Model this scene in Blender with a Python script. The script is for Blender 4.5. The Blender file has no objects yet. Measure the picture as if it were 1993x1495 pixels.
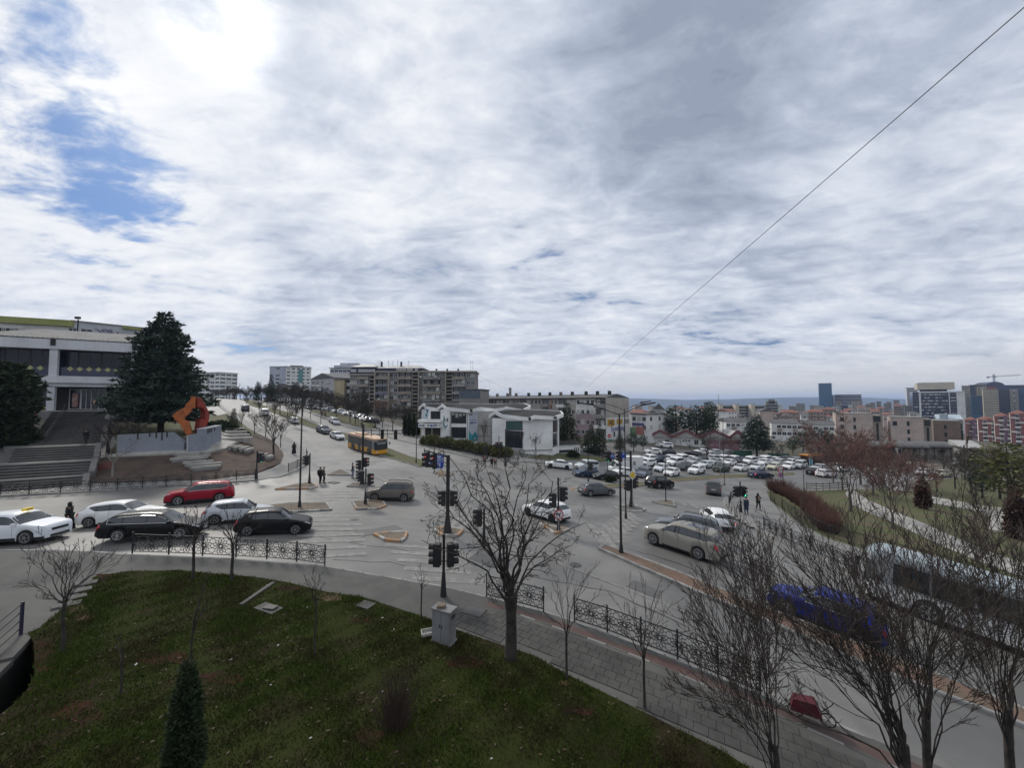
import bpy, bmesh, math, random
import numpy as np
from mathutils import Vector, Matrix

R = math.radians
scene = bpy.context.scene
COL = scene.collection
random.seed(7)

# ------------------------------------------------------------------ camera
F_PX, CX, CY, HZ = 750.0, 996.5, 747.5, 783.0      # focal length and horizon row, in pixels of the 1993 x 1495 photograph
EYE = 10.0                                          # eye height in world metres
PITCH = math.atan((HZ - CY) / F_PX)
cam_d = bpy.data.cameras.new('camera')
cam = bpy.data.objects.new('camera', cam_d)
COL.objects.link(cam)
cam.location = (0, 0, EYE)
cam.rotation_euler = (R(90) + PITCH, 0, 0)
cam_d.sensor_width = 36.0
cam_d.lens = 36.0 * F_PX / 1993.0
cam_d.clip_start = 0.1
cam_d.clip_end = 60000
scene.camera = cam
cp, sp = math.cos(PITCH), math.sin(PITCH)

def ray(px, py):
 u, v = (px - CX) / F_PX, (CY - py) / F_PX
 return Vector((u, cp - v * sp, sp + v * cp))

def P(px, py, Y):
 """World point that stands Y metres ahead and is seen at a pixel of the photograph."""
 d = ray(px, py)
 return Vector((0, 0, EYE)) + d * (Y / d.y)

# ------------------------------------------------------------------ light
vs = scene.view_settings
scene.display_settings.display_device = 'sRGB'
vs.view_transform = 'Standard'
vs.look = 'None'
vs.exposure = 0.26
vs.gamma = 1.0
vs.use_curve_mapping = False
SUN_DIR = ray(425, 45).normalized()
SUN_EL = math.asin(SUN_DIR.z)
SUN_AZ = math.atan2(SUN_DIR.x, SUN_DIR.y)
sun_d = bpy.data.lights.new('sun', 'SUN')
sun_d.energy = 1.9
sun_d.angle = R(11)
sun_d.color = (1.0, 0.95, 0.87)
sun = bpy.data.objects.new('sun', sun_d)
sun.rotation_euler = SUN_DIR.to_track_quat('Z', 'Y').to_euler()
sun.location = (0, 0, 60)
COL.objects.link(sun)

class NT:
 """Small helper for wiring node trees."""
 def __init__(self, tree):
  self.t, self.n, self.l = tree, tree.nodes, tree.links

 def node(self, kind, **kw):
  nd = self.n.new(kind)
  for k, v in kw.items():
   setattr(nd, k, v)
  return nd

 def put(self, sock, v):
  if hasattr(v, 'is_output'):
   self.l.new(v, sock)
  elif v is not None:
   sock.default_value = v

 def math(self, op, a, b=None, c=None, clamp=False):
  nd = self.node('ShaderNodeMath', operation=op, use_clamp=clamp)
  for i, v in enumerate((a, b, c)):
   if v is not None:
    self.put(nd.inputs[i], v)
  return nd.outputs[0]

 def vmath(self, op, a, b=None):
  nd = self.node('ShaderNodeVectorMath', operation=op)
  self.put(nd.inputs[0], a)
  if b is not None:
   self.put(nd.inputs[1], b)
  return nd.outputs['Value'] if op in ('DOT_PRODUCT', 'LENGTH') else nd.outputs[0]

 def ramp(self, v, lo, hi, a=0.0, b=1.0, smooth=True):
  nd = self.node('ShaderNodeMapRange', clamp=True)
  nd.interpolation_type = 'SMOOTHSTEP' if smooth else 'LINEAR'
  for i, x in enumerate((v, lo, hi, a, b)):
   self.put(nd.inputs[i], x)
  return nd.outputs[0]

 def mix(self, f, a, b, blend='MIX'):
  nd = self.node('ShaderNodeMix', data_type='RGBA', blend_type=blend)
  self.put(nd.inputs[0], f)
  for i, v in ((6, a), (7, b)):
   if isinstance(v, (tuple, list)) and len(v) == 3:
    v = (*v, 1)
   self.put(nd.inputs[i], v)
  return nd.outputs[2]

 def noise(self, vec, scale, detail=4, rough=0.55, dist=0.0, out=0):
  nd = self.node('ShaderNodeTexNoise')
  self.put(nd.inputs['Vector'], vec)
  nd.inputs['Scale'].default_value = scale
  nd.inputs['Detail'].default_value = detail
  nd.inputs['Roughness'].default_value = rough
  nd.inputs['Distortion'].default_value = dist
  return nd.outputs[out]

def build_world():
 w = bpy.data.worlds.new('World')
 scene.world = w
 w.use_nodes = True
 t = NT(w.node_tree)
 t.n.clear()
 out = t.node('ShaderNodeOutputWorld')
 bg = t.node('ShaderNodeBackground')
 bg.inputs['Strength'].default_value = 0.1
 t.l.new(bg.outputs[0], out.inputs[0])
 sky = t.node('ShaderNodeTexSky', sky_type='NISHITA')
 sky.sun_disc = False
 sky.sun_elevation = SUN_EL
 sky.sun_rotation = SUN_AZ
 sky.altitude = 600
 sky.air_density = 1.0
 sky.dust_density = 1.2
 sky.ozone_density = 1.5
 gen = t.node('ShaderNodeTexCoord').outputs['Generated']
 dr = t.vmath('NORMALIZE', gen)
 sep = t.node('ShaderNodeSeparateXYZ')
 t.l.new(dr, sep.inputs[0])
 z = t.math('MAXIMUM', sep.outputs[2], 0.0)
 # the cloud layer is a flat sheet overhead: directions are carried onto it
 zz = t.math('ADD', z, 0.17)
 cmb = t.node('ShaderNodeCombineXYZ')
 t.l.new(t.math('DIVIDE', sep.outputs[0], zz), cmb.inputs[0])
 t.l.new(t.math('DIVIDE', sep.outputs[1], zz), cmb.inputs[1])
 mp = t.node('ShaderNodeMapping')
 mp.inputs['Rotation'].default_value = (0, 0, R(50))
 mp.inputs['Scale'].default_value = (1.0, 1.55, 1.0)
 mp.inputs['Location'].default_value = (4.4, 6.1, 0.0)
 t.l.new(cmb.outputs[0], mp.inputs[0])
 pl = mp.outputs[0]
 n1 = t.noise(pl, 0.75, 9, 0.60, 0.35)      # cloud masses
 n2 = t.noise(pl, 2.6, 8, 0.62, 0.5)        # cloud lumps
 n3 = t.noise(pl, 7.5, 6, 0.6, 0.3)         # fine texture

 def blob(px, py, wid, pw=1.0):
  d = ray(px, py).normalized()
  c = t.vmath('DOT_PRODUCT', dr, tuple(d))
  v = t.ramp(c, math.cos(R(wid)), 1.0)
  return v if pw == 1.0 else t.math('POWER', v, pw)

 def total(items):
  s = None
  for v, k in items:
   x = t.math('MULTIPLY', v, k)
   s = x if s is None else t.math('ADD', s, x)
  return s
 # where the blue shows: gaps to the left
 gaps = total([(blob(110, 190, 9), 0.032), (blob(60, 300, 13), 0.052), (blob(270, 350, 8), 0.060), (blob(-10, 50, 10), 0.055), (blob(200, 100, 6), 0.065),
    (blob(490, 90, 5), 0.035), (blob(1720, 575, 5), 0.04), (blob(760, 520, 9), 0.02), (blob(-500, 250, 30), 0.02)])
 cov = t.math('ADD', t.math('MULTIPLY', n1, 0.46), t.math('MULTIPLY', n2, 0.30))
 cov = t.math('ADD', cov, t.math('MULTIPLY', n3, 0.24))
 cov = t.math('SUBTRACT', cov, gaps)
 cover = t.ramp(cov, 0.32, 0.435)
 # how light the cloud is
 dark = total([(blob(1480, 180, 26), 0.25), (blob(1230, 260, 20), 0.14), (blob(1280, 60, 24), 0.10), (blob(640, 505, 9), 0.22), (blob(850, 545, 9), 0.20), (blob(560, 640, 7), 0.10),
    (blob(1080, 590, 8), 0.12), (blob(1540, 510, 6), 0.18), (blob(1800, 540, 8), 0.16), (blob(600, 170, 7), 0.25), (blob(690, 250, 7), 0.20)])
 light = total([(blob(430, 40, 32), 0.05), (blob(430, 300, 26), 0.11), (blob(800, 330, 20), 0.12), (blob(60, 480, 22), 0.12), (blob(1120, 480, 16), 0.14), (blob(1750, 470, 16), 0.08), (blob(300, 640, 14), 0.05)])
 tone = t.math('ADD', t.math('MULTIPLY', n2, 1.15), t.math('MULTIPLY', n1, 0.75))
 tone = t.math('ADD', tone, t.math('MULTIPLY', n3, 0.55))
 tone = t.math('ADD', t.math('SUBTRACT', tone, dark), light)
 tn = t.ramp(tone, 0.67, 1.70, smooth=False)
 cr = t.node('ShaderNodeValToRGB')
 t.l.new(tn, cr.inputs[0])
 el = cr.color_ramp.elements
 el[0].position, el[0].color = 0.0, (0.26, 0.30, 0.385, 1)
 el[1].position, el[1].color = 1.0, (0.82, 0.825, 0.835, 1)
 for p_, c_ in ((0.30, (0.385, 0.435, 0.53, 1)), (0.55, (0.565, 0.605, 0.685, 1)), (0.78, (0.73, 0.75, 0.79, 1))):
  e = el.new(p_)
  e.color = c_
 # towards the horizon the layer thins into pale cream air
 hz = t.ramp(z, 0.0, 0.13)
 ccol = t.mix(hz, (0.66, 0.645, 0.615), cr.outputs[0])
 nis = t.mix(1.0, sky.outputs[0], (0.27, 0.40, 0.60), 'MULTIPLY')
 cloud10 = t.mix(1.0, ccol, (10, 10, 10), 'MULTIPLY')
 hz2 = t.ramp(z, 0.02, 0.12)
 cover2 = t.math('MAXIMUM', cover, t.math('SUBTRACT', 1.0, hz2))
 col = t.mix(cover2, nis, cloud10)
 # the veiled sun
 g1 = t.math('MULTIPLY', blob(425, 22, 8, 3.0), 5.0)
 g2 = t.math('MULTIPLY', blob(425, 40, 26, 2.0), 0.35)
 g = t.math('ADD', g1, g2)
 g = t.math('MULTIPLY', g, t.ramp(n2, 0.34, 0.60, 0.15, 1.0))
 glow = t.mix(1.0, t.mix(1.0, (1, 0.97, 0.92), (1, 1, 1), 'MULTIPLY'), g, 'MULTIPLY')
 col = t.mix(1.0, col, glow, 'ADD')
 t.l.new(col, bg.inputs['Color'])

build_world()

# ------------------------------------------------------------------ the lie of the land
CTRL = [  # pixel x, pixel y, metres ahead
 (230, 1056, 21.4), (133, 1031, 24.8), (350, 1052, 22.7), (445, 1083, 21.0), (635, 1106, 20.7), (863, 1165, 18.3), (863, 1255, 14.8),
 (1060, 1217, 16.8), (1330, 1076, 25.3), (1209, 1080, 24.7), (583, 990, 31.9), (711, 985, 33.8), (626, 942, 41.0), (757, 976, 35.7),
 (1160, 966, 44.3), (1280, 956, 50.3), (1083, 915, 64.2), (940, 909, 62.5), (1453, 1005, 37.5), (1397, 1025, 33.2), (1388, 968, 48.6),
 (1480, 938, 65.3), (1365, 932, 70.5), (1260, 935, 65.6), (1560, 930, 76), (740, 888, 66.4), (676, 870.7, 75), (655, 859, 76.5),
 (628, 848.6, 82), (570, 827.5, 91), (475, 802, 103), (435, 777, 178), (601, 804, 108), (720, 830, 108), (1020, 883, 78), (915, 862, 84),
 (820, 850, 90), (800, 870, 75), (880, 882, 70), (1150, 858, 112), (1250, 865, 110), (1290, 885, 95), (1400, 900, 95), (1480, 882, 110),
 (1590, 903, 95), (1620, 935, 75), (1650, 955, 60), (1660, 990, 47), (1830, 1030, 40), (1980, 1045, 40), (1820, 1165, 22.5),
 (1600, 1250, 16.6), (0, 967, 33.0), (480, 937, 41.5), (572, 886, 63), (520, 850, 72), (450, 815, 90), (0, 940, 38.2), (100, 936, 39.2), (250, 933, 40.3),
 (250, 886, 45), (440, 862, 50), (330, 838, 52), (60, 800, 54), (200, 800, 58), (-250, 800, 50), (-250, 960, 33), (996, 1495, 10.0), (0, 1300, 12.6), (1993, 1495, 11.6),
 (1500, 1400, 12.6)]
FARC = [(0, -30, .8), (-40, -20, 1.6), (45, -20, -1.4), (150, 200, -8), (60, 250, -7), (300, 200, -15), (400, 500, -24), (0, 500, -9), (-200, 480, 8), (-95, 100, 10.5),
  (-250, 200, 14), (800, 1500, -48), (0, 1500, -38), (-800, 1500, 5), (3000, 6000, -82), (-3000, 6000, -40), (0, 6000, -82), (6000, 3000, -82), (-6000, 3000, -20),
  (8000, -8000, -50), (-8000, -8000, -30), (300, -200, -14), (-300, -200, 6), (9000, 9000, -90), (-9000, 9000, -50), (0, 11000, -90), (90, 20, -5), (100, 80, -6.5)]

class Land:
 def __init__(self):
  pts = [tuple(P(*c)) for c in CTRL] + FARC
  a = np.array(pts, float)
  self.xy, zz = a[:, :2], a[:, 2]
  n = len(a)
  K = self.k(self.xy)
  K[np.arange(n), np.arange(n)] += 30.0
  A = np.zeros((n + 3, n + 3))
  A[:n, :n] = K
  A[:n, n] = 1
  A[:n, n + 1:] = self.xy
  A[n:, :n] = A[:n, n:].T
  b = np.zeros(n + 3)
  b[:n] = zz
  self.w = np.linalg.solve(A, b)

 def k(self, q):
  d2 = ((q[:, None, :] - self.xy[None, :, :]) ** 2).sum(2)
  return 0.5 * d2 * np.log(np.maximum(d2, 1e-9))

 def many(self, q):
  q = np.asarray(q, float).reshape(-1, 2)
  n = len(self.xy)
  return self.k(q) @ self.w[:n] + self.w[n] + q @ self.w[n + 1:]

 def __call__(self, x, y):
  return float(self.many([(x, y)])[0])

land = Land()

def G(px, py, up=0.0):
 """Where the line of sight through a pixel meets the ground (raised by up)."""
 d = ray(px, py)
 d = d / d.y
 ys = np.geomspace(4, 900, 700)
 pts = np.array([EYE]) + d.z * ys
 hs = land.many(np.stack([d.x * ys, ys], 1)) + up
 below = np.nonzero(pts < hs)[0]
 if len(below) == 0:
  y = 300.0
 else:
  i = max(below[0], 1)
  lo, hi = ys[i - 1], ys[i]
  for _ in range(25):
   m = (lo + hi) / 2
   if EYE + d.z * m < land(d.x * m, m) + up:
    hi = m
   else:
    lo = m
  y = (lo + hi) / 2
 return Vector((d.x * y, y, land(d.x * y, y) + up))

def slope_quat(x, y, ang):
 """Rotation that turns +X to heading ang (radians) and lays the thing on the ground's slope."""
 e = 1.2
 nx = (land(x - e, y) - land(x + e, y)) / (2 * e)
 ny = (land(x, y - e) - land(x, y + e)) / (2 * e)
 n = Vector((nx, ny, 1)).normalized()
 f = Vector((math.cos(ang), math.sin(ang), 0))
 f = (f - n * f.dot(n)).normalized()
 l = n.cross(f)
 return Matrix((f, l, n)).transposed().to_quaternion()

# ------------------------------------------------------------------ materials
MATS = {}

def mat(name, col, rough=0.75, metal=0.0, spec=0.4, var=0.12, scale=3.0, col2=None, amt=1.0, bump=0.0, bscale=30.0, world=False, detail=5, emit=None, lo=0.38, hi=0.66, coat=0.0, objcol=False, streak=0.0):
 if name in MATS:
  return MATS[name]
 m = bpy.data.materials.new(name)
 m.use_nodes = True
 t = NT(m.node_tree)
 b = t.n['Principled BSDF']
 b.inputs['Roughness'].default_value = rough
 b.inputs['Metallic'].default_value = metal
 b.inputs['Specular IOR Level'].default_value = spec
 if coat:
  b.inputs['Coat Weight'].default_value = coat
  b.inputs['Coat Roughness'].default_value = 0.05
 vec = t.node('ShaderNodeNewGeometry').outputs['Position'] if world else t.node('ShaderNodeTexCoord').outputs['Object']
 n = t.noise(vec, scale, detail, 0.6)
 base = t.node('ShaderNodeObjectInfo').outputs['Color'] if objcol else (*col, 1)
 c = base
 if col2 is not None:
  c = t.mix(t.ramp(n, lo, hi, 0, amt), base, (*col2, 1))
 if var:
  n2 = t.noise(vec, scale * 4.3, 6, 0.65)
  k = t.ramp(n2, 0.25, 0.75, 1 - var, 1 + var, smooth=False)
  cb = t.node('ShaderNodeCombineXYZ')
  for i in range(3):
   t.l.new(k, cb.inputs[i])
  c = t.mix(1.0, c, cb.outputs[0], 'MULTIPLY')
 if streak:
  mp = t.node('ShaderNodeMapping')
  mp.inputs['Scale'].default_value = (2.2, 2.2, 0.12)
  t.put(mp.inputs[0], vec)
  s = t.noise(mp.outputs[0], 1.5, 5, 0.65)
  c = t.mix(t.ramp(s, 0.45, 0.75, 0, streak), c, (0.16, 0.15, 0.13, 1))
 t.put(b.inputs['Base Color'], c)
 if emit:
  t.put(b.inputs['Emission Color'], (*emit[:3], 1))
  b.inputs['Emission Strength'].default_value = emit[3]
 if bump:
  bp = t.node('ShaderNodeBump')
  bp.inputs['Strength'].default_value = bump
  bp.inputs['Distance'].default_value = 0.02
  t.l.new(t.noise(vec, bscale, 6, 0.6), bp.inputs['Height'])
  t.l.new(bp.outputs[0], b.inputs['Normal'])
 MATS[name] = m
 return m

def glass(name='dark_glass', col=(0.025, 0.03, 0.035), rough=0.06, spec=0.7):
 return mat(name, col, rough=rough, spec=spec, var=0.0)

# ------------------------------------------------------------------ meshes
class MB:
 def __init__(self):
  self.v, self.f, self.m = [], [], []

 def add(self, vs_, fs, mi=0):
  o = len(self.v)
  self.v += [tuple(q) for q in vs_]
  self.f += [tuple(i + o for i in f) for f in fs]
  self.m += [mi] * len(fs)
  return self

 def box(self, c, s, rz=0.0, mi=0, M=None):
  hx, hy, hz = s[0] / 2, s[1] / 2, s[2] / 2
  ca, sa = math.cos(rz), math.sin(rz)
  vs_ = []
  for dz in (-hz, hz):
   for dx, dy in ((-hx, -hy), (hx, -hy), (hx, hy), (-hx, hy)):
    p = Vector((c[0] + dx * ca - dy * sa, c[1] + dx * sa + dy * ca, c[2] + dz))
    vs_.append(M @ p if M is not None else p)
  return self.add(vs_, [(3, 2, 1, 0), (4, 5, 6, 7), (0, 1, 5, 4), (1, 2, 6, 5), (2, 3, 7, 6), (3, 0, 4, 7)], mi)

 def bar(self, a, b, w, h=None, mi=0):
  """Square bar from a to b."""
  a, b = Vector(a), Vector(b)
  h = h or w
  d = (b - a)
  L = d.length
  if L < 1e-6:
   return self
  d /= L
  up = Vector((0, 0, 1)) if abs(d.z) < 0.95 else Vector((0, 1, 0))
  s = d.cross(up).normalized()
  u = s.cross(d)
  vs_ = []
  for q in (a, b):
   for i, j in ((-1, -1), (1, -1), (1, 1), (-1, 1)):
    vs_.append(q + s * (i * w / 2) + u * (j * h / 2))
  return self.add(vs_, [(0, 1, 2, 3), (7, 6, 5, 4), (0, 4, 5, 1), (1, 5, 6, 2), (2, 6, 7, 3), (3, 7, 4, 0)], mi)

 def tube(self, pts, rad, n=6, cap=True, mi=0):
  pts = [Vector(p) for p in pts]
  if not hasattr(rad, '__len__'):
   rad = [rad] * len(pts)
  vs_, fs = [], []
  ref = None
  for i, p in enumerate(pts):
   d = (pts[min(i + 1, len(pts) - 1)] - pts[max(i - 1, 0)])
   if d.length < 1e-9:
    d = Vector((0, 0, 1))
   d.normalize()
   if ref is None or abs(ref.dot(d)) > 0.98:
    ref = Vector((1, 0, 0)) if abs(d.x) < 0.8 else Vector((0, 1, 0))
   s = (ref - d * ref.dot(d)).normalized()
   ref = s
   u = d.cross(s)
   for k in range(n):
    a = 2 * math.pi * k / n
    vs_.append(p + (s * math.cos(a) + u * math.sin(a)) * rad[i])
  for i in range(len(pts) - 1):
   for k in range(n):
    k2 = (k + 1) % n
    fs.append((i * n + k, i * n + k2, (i + 1) * n + k2, (i + 1) * n + k))
  if cap:
   fs.append(tuple(range(n - 1, -1, -1)))
   o = (len(pts) - 1) * n
   fs.append(tuple(range(o, o + n)))
  return self.add(vs_, fs, mi)

 def lathe(self, prof, c=(0, 0, 0), n=12, axis='z', mi=0):
  """prof: (radius, height) pairs."""
  vs_, fs = [], []
  for r_, h_ in prof:
   for k in range(n):
    a = 2 * math.pi * k / n
    x, y = r_ * math.cos(a), r_ * math.sin(a)
    q = (x, y, h_) if axis == 'z' else ((x, h_, y) if axis == 'y' else (h_, x, y))
    vs_.append((q[0] + c[0], q[1] + c[1], q[2] + c[2]))
  for i in range(len(prof) - 1):
   for k in range(n):
    k2 = (k + 1) % n
    f = (i * n + k, i * n + k2, (i + 1) * n + k2, (i + 1) * n + k)
    fs.append(f if axis != 'y' else f[::-1])
  e = [tuple(range(n - 1, -1, -1)), tuple(range((len(prof) - 1) * n, len(prof) * n))]
  fs += e if axis != 'y' else [x[::-1] for x in e]
  return self.add(vs_, fs, mi)

 def prism(self, poly, z0, z1, mi=0, M=None):
  """poly: list of (x, y), counter-clockwise seen from +z."""
  n = len(poly)
  vs_ = [Vector((x, y, z0)) for x, y in poly] + [Vector((x, y, z1)) for x, y in poly]
  if M is not None:
   vs_ = [M @ q for q in vs_]
  fs = [tuple(range(n - 1, -1, -1)), tuple(range(n, 2 * n))]
  fs += [(i, (i + 1) % n, (i + 1) % n + n, i + n) for i in range(n)]
  return self.add(vs_, fs, mi)

 def mesh(self, name, mats, smooth=None):
  me = bpy.data.meshes.new(name)
  me.from_pydata(self.v, [], self.f)
  for x in (mats if isinstance(mats, (list, tuple)) else [mats]):
   me.materials.append(x)
  if any(self.m):
   me.polygons.foreach_set('material_index', self.m)
  if smooth is not None:
   me.polygons.foreach_set('use_smooth', [True] * len(me.polygons))
   if smooth < 180:
    me.set_sharp_from_angle(angle=R(smooth))
  me.update()
  return me

def link(name, me, parent=None, loc=None, rotz=None, scale=None, quat=None):
 o = bpy.data.objects.new(name, me)
 COL.objects.link(o)
 if parent is not None:
  o.parent = parent
 if loc is not None:
  o.location = loc
 if rotz is not None:
  o.rotation_euler = (0, 0, rotz)
 if quat is not None:
  o.rotation_mode = 'QUATERNION'
  o.rotation_quaternion = quat
 if scale is not None:
  o.scale = scale if hasattr(scale, '__len__') else (scale,) * 3
 return o

def part(name, mb, mats, parent, smooth=None, label=None, stuff=False, **kw):
 o = link(name, mb.mesh(name, mats, smooth), parent, **kw)
 if label:
  o['label'] = label
 if stuff:
  o['kind'] = 'stuff'
 return o

def tag(o, label=None, cat=None, group=None, kind=None):
 for k, v in (('label', label), ('category', cat), ('group', group), ('kind', kind)):
  if v:
   o[k] = v
 return o

def thing(name, label, cat, loc=(0, 0, 0), rotz=None, group=None, quat=None, scale=None):
 return tag(link(name, None, None, loc, rotz, scale, quat), label, cat, group)

KIDS = {}

def copy_tree(o, parent=None):
 """A thing with copies of its parts and sub-parts (meshes shared)."""
 c = o.copy()
 COL.objects.link(c)
 if parent is not None:
  c.parent = parent
 for ch in o.children:
  copy_tree(ch, c)
 return c

def drape(name, poly, m, off, cell=3.0, skirt=0.0, kind='structure', parent=None, z=None):
 """A sheet laid over the ground: polygon of (x, y) points, raised by off, with an edge face skirt metres deep."""
 bm = bmesh.new()
 vs_ = [bm.verts.new((p[0], p[1], 0)) for p in poly]
 f = bm.faces.new(vs_)
 f.normal_update()
 if f.normal.z < 0:
  f.normal_flip()
 bmesh.ops.triangulate(bm, faces=bm.faces[:])
 for ax in (0, 1):
  lo, hi = min(p[ax] for p in poly), max(p[ax] for p in poly)
  k = math.ceil(lo / cell) * cell + 0.013
  while k < hi:
   no = (1, 0, 0) if ax == 0 else (0, 1, 0)
   co = (k, 0, 0) if ax == 0 else (0, k, 0)
   bmesh.ops.bisect_plane(bm, geom=bm.verts[:] + bm.edges[:] + bm.faces[:], plane_co=co, plane_no=no)
   k += cell
 if skirt:
  be = [e for e in bm.edges if e.is_boundary]
  ex = bmesh.ops.extrude_edge_only(bm, edges=be)
  low = {v for v in ex['geom'] if isinstance(v, bmesh.types.BMVert)}
 else:
  low = set()
 vl = bm.verts[:]
 if z is None:
  hs = land.many(np.array([(v.co.x, v.co.y) for v in vl]))
 else:
  hs = [z(v.co.x, v.co.y) for v in vl]
 for v, h in zip(vl, hs):
  v.co.z = h + off - (skirt if v in low else 0.0)
 me = bpy.data.meshes.new(name)
 bm.to_mesh(me)
 bm.free()
 me.materials.append(m)
 o = link(name, me, parent)
 if kind:
  o['kind'] = kind
 return o

def GP(pts, up=0.0):
 return [tuple(G(x, y, up)[:2]) for x, y in pts]

def inside(poly, q):
 """Which of the points q (n x 2 array) lie inside the polygon."""
 x, y = q[:, 0], q[:, 1]
 r_ = np.zeros(len(q), bool)
 n = len(poly)
 for i in range(n):
  x0, y0 = poly[i]
  x1, y1 = poly[(i + 1) % n]
  c = ((y0 > y) != (y1 > y)) & (x < (x1 - x0) * (y - y0) / ((y1 - y0) or 1e-9) + x0)
  r_ ^= c
 return r_

def evaluated(ob):
 """The object's finished mesh, worked out in a scratch scene of its own."""
 sc = bpy.data.scenes.new('scratch')
 sc.collection.objects.link(ob)
 vl = sc.view_layers[0]
 vl.update()
 me = bpy.data.meshes.new_from_object(ob.evaluated_get(vl.depsgraph))
 bpy.data.objects.remove(ob)
 bpy.data.scenes.remove(sc)
 return me

def text_mesh(txt, size, m, depth=.004, bold=False):
 """Lettering as a mesh in the x-y plane, centred."""
 cu = bpy.data.curves.new('lettering', 'FONT')
 cu.body, cu.size, cu.extrude, cu.align_x, cu.align_y = txt, size, depth, 'CENTER', 'CENTER'
 cu.resolution_u = 2
 if bold:
  cu.offset = size * .02
 ob = bpy.data.objects.new('lettering', cu)
 me = evaluated(ob)
 bpy.data.curves.remove(cu)
 me.materials.clear()
 me.materials.append(m)
 return me

# ------------------------------------------------------------------ ground, roads, pavements
M_ASPH = mat('asphalt', (0.166, 0.160, 0.147), rough=0.54, spec=.5, lo=.42, hi=.60, col2=(0.108, 0.105, 0.098), scale=0.13, var=0.20, world=True, bump=0.12, bscale=18, detail=8)
M_ASPH2 = mat('asphalt_old', (0.205, 0.198, 0.185), rough=0.66, spec=.5, col2=(0.15, 0.147, 0.14), scale=0.35, var=0.10, world=True, bump=0.12, bscale=18, detail=8)
M_CONC = mat('pavement_concrete', (0.118, 0.114, 0.105), rough=0.9, spec=.2, col2=(0.085, 0.083, 0.078), scale=0.35, var=0.12, world=True, bump=0.15, bscale=14, detail=8)
M_PAVER = mat('paver_stone', (0.082, 0.079, 0.073), rough=0.9, spec=.2, col2=(0.058, 0.056, 0.052), scale=0.9, var=0.16, world=True, bump=0.1, bscale=40)
M_RED = mat('cycle_strip_red', (0.095, 0.058, 0.049), rough=0.85, col2=(0.085, 0.062, 0.054), scale=0.8, var=0.15, world=True)
M_KERB = mat('kerb_concrete', (0.27, 0.265, 0.25), rough=0.85, col2=(0.17, 0.165, 0.155), scale=1.2, var=0.15, world=True)
M_KERBO = mat('kerb_orange', (0.42, 0.23, 0.11), rough=0.85, col2=(0.27, 0.21, 0.16), scale=2.5, var=0.15, world=True)
M_KERBW = mat('kerb_white', (0.42, 0.41, 0.38), rough=0.85, col2=(0.25, 0.24, 0.22), scale=2.5, var=0.15, world=True)
M_SOIL = mat('soil', (0.085, 0.058, 0.042), rough=0.95, col2=(0.05, 0.036, 0.028), scale=0.9, var=0.3, world=True, bump=0.5, bscale=7, detail=8)
M_DIRT = mat('island_earth', (0.16, 0.125, 0.09), rough=0.95, col2=(0.10, 0.085, 0.065), scale=1.3, var=0.25, world=True, bump=0.4, bscale=9)
M_LAWN = mat('lawn_soil', (0.026, 0.032, 0.009), rough=1.0, spec=.05, col2=(0.030, 0.023, 0.013), scale=0.32, var=0.2, world=True, bump=0.5, bscale=8, detail=8, lo=0.50, hi=0.62)
M_VERGE = mat('verge_grass', (0.075, 0.088, 0.03), rough=0.95, col2=(0.10, 0.078, 0.045), scale=0.4, var=0.3, world=True, bump=0.5, bscale=6, detail=8)
M_GROUND = mat('far_ground', (0.075, 0.072, 0.05), rough=0.95, col2=(0.12, 0.105, 0.085), scale=0.03, var=0.25, world=True)
M_CONC2 = mat('pavement_pale', (0.205, 0.20, 0.188), rough=0.75, col2=(0.15, 0.147, 0.14), scale=0.4, var=0.12, world=True, bump=0.12, bscale=14, detail=8)
M_STONE = mat('pale_stone', (0.36, 0.345, 0.31), rough=0.8, col2=(0.26, 0.25, 0.225), scale=0.8, var=0.1, world=True)

def mark_mat():
 m = bpy.data.materials.new('worn_road_paint')
 m.use_nodes = True
 t = NT(m.node_tree)
 b = t.n['Principled BSDF']
 b.inputs['Roughness'].default_value = 0.75
 pos = t.node('ShaderNodeNewGeometry').outputs['Position']
 n = t.noise(pos, 2.2, 8, 0.7)
 t.l.new(t.mix(t.ramp(n, 0.40, 0.62), (0.155, 0.15, 0.139), (0.235, 0.23, 0.215)), b.inputs['Base Color'])
 return m

M_MARK = mark_mat()

PIT = GP([(-260, 1560), (-60, 1365), (0, 1302), (52, 1243), (64, 1262), (66, 1330), (36, 1372), (0, 1400), (-60, 1450), (-200, 1600)])

def build_ground_sheet():
 ang = np.linspace(-math.pi, math.pi, 241)[:-1]
 rad = np.concatenate([[0.01], np.geomspace(3, 11500, 128)])
 pts = np.array([(r_ * math.sin(a), r_ * math.cos(a)) for r_ in rad for a in ang])
 z = land.many(pts) - 0.35
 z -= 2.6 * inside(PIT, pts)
 # fold in the low relief of the plain far away
 dist = np.hypot(pts[:, 0], pts[:, 1])
 z += np.where(dist > 3000, np.sin(pts[:, 0] / 900) * np.cos(pts[:, 1] / 1100) * 6, 0)
 n = len(ang)
 fs = []
 for i in range(len(rad) - 1):
  for k in range(n):
   k2 = (k + 1) % n
   fs.append((i * n + k, (i + 1) * n + k, (i + 1) * n + k2, i * n + k2))
 me = bpy.data.meshes.new('ground')
 me.from_pydata([(p[0], p[1], h) for p, h in zip(pts, z)], [], fs)
 me.polygons.foreach_set('use_smooth', [True] * len(fs))
 me.materials.append(M_GROUND)
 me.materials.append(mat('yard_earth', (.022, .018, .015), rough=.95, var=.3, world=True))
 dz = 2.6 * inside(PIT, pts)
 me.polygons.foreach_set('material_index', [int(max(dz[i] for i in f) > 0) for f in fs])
 tag(link('ground', me), kind='structure')

build_ground_sheet()

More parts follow.
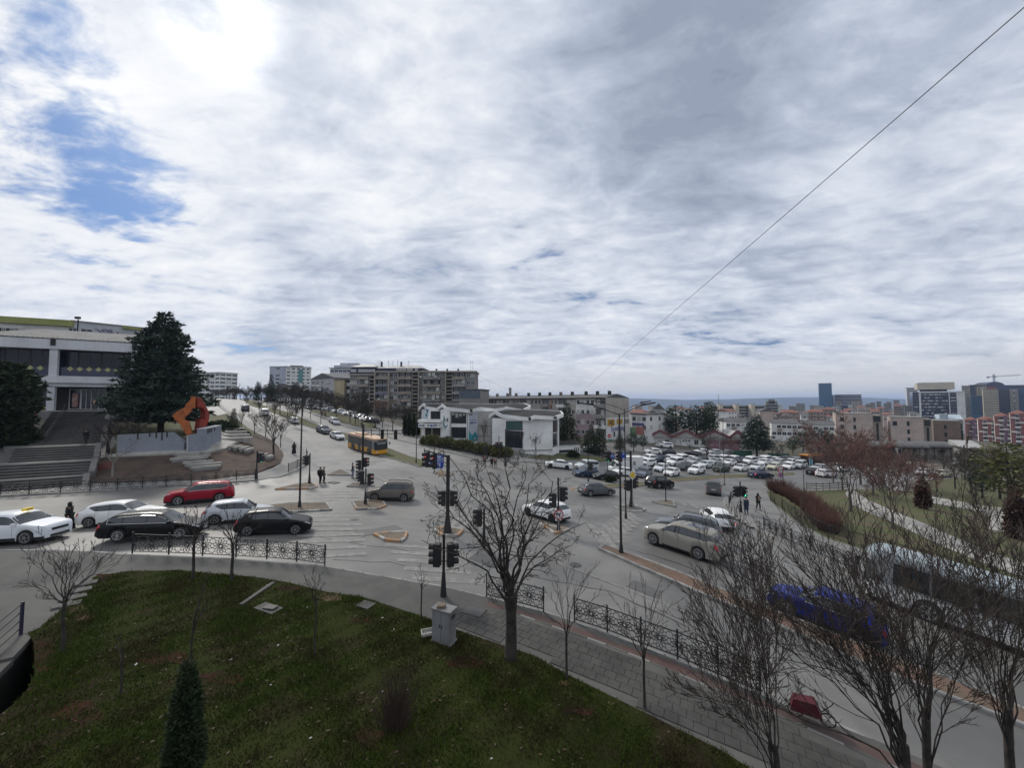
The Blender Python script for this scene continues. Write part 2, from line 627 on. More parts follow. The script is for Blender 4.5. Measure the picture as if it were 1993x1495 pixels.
# boulevard median, from the junction up the hill
MED = [G(x, y) for x, y in ((835, 908), (780, 892), (720, 867), (660, 845), (584, 820), (500, 790), (443, 774))]
MED = [Vector((p.x, p.y, 0)) for p in MED]
dirm = (MED[-1] - MED[-3]).normalized()
BOUL = MED + [MED[-1] + dirm * 120]

def offset_path(path, d):
 """Points shifted d metres to the left of the direction of travel."""
 out = []
 for i, p in enumerate(path):
  t_ = (path[min(i + 1, len(path) - 1)] - path[max(i - 1, 0)])
  n = Vector((-t_.y, t_.x, 0)).normalized()
  out.append(p + n * d)
 return out

def strip(path, d0, d1):
 return [(p.x, p.y) for p in offset_path(path, d0)] + [(p.x, p.y) for p in reversed(offset_path(path, d1))]

KERB_NEAR = [(-300, 1072), (0, 1077), (250, 1085), (450, 1093), (632, 1107), (745, 1127), (863, 1147), (945, 1167), (1058, 1196), (1118, 1216), (1248, 1263), (1400, 1326), (1700, 1448), (2000, 1572), (2300, 1700)]
road = drape('road', [(-95, 18)] + GP([(x, y + 7) for x, y in KERB_NEAR]) + [(62, 0), (75, 30), (95, 84), (70, 108), (24, 108), (12, 92), (-6, 82), (-22, 80), (-30, 66), (-36, 62), (-40, 50), (-95, 46)], M_ASPH, 0.0, 4.0)
boulevard = drape('boulevard', strip(BOUL, -15, 15), M_ASPH2, 0.008, 4.0)

LAWN_EDGE = [(182, 1130), (250, 1118), (350, 1117), (500, 1130), (560, 1140), (640, 1160), (700, 1168), (760, 1187), (830, 1210), (900, 1238), (980, 1265), (1040, 1285), (1100, 1320), (1200, 1370), (1300, 1420), (1400, 1470), (1440, 1495), (1700, 1640), (2300, 2000)]
LEFT_EDGE = [(182, 1130), (135, 1180), (75, 1232), (54, 1240)]
RAMP_EDGE = [(48, 1240), (0, 1297), (-60, 1360), (-260, 1550)]
pavement = drape('pavement', GP(KERB_NEAR) + GP(LAWN_EDGE[::-1]) + GP(LEFT_EDGE[1:]) + GP(RAMP_EDGE) + [(-40, 2)], M_CONC, 0.12, 2.0, 0.3)
LAWN_POLY = GP(LAWN_EDGE) + [(26, 0), (8, -2), (-14, 3)] + GP([(-200, 1610), (-60, 1452), (0, 1402), (36, 1374), (68, 1332), (66, 1262)]) + GP(LEFT_EDGE[::-1][:-1])
lawn = drape('lawn', LAWN_POLY, M_LAWN, 0.15, 1.5, 0.5)
M_SAND = mat('sandy_earth', (.105, .078, .046), rough=1.0, spec=.05, col2=(.06, .046, .03), scale=1.5, var=.25, world=True, bump=.4, bscale=10)
M_MUD = mat('red_mud', (.045, .022, .014), rough=1.0, spec=.05, col2=(.03, .02, .014), scale=1.5, var=.25, world=True, bump=.4, bscale=10)
rp = random.Random(44)
for cx_, cy_, rx_, ry_, m_ in ((152, 1200, 24, 24, M_SAND), (112, 1216, 20, 9, M_SAND), (88, 1290, 24, 36, M_MUD), (205, 1128, 22, 5, M_MUD), (640, 1170, 30, 9, M_SAND), (560, 1152, 26, 6, M_MUD), (700, 1215, 24, 7, M_MUD), (320, 1290, 60, 14, M_MUD), (905, 1300, 44, 14, M_MUD),
       (150, 1400, 60, 24, M_MUD), (1130, 1395, 36, 10, M_MUD), (430, 1330, 50, 16, M_MUD), (1100, 1340, 16, 6, M_SAND), (720, 1452, 34, 24, M_MUD)):
 pl_ = []
 for k_ in range(18):
  a_ = 2 * math.pi * k_ / 18
  q_ = rp.uniform(.62, 1.12)
  pl_.append((cx_ + rx_ * q_ * math.cos(a_), cy_ + ry_ * q_ * math.sin(a_)))
 drape('bare_patch', GP(pl_), m_, .157, 1.0, kind=None, parent=lawn)
# strip by the fences: red cycle strip edged with a row of pale stones
RED_UP = [(945, 1176), (1061, 1206), (1129, 1230), (1200, 1258), (1309, 1296), (1400, 1335), (1600, 1418), (1850, 1525)]
RED_LO = [(950, 1186), (1012, 1203), (1106, 1236), (1180, 1262), (1266, 1296), (1380, 1345), (1570, 1425), (1820, 1540)]
red = drape('cycle_strip', GP(RED_UP) + GP(RED_LO[::-1]), M_RED, 0.126, 2.0)

FARP_K = [(-300, 985), (0, 968), (120, 962), (250, 954), (400, 944), (497, 937), (545, 930), (578, 918), (597, 905), (600, 892), (592, 878), (577, 863), (556, 851), (530, 840), (500, 827), (470, 814), (445, 801), (428, 787)]
FARP_B = [(-300, 962), (0, 948), (250, 942), (400, 937), (495, 926), (530, 913), (546, 904), (552, 889), (543, 872), (531, 859), (505, 847), (480, 833), (455, 815), (436, 800), (420, 787)]
far_pavement = drape('pavement', GP(FARP_K) + GP(FARP_B[::-1]), M_CONC2, 0.12, 3.0, 0.3)
bed = drape('flower_bed', GP([(150, 942), (170, 938), (196, 894), (235, 893), (300, 890), (400, 887), (440, 878), (470, 865), (462, 849), (500, 847), (531, 859), (543, 872), (552, 889), (546, 904), (495, 925), (400, 936), (300, 940)]), M_SOIL, 0.16, 2.0, 0.4)
bank = drape('bank', GP([(212, 880), (230, 862), (215, 838), (240, 815), (330, 812), (400, 812), (440, 806), (470, 822), (505, 847), (462, 849), (455, 838), (330, 852), (230, 884)]), M_VERGE, 0.10, 3.0, 0.4)
plaza = drape('plaza', GP([(205, 894), (232, 886), (300, 878), (400, 858), (432, 838), (455, 838), (472, 863), (440, 877), (400, 885), (300, 889), (235, 893)]), M_STONE, 0.30, 2.0, 0.5)
left_verge = drape('grass_verge', GP([(446, 812), (462, 818), (483, 835), (500, 846), (470, 848), (455, 838), (440, 822)]), M_VERGE, 0.14, 3.0, 0.3)

CORN_K = [(1800, 936), (1700, 941), (1600, 947), (1530, 950), (1486, 954), (1440, 960), (1422, 963), (1412, 969), (1409, 978), (1411, 988), (1425, 1001), (1455, 1020), (1482, 1037), (1537, 1063), (1622, 1100), (1754, 1152), (1993, 1252), (2400, 1420)]
CORN_B = [(1800, 945), (1651, 955), (1570, 958), (1492, 958), (1500, 978), (1540, 1010), (1600, 1046), (1622, 1055), (1686, 1074), (1800, 1107), (1993, 1163), (2400, 1285)]
corner = drape('pavement', GP(CORN_K) + GP(CORN_B[::-1]), M_CONC2, 0.12, 2.5, 0.3)
park = drape('park_lawn', GP([(1492, 958), (1500, 978), (1540, 1010), (1600, 1046), (1622, 1055), (1686, 1074), (1800, 1107), (1993, 1163), (2400, 1285)]) + [(95, 45), (110, 75)] + GP([(1900, 930), (1740, 940), (1651, 955), (1570, 958)]), M_VERGE, 0.10, 2.5, 0.3)
path1 = drape('park_path', GP([(1655, 952), (1690, 975), (1735, 995), (1800, 1022), (1850, 1045), (1920, 1075), (1993, 1100), (2200, 1165), (2200, 1200), (1993, 1128), (1900, 1094), (1820, 1060), (1740, 1020), (1690, 1000), (1660, 985), (1645, 962)]), M_STONE, 0.125, 2.5)
path2 = drape('park_path', GP([(1730, 947), (1762, 950), (1812, 968), (1920, 987), (1968, 992), (2100, 1000), (2100, 1060), (1968, 1042), (1922, 1032), (1926, 1008), (1888, 994), (1810, 981), (1790, 958), (1733, 957)]), M_STONE, 0.125, 2.5)
rt_pave = drape('pavement', GP([(1135, 904), (1060, 902), (1025, 900), (937, 898), (872, 881), (800, 863), (730, 846), (680, 833), (601, 804), (560, 789), (560, 784), (620, 797), (700, 822), (780, 850), (815, 860), (880, 873), (960, 887), (1000, 890), (1060, 891), (1132, 897)]), M_CONC2, 0.12, 3.0, 0.3)
gal_grass = drape('grass_verge', GP([(1024, 893), (1060, 884), (1115, 884), (1150, 889), (1195, 893), (1185, 898), (1130, 898), (1060, 896)]), M_VERGE, 0.17, 3.0, 0.4)
car_verge = drape('grass_verge', GP([(604, 797), (640, 803), (700, 818), (732, 826), (722, 836), (690, 830), (650, 818), (606, 803)]), M_VERGE, 0.20, 3.0, 0.4)
lot = drape('car_park', GP([(604, 796), (640, 799), (700, 810), (760, 824), (800, 836), (815, 848), (780, 850), (732, 832), (732, 826), (700, 818), (640, 803)]), M_ASPH2, 0.05, 3.0, 0.3)
pk_verge = drape('grass_verge', GP([(1150, 951), (1195, 950), (1240, 948), (1308, 938), (1380, 933), (1458, 929), (1545, 925), (1545, 921), (1458, 924), (1380, 928), (1308, 932), (1250, 940), (1195, 944), (1150, 947)]), M_VERGE, 0.13, 2.5, 0.3)
back_verge = drape('grass_verge', GP([(1225, 898), (1260, 889), (1330, 891), (1380, 900), (1480, 897), (1560, 906), (1560, 912), (1480, 903), (1390, 906), (1330, 899), (1270, 899), (1235, 903)]), M_VERGE, 0.14, 3.0, 0.3)
mid_med = drape('median', strip(BOUL, -1.7, 1.7), M_VERGE, 0.13, 3.0, 0.3)

STONE_CACHE = {}

def kerb_line(owner, pts, z_off, mats, w=0.16, h=0.16, step=1.0, gap=0.015, name='kerb_stone'):
 """Kerb stones laid end to end along ground points (Vectors); each stone is a part of owner."""
 acc = []
 for a, b in zip(pts, pts[1:]):
  L = (b - a).length
  n = max(1, round(L / step))
  for i in range(n):
   acc.append((a.lerp(b, i / n), a.lerp(b, (i + 1) / n)))
 for i, (a, b) in enumerate(acc):
  m = mats[i % len(mats)]
  if m.name not in STONE_CACHE:
   mb = MB()
   e = 0.03
   mb.prism([(-0.5, -0.5), (0.5, -0.5), (0.5, 0.5), (-0.5, 0.5)], -1.0, -0.12)
   mb.add([(-0.5, -0.5, -0.12), (0.5, -0.5, -0.12), (0.5, 0.5, -0.12), (-0.5, 0.5, -0.12), (-0.48, -0.38, 0), (0.48, -0.38, 0), (0.48, 0.38, 0), (-0.48, 0.38, 0)],
    [(4, 5, 6, 7), (0, 1, 5, 4), (1, 2, 6, 5), (2, 3, 7, 6), (3, 0, 4, 7)])
   STONE_CACHE[m.name] = mb.mesh(name, m)
  c = (a + b) / 2
  d = b - a
  L = math.hypot(d.x, d.y)
  ang = math.atan2(d.y, d.x)
  o = link(name, STONE_CACHE[m.name], owner)
  o.rotation_mode = 'QUATERNION'
  o.rotation_quaternion = slope_quat(c.x, c.y, ang)
  o.location = (c.x, c.y, land(c.x, c.y) + z_off + random.uniform(-.006, .006))
  o.scale = (L - gap, w, h + 0.12)

def GV(pts):
 return [G(x, y) for x, y in pts]

kerb_line(pavement, GV([(-60, 1076)] + KERB_NEAR[2:13]), 0.137, [M_KERB], step=1.0)
kerb_line(far_pavement, GV(FARP_K[1:14]), 0.137, [M_KERB], step=1.2)
kerb_line(corner, GV(CORN_K[3:17]), 0.137, [M_KERB], step=1.2)
kerb_line(pavement, GV(RED_LO[1:8]), 0.135, [M_CONC2, M_CONC], w=0.14, step=0.8, name='edging_stone')
kerb_line(pk_verge, GV([(1150, 951), (1195, 950), (1240, 948), (1308, 938), (1380, 933), (1458, 929), (1545, 925)]), 0.15, [M_KERB, M_KERBO], step=1.5)
kerb_line(mid_med, offset_path(MED[:5], -1.75), 0.15, [M_KERB], step=2.0)
kerb_line(mid_med, offset_path(MED[:5], 1.75), 0.15, [M_KERB], step=2.0)
kerb_line(rt_pave, GV([(1025, 900), (937, 898), (872, 881), (800, 863), (730, 846), (680, 833)]), 0.137, [M_KERB], step=2.0)

def island(pts, m, mats, step=0.9):
 o = drape('traffic_island', GP(pts), m, 0.13, 2.0, 0.3)
 v = GV(pts + pts[:1])
 kerb_line(o, v, 0.155, mats, w=0.18, step=step)
 return o

OW = [M_KERBO, M_KERBW]
island([(522, 987), (560, 982), (635, 981), (645, 994), (600, 997), (561, 999)], M_DIRT, [M_KERB, M_KERBW])
island([(686, 979), (723, 976), (746, 979), (751, 986), (735, 992), (695, 993)], M_DIRT, [M_KERBW, M_KERB, M_KERBO])
island([(536, 954), (575, 945), (608, 941), (617, 949), (600, 953)], M_DIRT, [M_KERBO, M_KERBW])
island([(676, 948), (686, 943), (723, 942), (728, 947), (700, 949)], M_DIRT, [M_KERB])
island([(638, 926), (663, 915), (684, 926)], M_DIRT, [M_KERB])
island([(728, 1042), (760, 1039), (792, 1039), (788, 1050), (780, 1056), (750, 1053)], M_DIRT, OW)
island([(846, 1033), (870, 1028), (901, 1034), (890, 1045), (862, 1045)], M_DIRT, OW)
island([(1051, 1021), (1086, 1030), (1108, 1033), (1079, 1040)], M_DIRT, OW)
island([(1195, 989), (1229, 984), (1255, 992), (1250, 997), (1226, 997)], M_CONC, [M_KERB, M_KERBW])
island([(1270, 978), (1300, 975), (1310, 977), (1314, 988), (1295, 984)], M_DIRT, [M_KERB])
island([(1112, 953), (1125, 950), (1132, 955), (1124, 957)], M_DIRT, OW)
island([(846, 923), (860, 917), (880, 922), (872, 929)], M_DIRT, OW)
rmed = island([(1166, 1070), (1177, 1064), (1252, 1091), (1354, 1131), (1505, 1193), (1717, 1276), (1891, 1345), (2100, 1430), (2080, 1450), (1850, 1362), (1682, 1297), (1508, 1219), (1352, 1153), (1244, 1105)],
   mat('median_earth', (0.125, 0.092, 0.066), rough=0.95, col2=(0.165, 0.10, 0.075), scale=0.8, var=0.25, world=True, bump=0.4, bscale=9), [M_KERB], step=1.2)

# paint on the roads: every stripe is a part of the road it lies on
def stripe(a, b, w, off=0.012, name='lane_line', owner=None):
 a, b = Vector((a[0], a[1], 0)), Vector((b[0], b[1], 0))
 d = (b - a)
 n = max(1, int(d.length / 1.5))
 s = Vector((-d.y, d.x, 0)).normalized() * w / 2
 mb = MB()
 pts = [a.lerp(b, i / n) for i in range(n + 1)]
 L = [p + s for p in pts]
 Rr = [p - s for p in pts]
 hs = land.many(np.array([(p.x, p.y) for p in L + Rr])) + off
 vs_ = [(p.x, p.y, h) for p, h in zip(L + Rr, hs)]
 mb.add(vs_, [(n + 1 + i, n + 2 + i, i + 1, i) for i in range(n)])
 part(name, mb, M_MARK, owner or road)

def crossing(p0, p1, t0, length, w=0.5, gap=0.6, off=0.012):
 """Zebra: walking line from pixel p0 to pixel p1; bars run along the direction from p0 to pixel t0."""
 a, b, c = G(*p0), G(*p1), G(*t0)
 d = (b - a)
 d.z = 0
 L = d.length
 u = Vector((c.x - a.x, c.y - a.y, 0)).normalized()
 k = int(L / (w + gap))
 for i in range(k):
  q = a + d * ((i + 0.5) / k)
  stripe((q.x - u.x * length / 2, q.y - u.y * length / 2), (q.x + u.x * length / 2, q.y + u.y * length / 2), w, off, 'crossing_stripe')

crossing((880, 1140), (800, 1058), (780, 1133), 3.6)
crossing((735, 931), (850, 940), (800, 962), 4.0)
crossing((1235, 1002), (1165, 1058), (1290, 1045), 4.5)
crossing((1318, 978), (1412, 998), (1352, 1003), 3.0)
crossing((640, 955), (655, 977), (720, 955), 4.5)
crossing((650, 995), (640, 1090), (560, 997), 4.0)
crossing((1420, 1003), (1468, 1030), (1436, 1016), 0.9, off=0.13)
crossing((1000, 1010), (870, 1020), (960, 1060), 3.4)

def line_px(p, q, w=0.12, dash=None, off=0.012, owner=None):
 a, b = G(*p), G(*q)
 a.z = b.z = 0
 L = (b - a).length
 if not dash:
  stripe(a, b, w, off, owner=owner)
  return
 k = 0.0
 while k < L:
  stripe(a.lerp(b, k / L), a.lerp(b, min(1, (k + dash) / L)), w, off, owner=owner)
  k += dash * 2

line_px((1000, 1065), (1340, 1195), 0.12)
line_px((-200, 1003), (380, 985), 0.12, 3)
line_px((-100, 1042), (420, 1022), 0.12, 3)
line_px((1180, 1052), (1500, 1170), 0.12, 3)
line_px((1290, 1052), (1700, 1200), 0.12)
line_px((1060, 925), (1300, 940), 0.12, 3)
line_px((640, 876), (760, 925), 0.12, 3)
for d_ in (-5.2, -8.6, 5.2, 8.6):
 pth = offset_path(BOUL, d_)
 for a_, b_ in zip(pth, pth[1:]):
  L_ = (b_ - a_).length
  k_ = 0.0
  while k_ < L_ - 1:
   stripe(a_.lerp(b_, k_ / L_), a_.lerp(b_, min(1, (k_ + 3) / L_)), 0.13, 0.022, owner=boulevard)
   k_ += 9.0

# tar seams, patches and covers in the carriageway
M_TAR = mat('tar_seam', (.055, .054, .052), rough=.6, var=.2, world=True)
M_PATCH = mat('asphalt_patch', (.105, .102, .097), rough=.65, col2=(.085, .083, .08), scale=.8, var=.15, world=True)

def seam(pts, w=.05):
 v = GV(pts)
 rs_ = random.Random(len(pts))
 q = []
 for a, b in zip(v, v[1:]):
  n = max(2, int((b - a).length / .8))
  q += [a.lerp(b, i / n) + Vector((rs_.uniform(-.09, .09), rs_.uniform(-.09, .09), 0)) for i in range(n)]
 mb = MB()
 vs_ = []
 for i, p in enumerate(q):
  d = (q[min(i + 1, len(q) - 1)] - q[max(i - 1, 0)])
  s_ = Vector((-d.y, d.x, 0)).normalized() * w * rs_.uniform(.5, 1.2) / 2
  for k in (s_, -s_):
   vs_.append((p.x + k.x, p.y + k.y, land(p.x, p.y) + .010))
 mb.add(vs_, [(2 * i + 1, 2 * i + 3, 2 * i + 2, 2 * i) for i in range(len(q) - 1)])
 part('tar_seam', mb, M_TAR, road)

for pts in (((560, 1035), (700, 1060), (820, 1075)), ((1020, 1120), (1180, 1150), (1380, 1240)), ((900, 990), (1010, 975), (1140, 985)), ((1120, 1000), (1190, 1040)), ((1250, 1075), (1330, 1100), (1450, 1150)),
   ((300, 1010), (480, 1000)), ((640, 900), (740, 935), (800, 965)), ((1180, 975), (1400, 960)), ((650, 1090), (760, 1095), (880, 1120)), ((1100, 1180), (1240, 1235))):
 seam(pts, random.uniform(.05, .10))
for pts in (((930, 1075), (985, 1090), (965, 1105), (910, 1088)), ((1010, 945), (1075, 948), (1070, 957), (1000, 953)), ((690, 1035), (770, 1022), (785, 1030), (705, 1045)), ((1235, 1130), (1290, 1152), (1275, 1165), (1218, 1142)), ((830, 960), (868, 958), (872, 972), (836, 976))):
 drape('asphalt_patch', GP(pts), M_PATCH, .007, 2.0, kind=None, parent=road)
for i_, at_ in enumerate(((690, 1012), (930, 1040), (1120, 1100), (470, 1058), (1290, 1010), (800, 930))):
 q_ = G(*at_)
 o_ = link('manhole_cover', MB().lathe([(.34, -.02), (.34, .0), (.30, .004), (.01, .004)], n=16).mesh('manhole_cover', M_TAR), road, (q_.x, q_.y, land(q_.x, q_.y) + .014), quat=slope_quat(q_.x, q_.y, 0))

# pavers of the near pavement
def build_pavers():
 e1 = (G(1400, 1385) - G(900, 1195))
 e1.z = 0
 e1.normalize()
 e2 = Vector((-e1.y, e1.x, 0))
 lo = [(x, y) for x, y in RED_LO]
 poly = GP([(880, 1180), (948, 1190), (1010, 1207), (1104, 1240), (1178, 1266), (1264, 1301), (1378, 1350), (1568, 1432), (1700, 1500), (1690, 1630), (1440, 1490), (1400, 1466), (1300, 1416), (1200, 1366), (1100, 1316), (1040, 1282), (980, 1262), (900, 1234), (860, 1215)])
 o0 = Vector((poly[0][0], poly[0][1], 0))
 S = 0.40
 cells = []
 for i in range(-4, 70):
  for j in range(-14, 8):
   c = o0 + e1 * ((i + (0.5 if j % 2 else 0)) * S) + e2 * (j * S)
   cells.append((c.x, c.y))
 q = np.array(cells)
 ok = inside(poly, q)
 for dx, dy in ((1, 1), (1, -1), (-1, 1), (-1, -1)):
  ok &= inside(poly, q + np.array([(e1 * dx * .18 + e2 * dy * .18).x, (e1 * dx * .18 + e2 * dy * .18).y]))
 q = q[ok]
 q = q[np.argsort(np.hypot(q[:, 0] - 1.0, q[:, 1]))]
 ang = math.atan2(e1.y, e1.x)
 hs = land.many(q)
 mb = MB().prism([(-.195, -.195), (.195, -.195), (.195, .195), (-.195, .195)], -0.03, 0.0)
 mb.add([(-.195, -.195, 0.0), (.195, -.195, 0.0), (.195, .195, 0.0), (-.195, .195, 0.0), (-.188, -.188, 0.006), (.188, -.188, 0.006), (.188, .188, 0.006), (-.188, .188, 0.006)],
  [(4, 5, 6, 7), (0, 1, 5, 4), (1, 2, 6, 5), (2, 3, 7, 6), (3, 0, 4, 7)])
 me = mb.mesh('paver', M_PAVER)
 rest = MB()
 for i, ((x, y), h) in enumerate(zip(q, hs)):
  quat = slope_quat(x, y, ang)
  loc = Vector((x, y, h + 0.142 + random.uniform(-.004, .004)))
  if i < 295:
   o = link('paver', me, pavement, loc, quat=quat)
  else:
   m_ = Matrix.Translation(loc) @ quat.to_matrix().to_4x4()
   rest.add([m_ @ Vector(v) for v in mb.v], mb.f)
 if rest.v:
  part('paver', rest, M_PAVER, pavement, stuff=True)

build_pavers()

# hills across the plain
def build_hills():
 xs = list(range(-1500, 3400, 40))
 prof = {-1500: 775, 300: 778, 800: 780, 930: 777, 1000: 774, 1100: 776, 1240: 775, 1300: 777, 1340: 779, 1400: 777, 1480: 775, 1560: 773, 1680: 774, 1770: 777, 1900: 776, 2100: 778, 3400: 774}
 kx = sorted(prof)
 Y = 7000.0
 mb = MB()
 vs_, rows = [], 7
 rnd = random.Random(3)
 for x in xs:
  y = float(np.interp(x, kx, [prof[k] for k in kx])) + rnd.uniform(-.7, .7)
  top = P(x, y, Y)
  base = -95
  for r_ in range(rows):
   f = r_ / (rows - 1)
   k = 1 - (1 - f) ** 1.6 + (rnd.uniform(-.05, .05) if 0 < r_ < rows - 1 else 0)
   vs_.append((top.x * (0.72 + 0.28 * f), Y - 2000 * (1 - f), base + (top.z - base) * k))
 n = len(xs)
 fs = [((i + 1) * rows + r_, (i + 1) * rows + r_ + 1, i * rows + r_ + 1, i * rows + r_) for i in range(n - 1) for r_ in range(rows - 1)]
 mb.add(vs_, fs)
 tag(link('hills', mb.mesh('hills', mat('hill_woods', (0.075, 0.08, 0.055), rough=1, col2=(0.045, 0.055, 0.035), scale=0.0035, var=0.25, world=True, detail=9), 180)), kind='structure')

build_hills()

def build_haze():
 m = bpy.data.materials.new('thin_haze')
 m.use_nodes = True
 t = NT(m.node_tree)
 t.n.clear()
 v = t.node('ShaderNodeVolumePrincipled')
 v.inputs['Color'].default_value = (0.52, 0.68, 1.0, 1)
 v.inputs['Density'].default_value = 0.00012
 v.inputs['Anisotropy'].default_value = 0.2
 o = t.node('ShaderNodeOutputMaterial')
 t.l.new(v.outputs[0], o.inputs['Volume'])
 mb = MB().box((0, 0, 25), (24000, 24000, 330))
 tag(link('haze', mb.mesh('haze', m)), kind='stuff')

build_haze()

# ------------------------------------------------------------------ cars
M_PAINT = mat('car_paint', (.5, .5, .5), rough=0.45, spec=0.15, var=0.03, scale=1.5, coat=0.24, objcol=True)
M_CGLASS = mat('car_glass', (0.03, 0.035, 0.04), rough=0.05, spec=0.8, var=0)
M_BLACK = mat('black_plastic', (0.018, 0.018, 0.02), rough=0.6, var=0.1)
M_RUBBER = mat('tyre_rubber', (0.022, 0.022, 0.022), rough=0.85, var=0.1)
M_RIM = mat('alloy_rim', (0.42, 0.42, 0.43), rough=0.35, metal=0.7, var=0.05)
M_CHROME = mat('chrome_trim', (0.6, 0.6, 0.6), rough=0.25, metal=0.9, var=0)
M_LAMP = mat('headlight_lens', (0.55, 0.57, 0.6), rough=0.12, spec=0.8, var=0)
M_TAIL = mat('tail_light_lens', (0.32, 0.012, 0.015), rough=0.2, spec=0.7, var=0, emit=(0.5, 0.02, 0.02, 0.12))
M_BRAKE = mat('brake_light_lit', (0.7, 0.03, 0.02), rough=0.2, var=0, emit=(1.0, 0.10, 0.06, 0.9))
M_PLATE = mat('number_plate', (0.6, 0.6, 0.6), rough=0.4, var=0.02)

#  L, W, H, wheelbase, wheel radius, front axle from nose, belt height, then the roof line (s from the nose, z), roof width factor
TYPES = {
 'hatch': dict(L=4.25, W=1.78, H=1.46, wb=2.62, R=.32, fa=.86, belt=.92, top=[(0, .52), (.012, .66), (.05, .76), (.25, .95), (.30, .99), (.435, 1.40), (.50, 1.455), (.60, 1.46), (.80, 1.40), (.875, 1.33), (.965, .98), (.985, .82), (1, .55)], a=(.335, .835), b=.585, ws=(.285, .435), rw=(.885, .962), rwf=.76),
 'estate': dict(L=4.80, W=1.84, H=1.45, wb=2.84, R=.34, fa=.90, belt=.93, top=[(0, .52), (.012, .66), (.04, .75), (.22, .93), (.27, .98), (.40, 1.38), (.47, 1.44), (.60, 1.45), (.82, 1.40), (.88, 1.34), (.975, .98), (.988, .82), (1, .55)], a=(.30, .895), b=.53, ws=(.255, .40), rw=(.89, .972), rwf=.75),
 'sedan': dict(L=4.75, W=1.83, H=1.43, wb=2.80, R=.33, fa=.88, belt=.93, top=[(0, .52), (.012, .66), (.04, .75), (.24, .93), (.29, .98), (.42, 1.37), (.49, 1.425), (.58, 1.43), (.68, 1.39), (.84, 1.06), (.87, 1.04), (.975, 1.0), (.99, .82), (1, .55)], a=(.32, .80), b=.555, ws=(.275, .42), rw=(.70, .835), rwf=.74),
 'suv': dict(L=4.60, W=1.88, H=1.68, wb=2.70, R=.37, fa=.90, belt=1.06, top=[(0, .62), (.012, .84), (.04, .95), (.22, 1.10), (.27, 1.14), (.385, 1.58), (.45, 1.66), (.58, 1.68), (.80, 1.63), (.90, 1.55), (.965, 1.12), (.985, .95), (1, .62)], a=(.30, .90), b=.545, ws=(.255, .385), rw=(.91, .962), rwf=.79, clad=True),
 'boxy': dict(L=4.22, W=1.79, H=1.69, wb=2.58, R=.34, fa=.82, belt=1.03, top=[(0, .6), (.012, .80), (.04, .90), (.22, 1.06), (.265, 1.10), (.37, 1.57), (.43, 1.65), (.55, 1.69), (.82, 1.67), (.93, 1.60), (.975, 1.1), (.99, .9), (1, .6)], a=(.29, .93), b=.53, ws=(.25, .37), rw=(.935, .972), rwf=.85, clad=True),
 'luxury': dict(L=5.05, W=1.98, H=1.80, wb=3.0, R=.385, fa=.88, belt=1.15, top=[(0, .66), (.012, .92), (.035, 1.02), (.22, 1.15), (.265, 1.19), (.375, 1.67), (.44, 1.76), (.55, 1.80), (.80, 1.76), (.90, 1.69), (.965, 1.22), (.99, 1.0), (1, .66)], a=(.29, .935), b=.515, ws=(.25, .365), rw=(.92, .962), rwf=.80),
 'van': dict(L=4.45, W=1.82, H=1.80, wb=2.72, R=.32, fa=.84, belt=1.05, top=[(0, .6), (.012, .78), (.04, .88), (.19, 1.06), (.22, 1.12), (.345, 1.66), (.41, 1.77), (.55, 1.80), (.86, 1.78), (.955, 1.70), (.985, 1.1), (.993, .9), (1, .6)], a=(.25, .955), b=.50, ws=(.215, .345), rw=(.958, .984), rwf=.84),
}

def car_surface(T):
 L, W, H = T['L'], T['W'] / 2, T['H']
 sx, sz = [p[0] for p in T['top']], [p[1] for p in T['top']]
 px, pw = [0, .02, .06, .14, .30, .80, .92, .975, 1], [.72, .83, .92, .975, 1, 1, .965, .90, .82]
 roofz = max(sz)
 ax = [T['fa'] / L, (T['fa'] + T['wb']) / L]

 def S(s, v):
  """v from 0 (sill) to 8 (roof centre); returns (x, y, z) on the left side."""
  zt = float(np.interp(s, sx, sz))
  w = W * float(np.interp(s, px, pw))
  belt = min(T['belt'] + .05 * (s - .3), zt - .03)
  g = max(0.0, min(1.0, (zt - belt - .04) / (roofz - T['belt'] - .04)))
  zb = .20 + .06 * max(0, (.06 - s) / .06) + .10 * max(0, (s - .93) / .07)
  ra = T['R'] + .055
  for a in ax:
   dx = (s - a) * L
   if abs(dx) < ra:
    zb = max(zb, T['R'] + math.sqrt(ra * ra - dx * dx))
  zb = min(zb, belt - .08)
  wr = w * (T['rwf'] * g + .93 * (1 - g))
  crown = .02 + .03 * g
  ring = [(w * .95, zb), (w * .995, zb + .30 * (belt - zb)), (w, zb + .62 * (belt - zb)), (w * .99, belt - .035), (w * (.965), belt),
    (wr, belt + (zt - belt) * (.86 * g + .45 * (1 - g))), (wr * .90, belt + (zt - belt) * (.97 * g + .8 * (1 - g))), (wr * .5, zt + crown * .7 - .02), (0, zt + crown - .02)]
  i = min(int(v), 7)
  f = v - i
  y = ring[i][0] * (1 - f) + ring[i + 1][0] * f
  z = ring[i][1] * (1 - f) + ring[i + 1][1] * f
  return Vector((L / 2 - s * L, y, z))
 return S

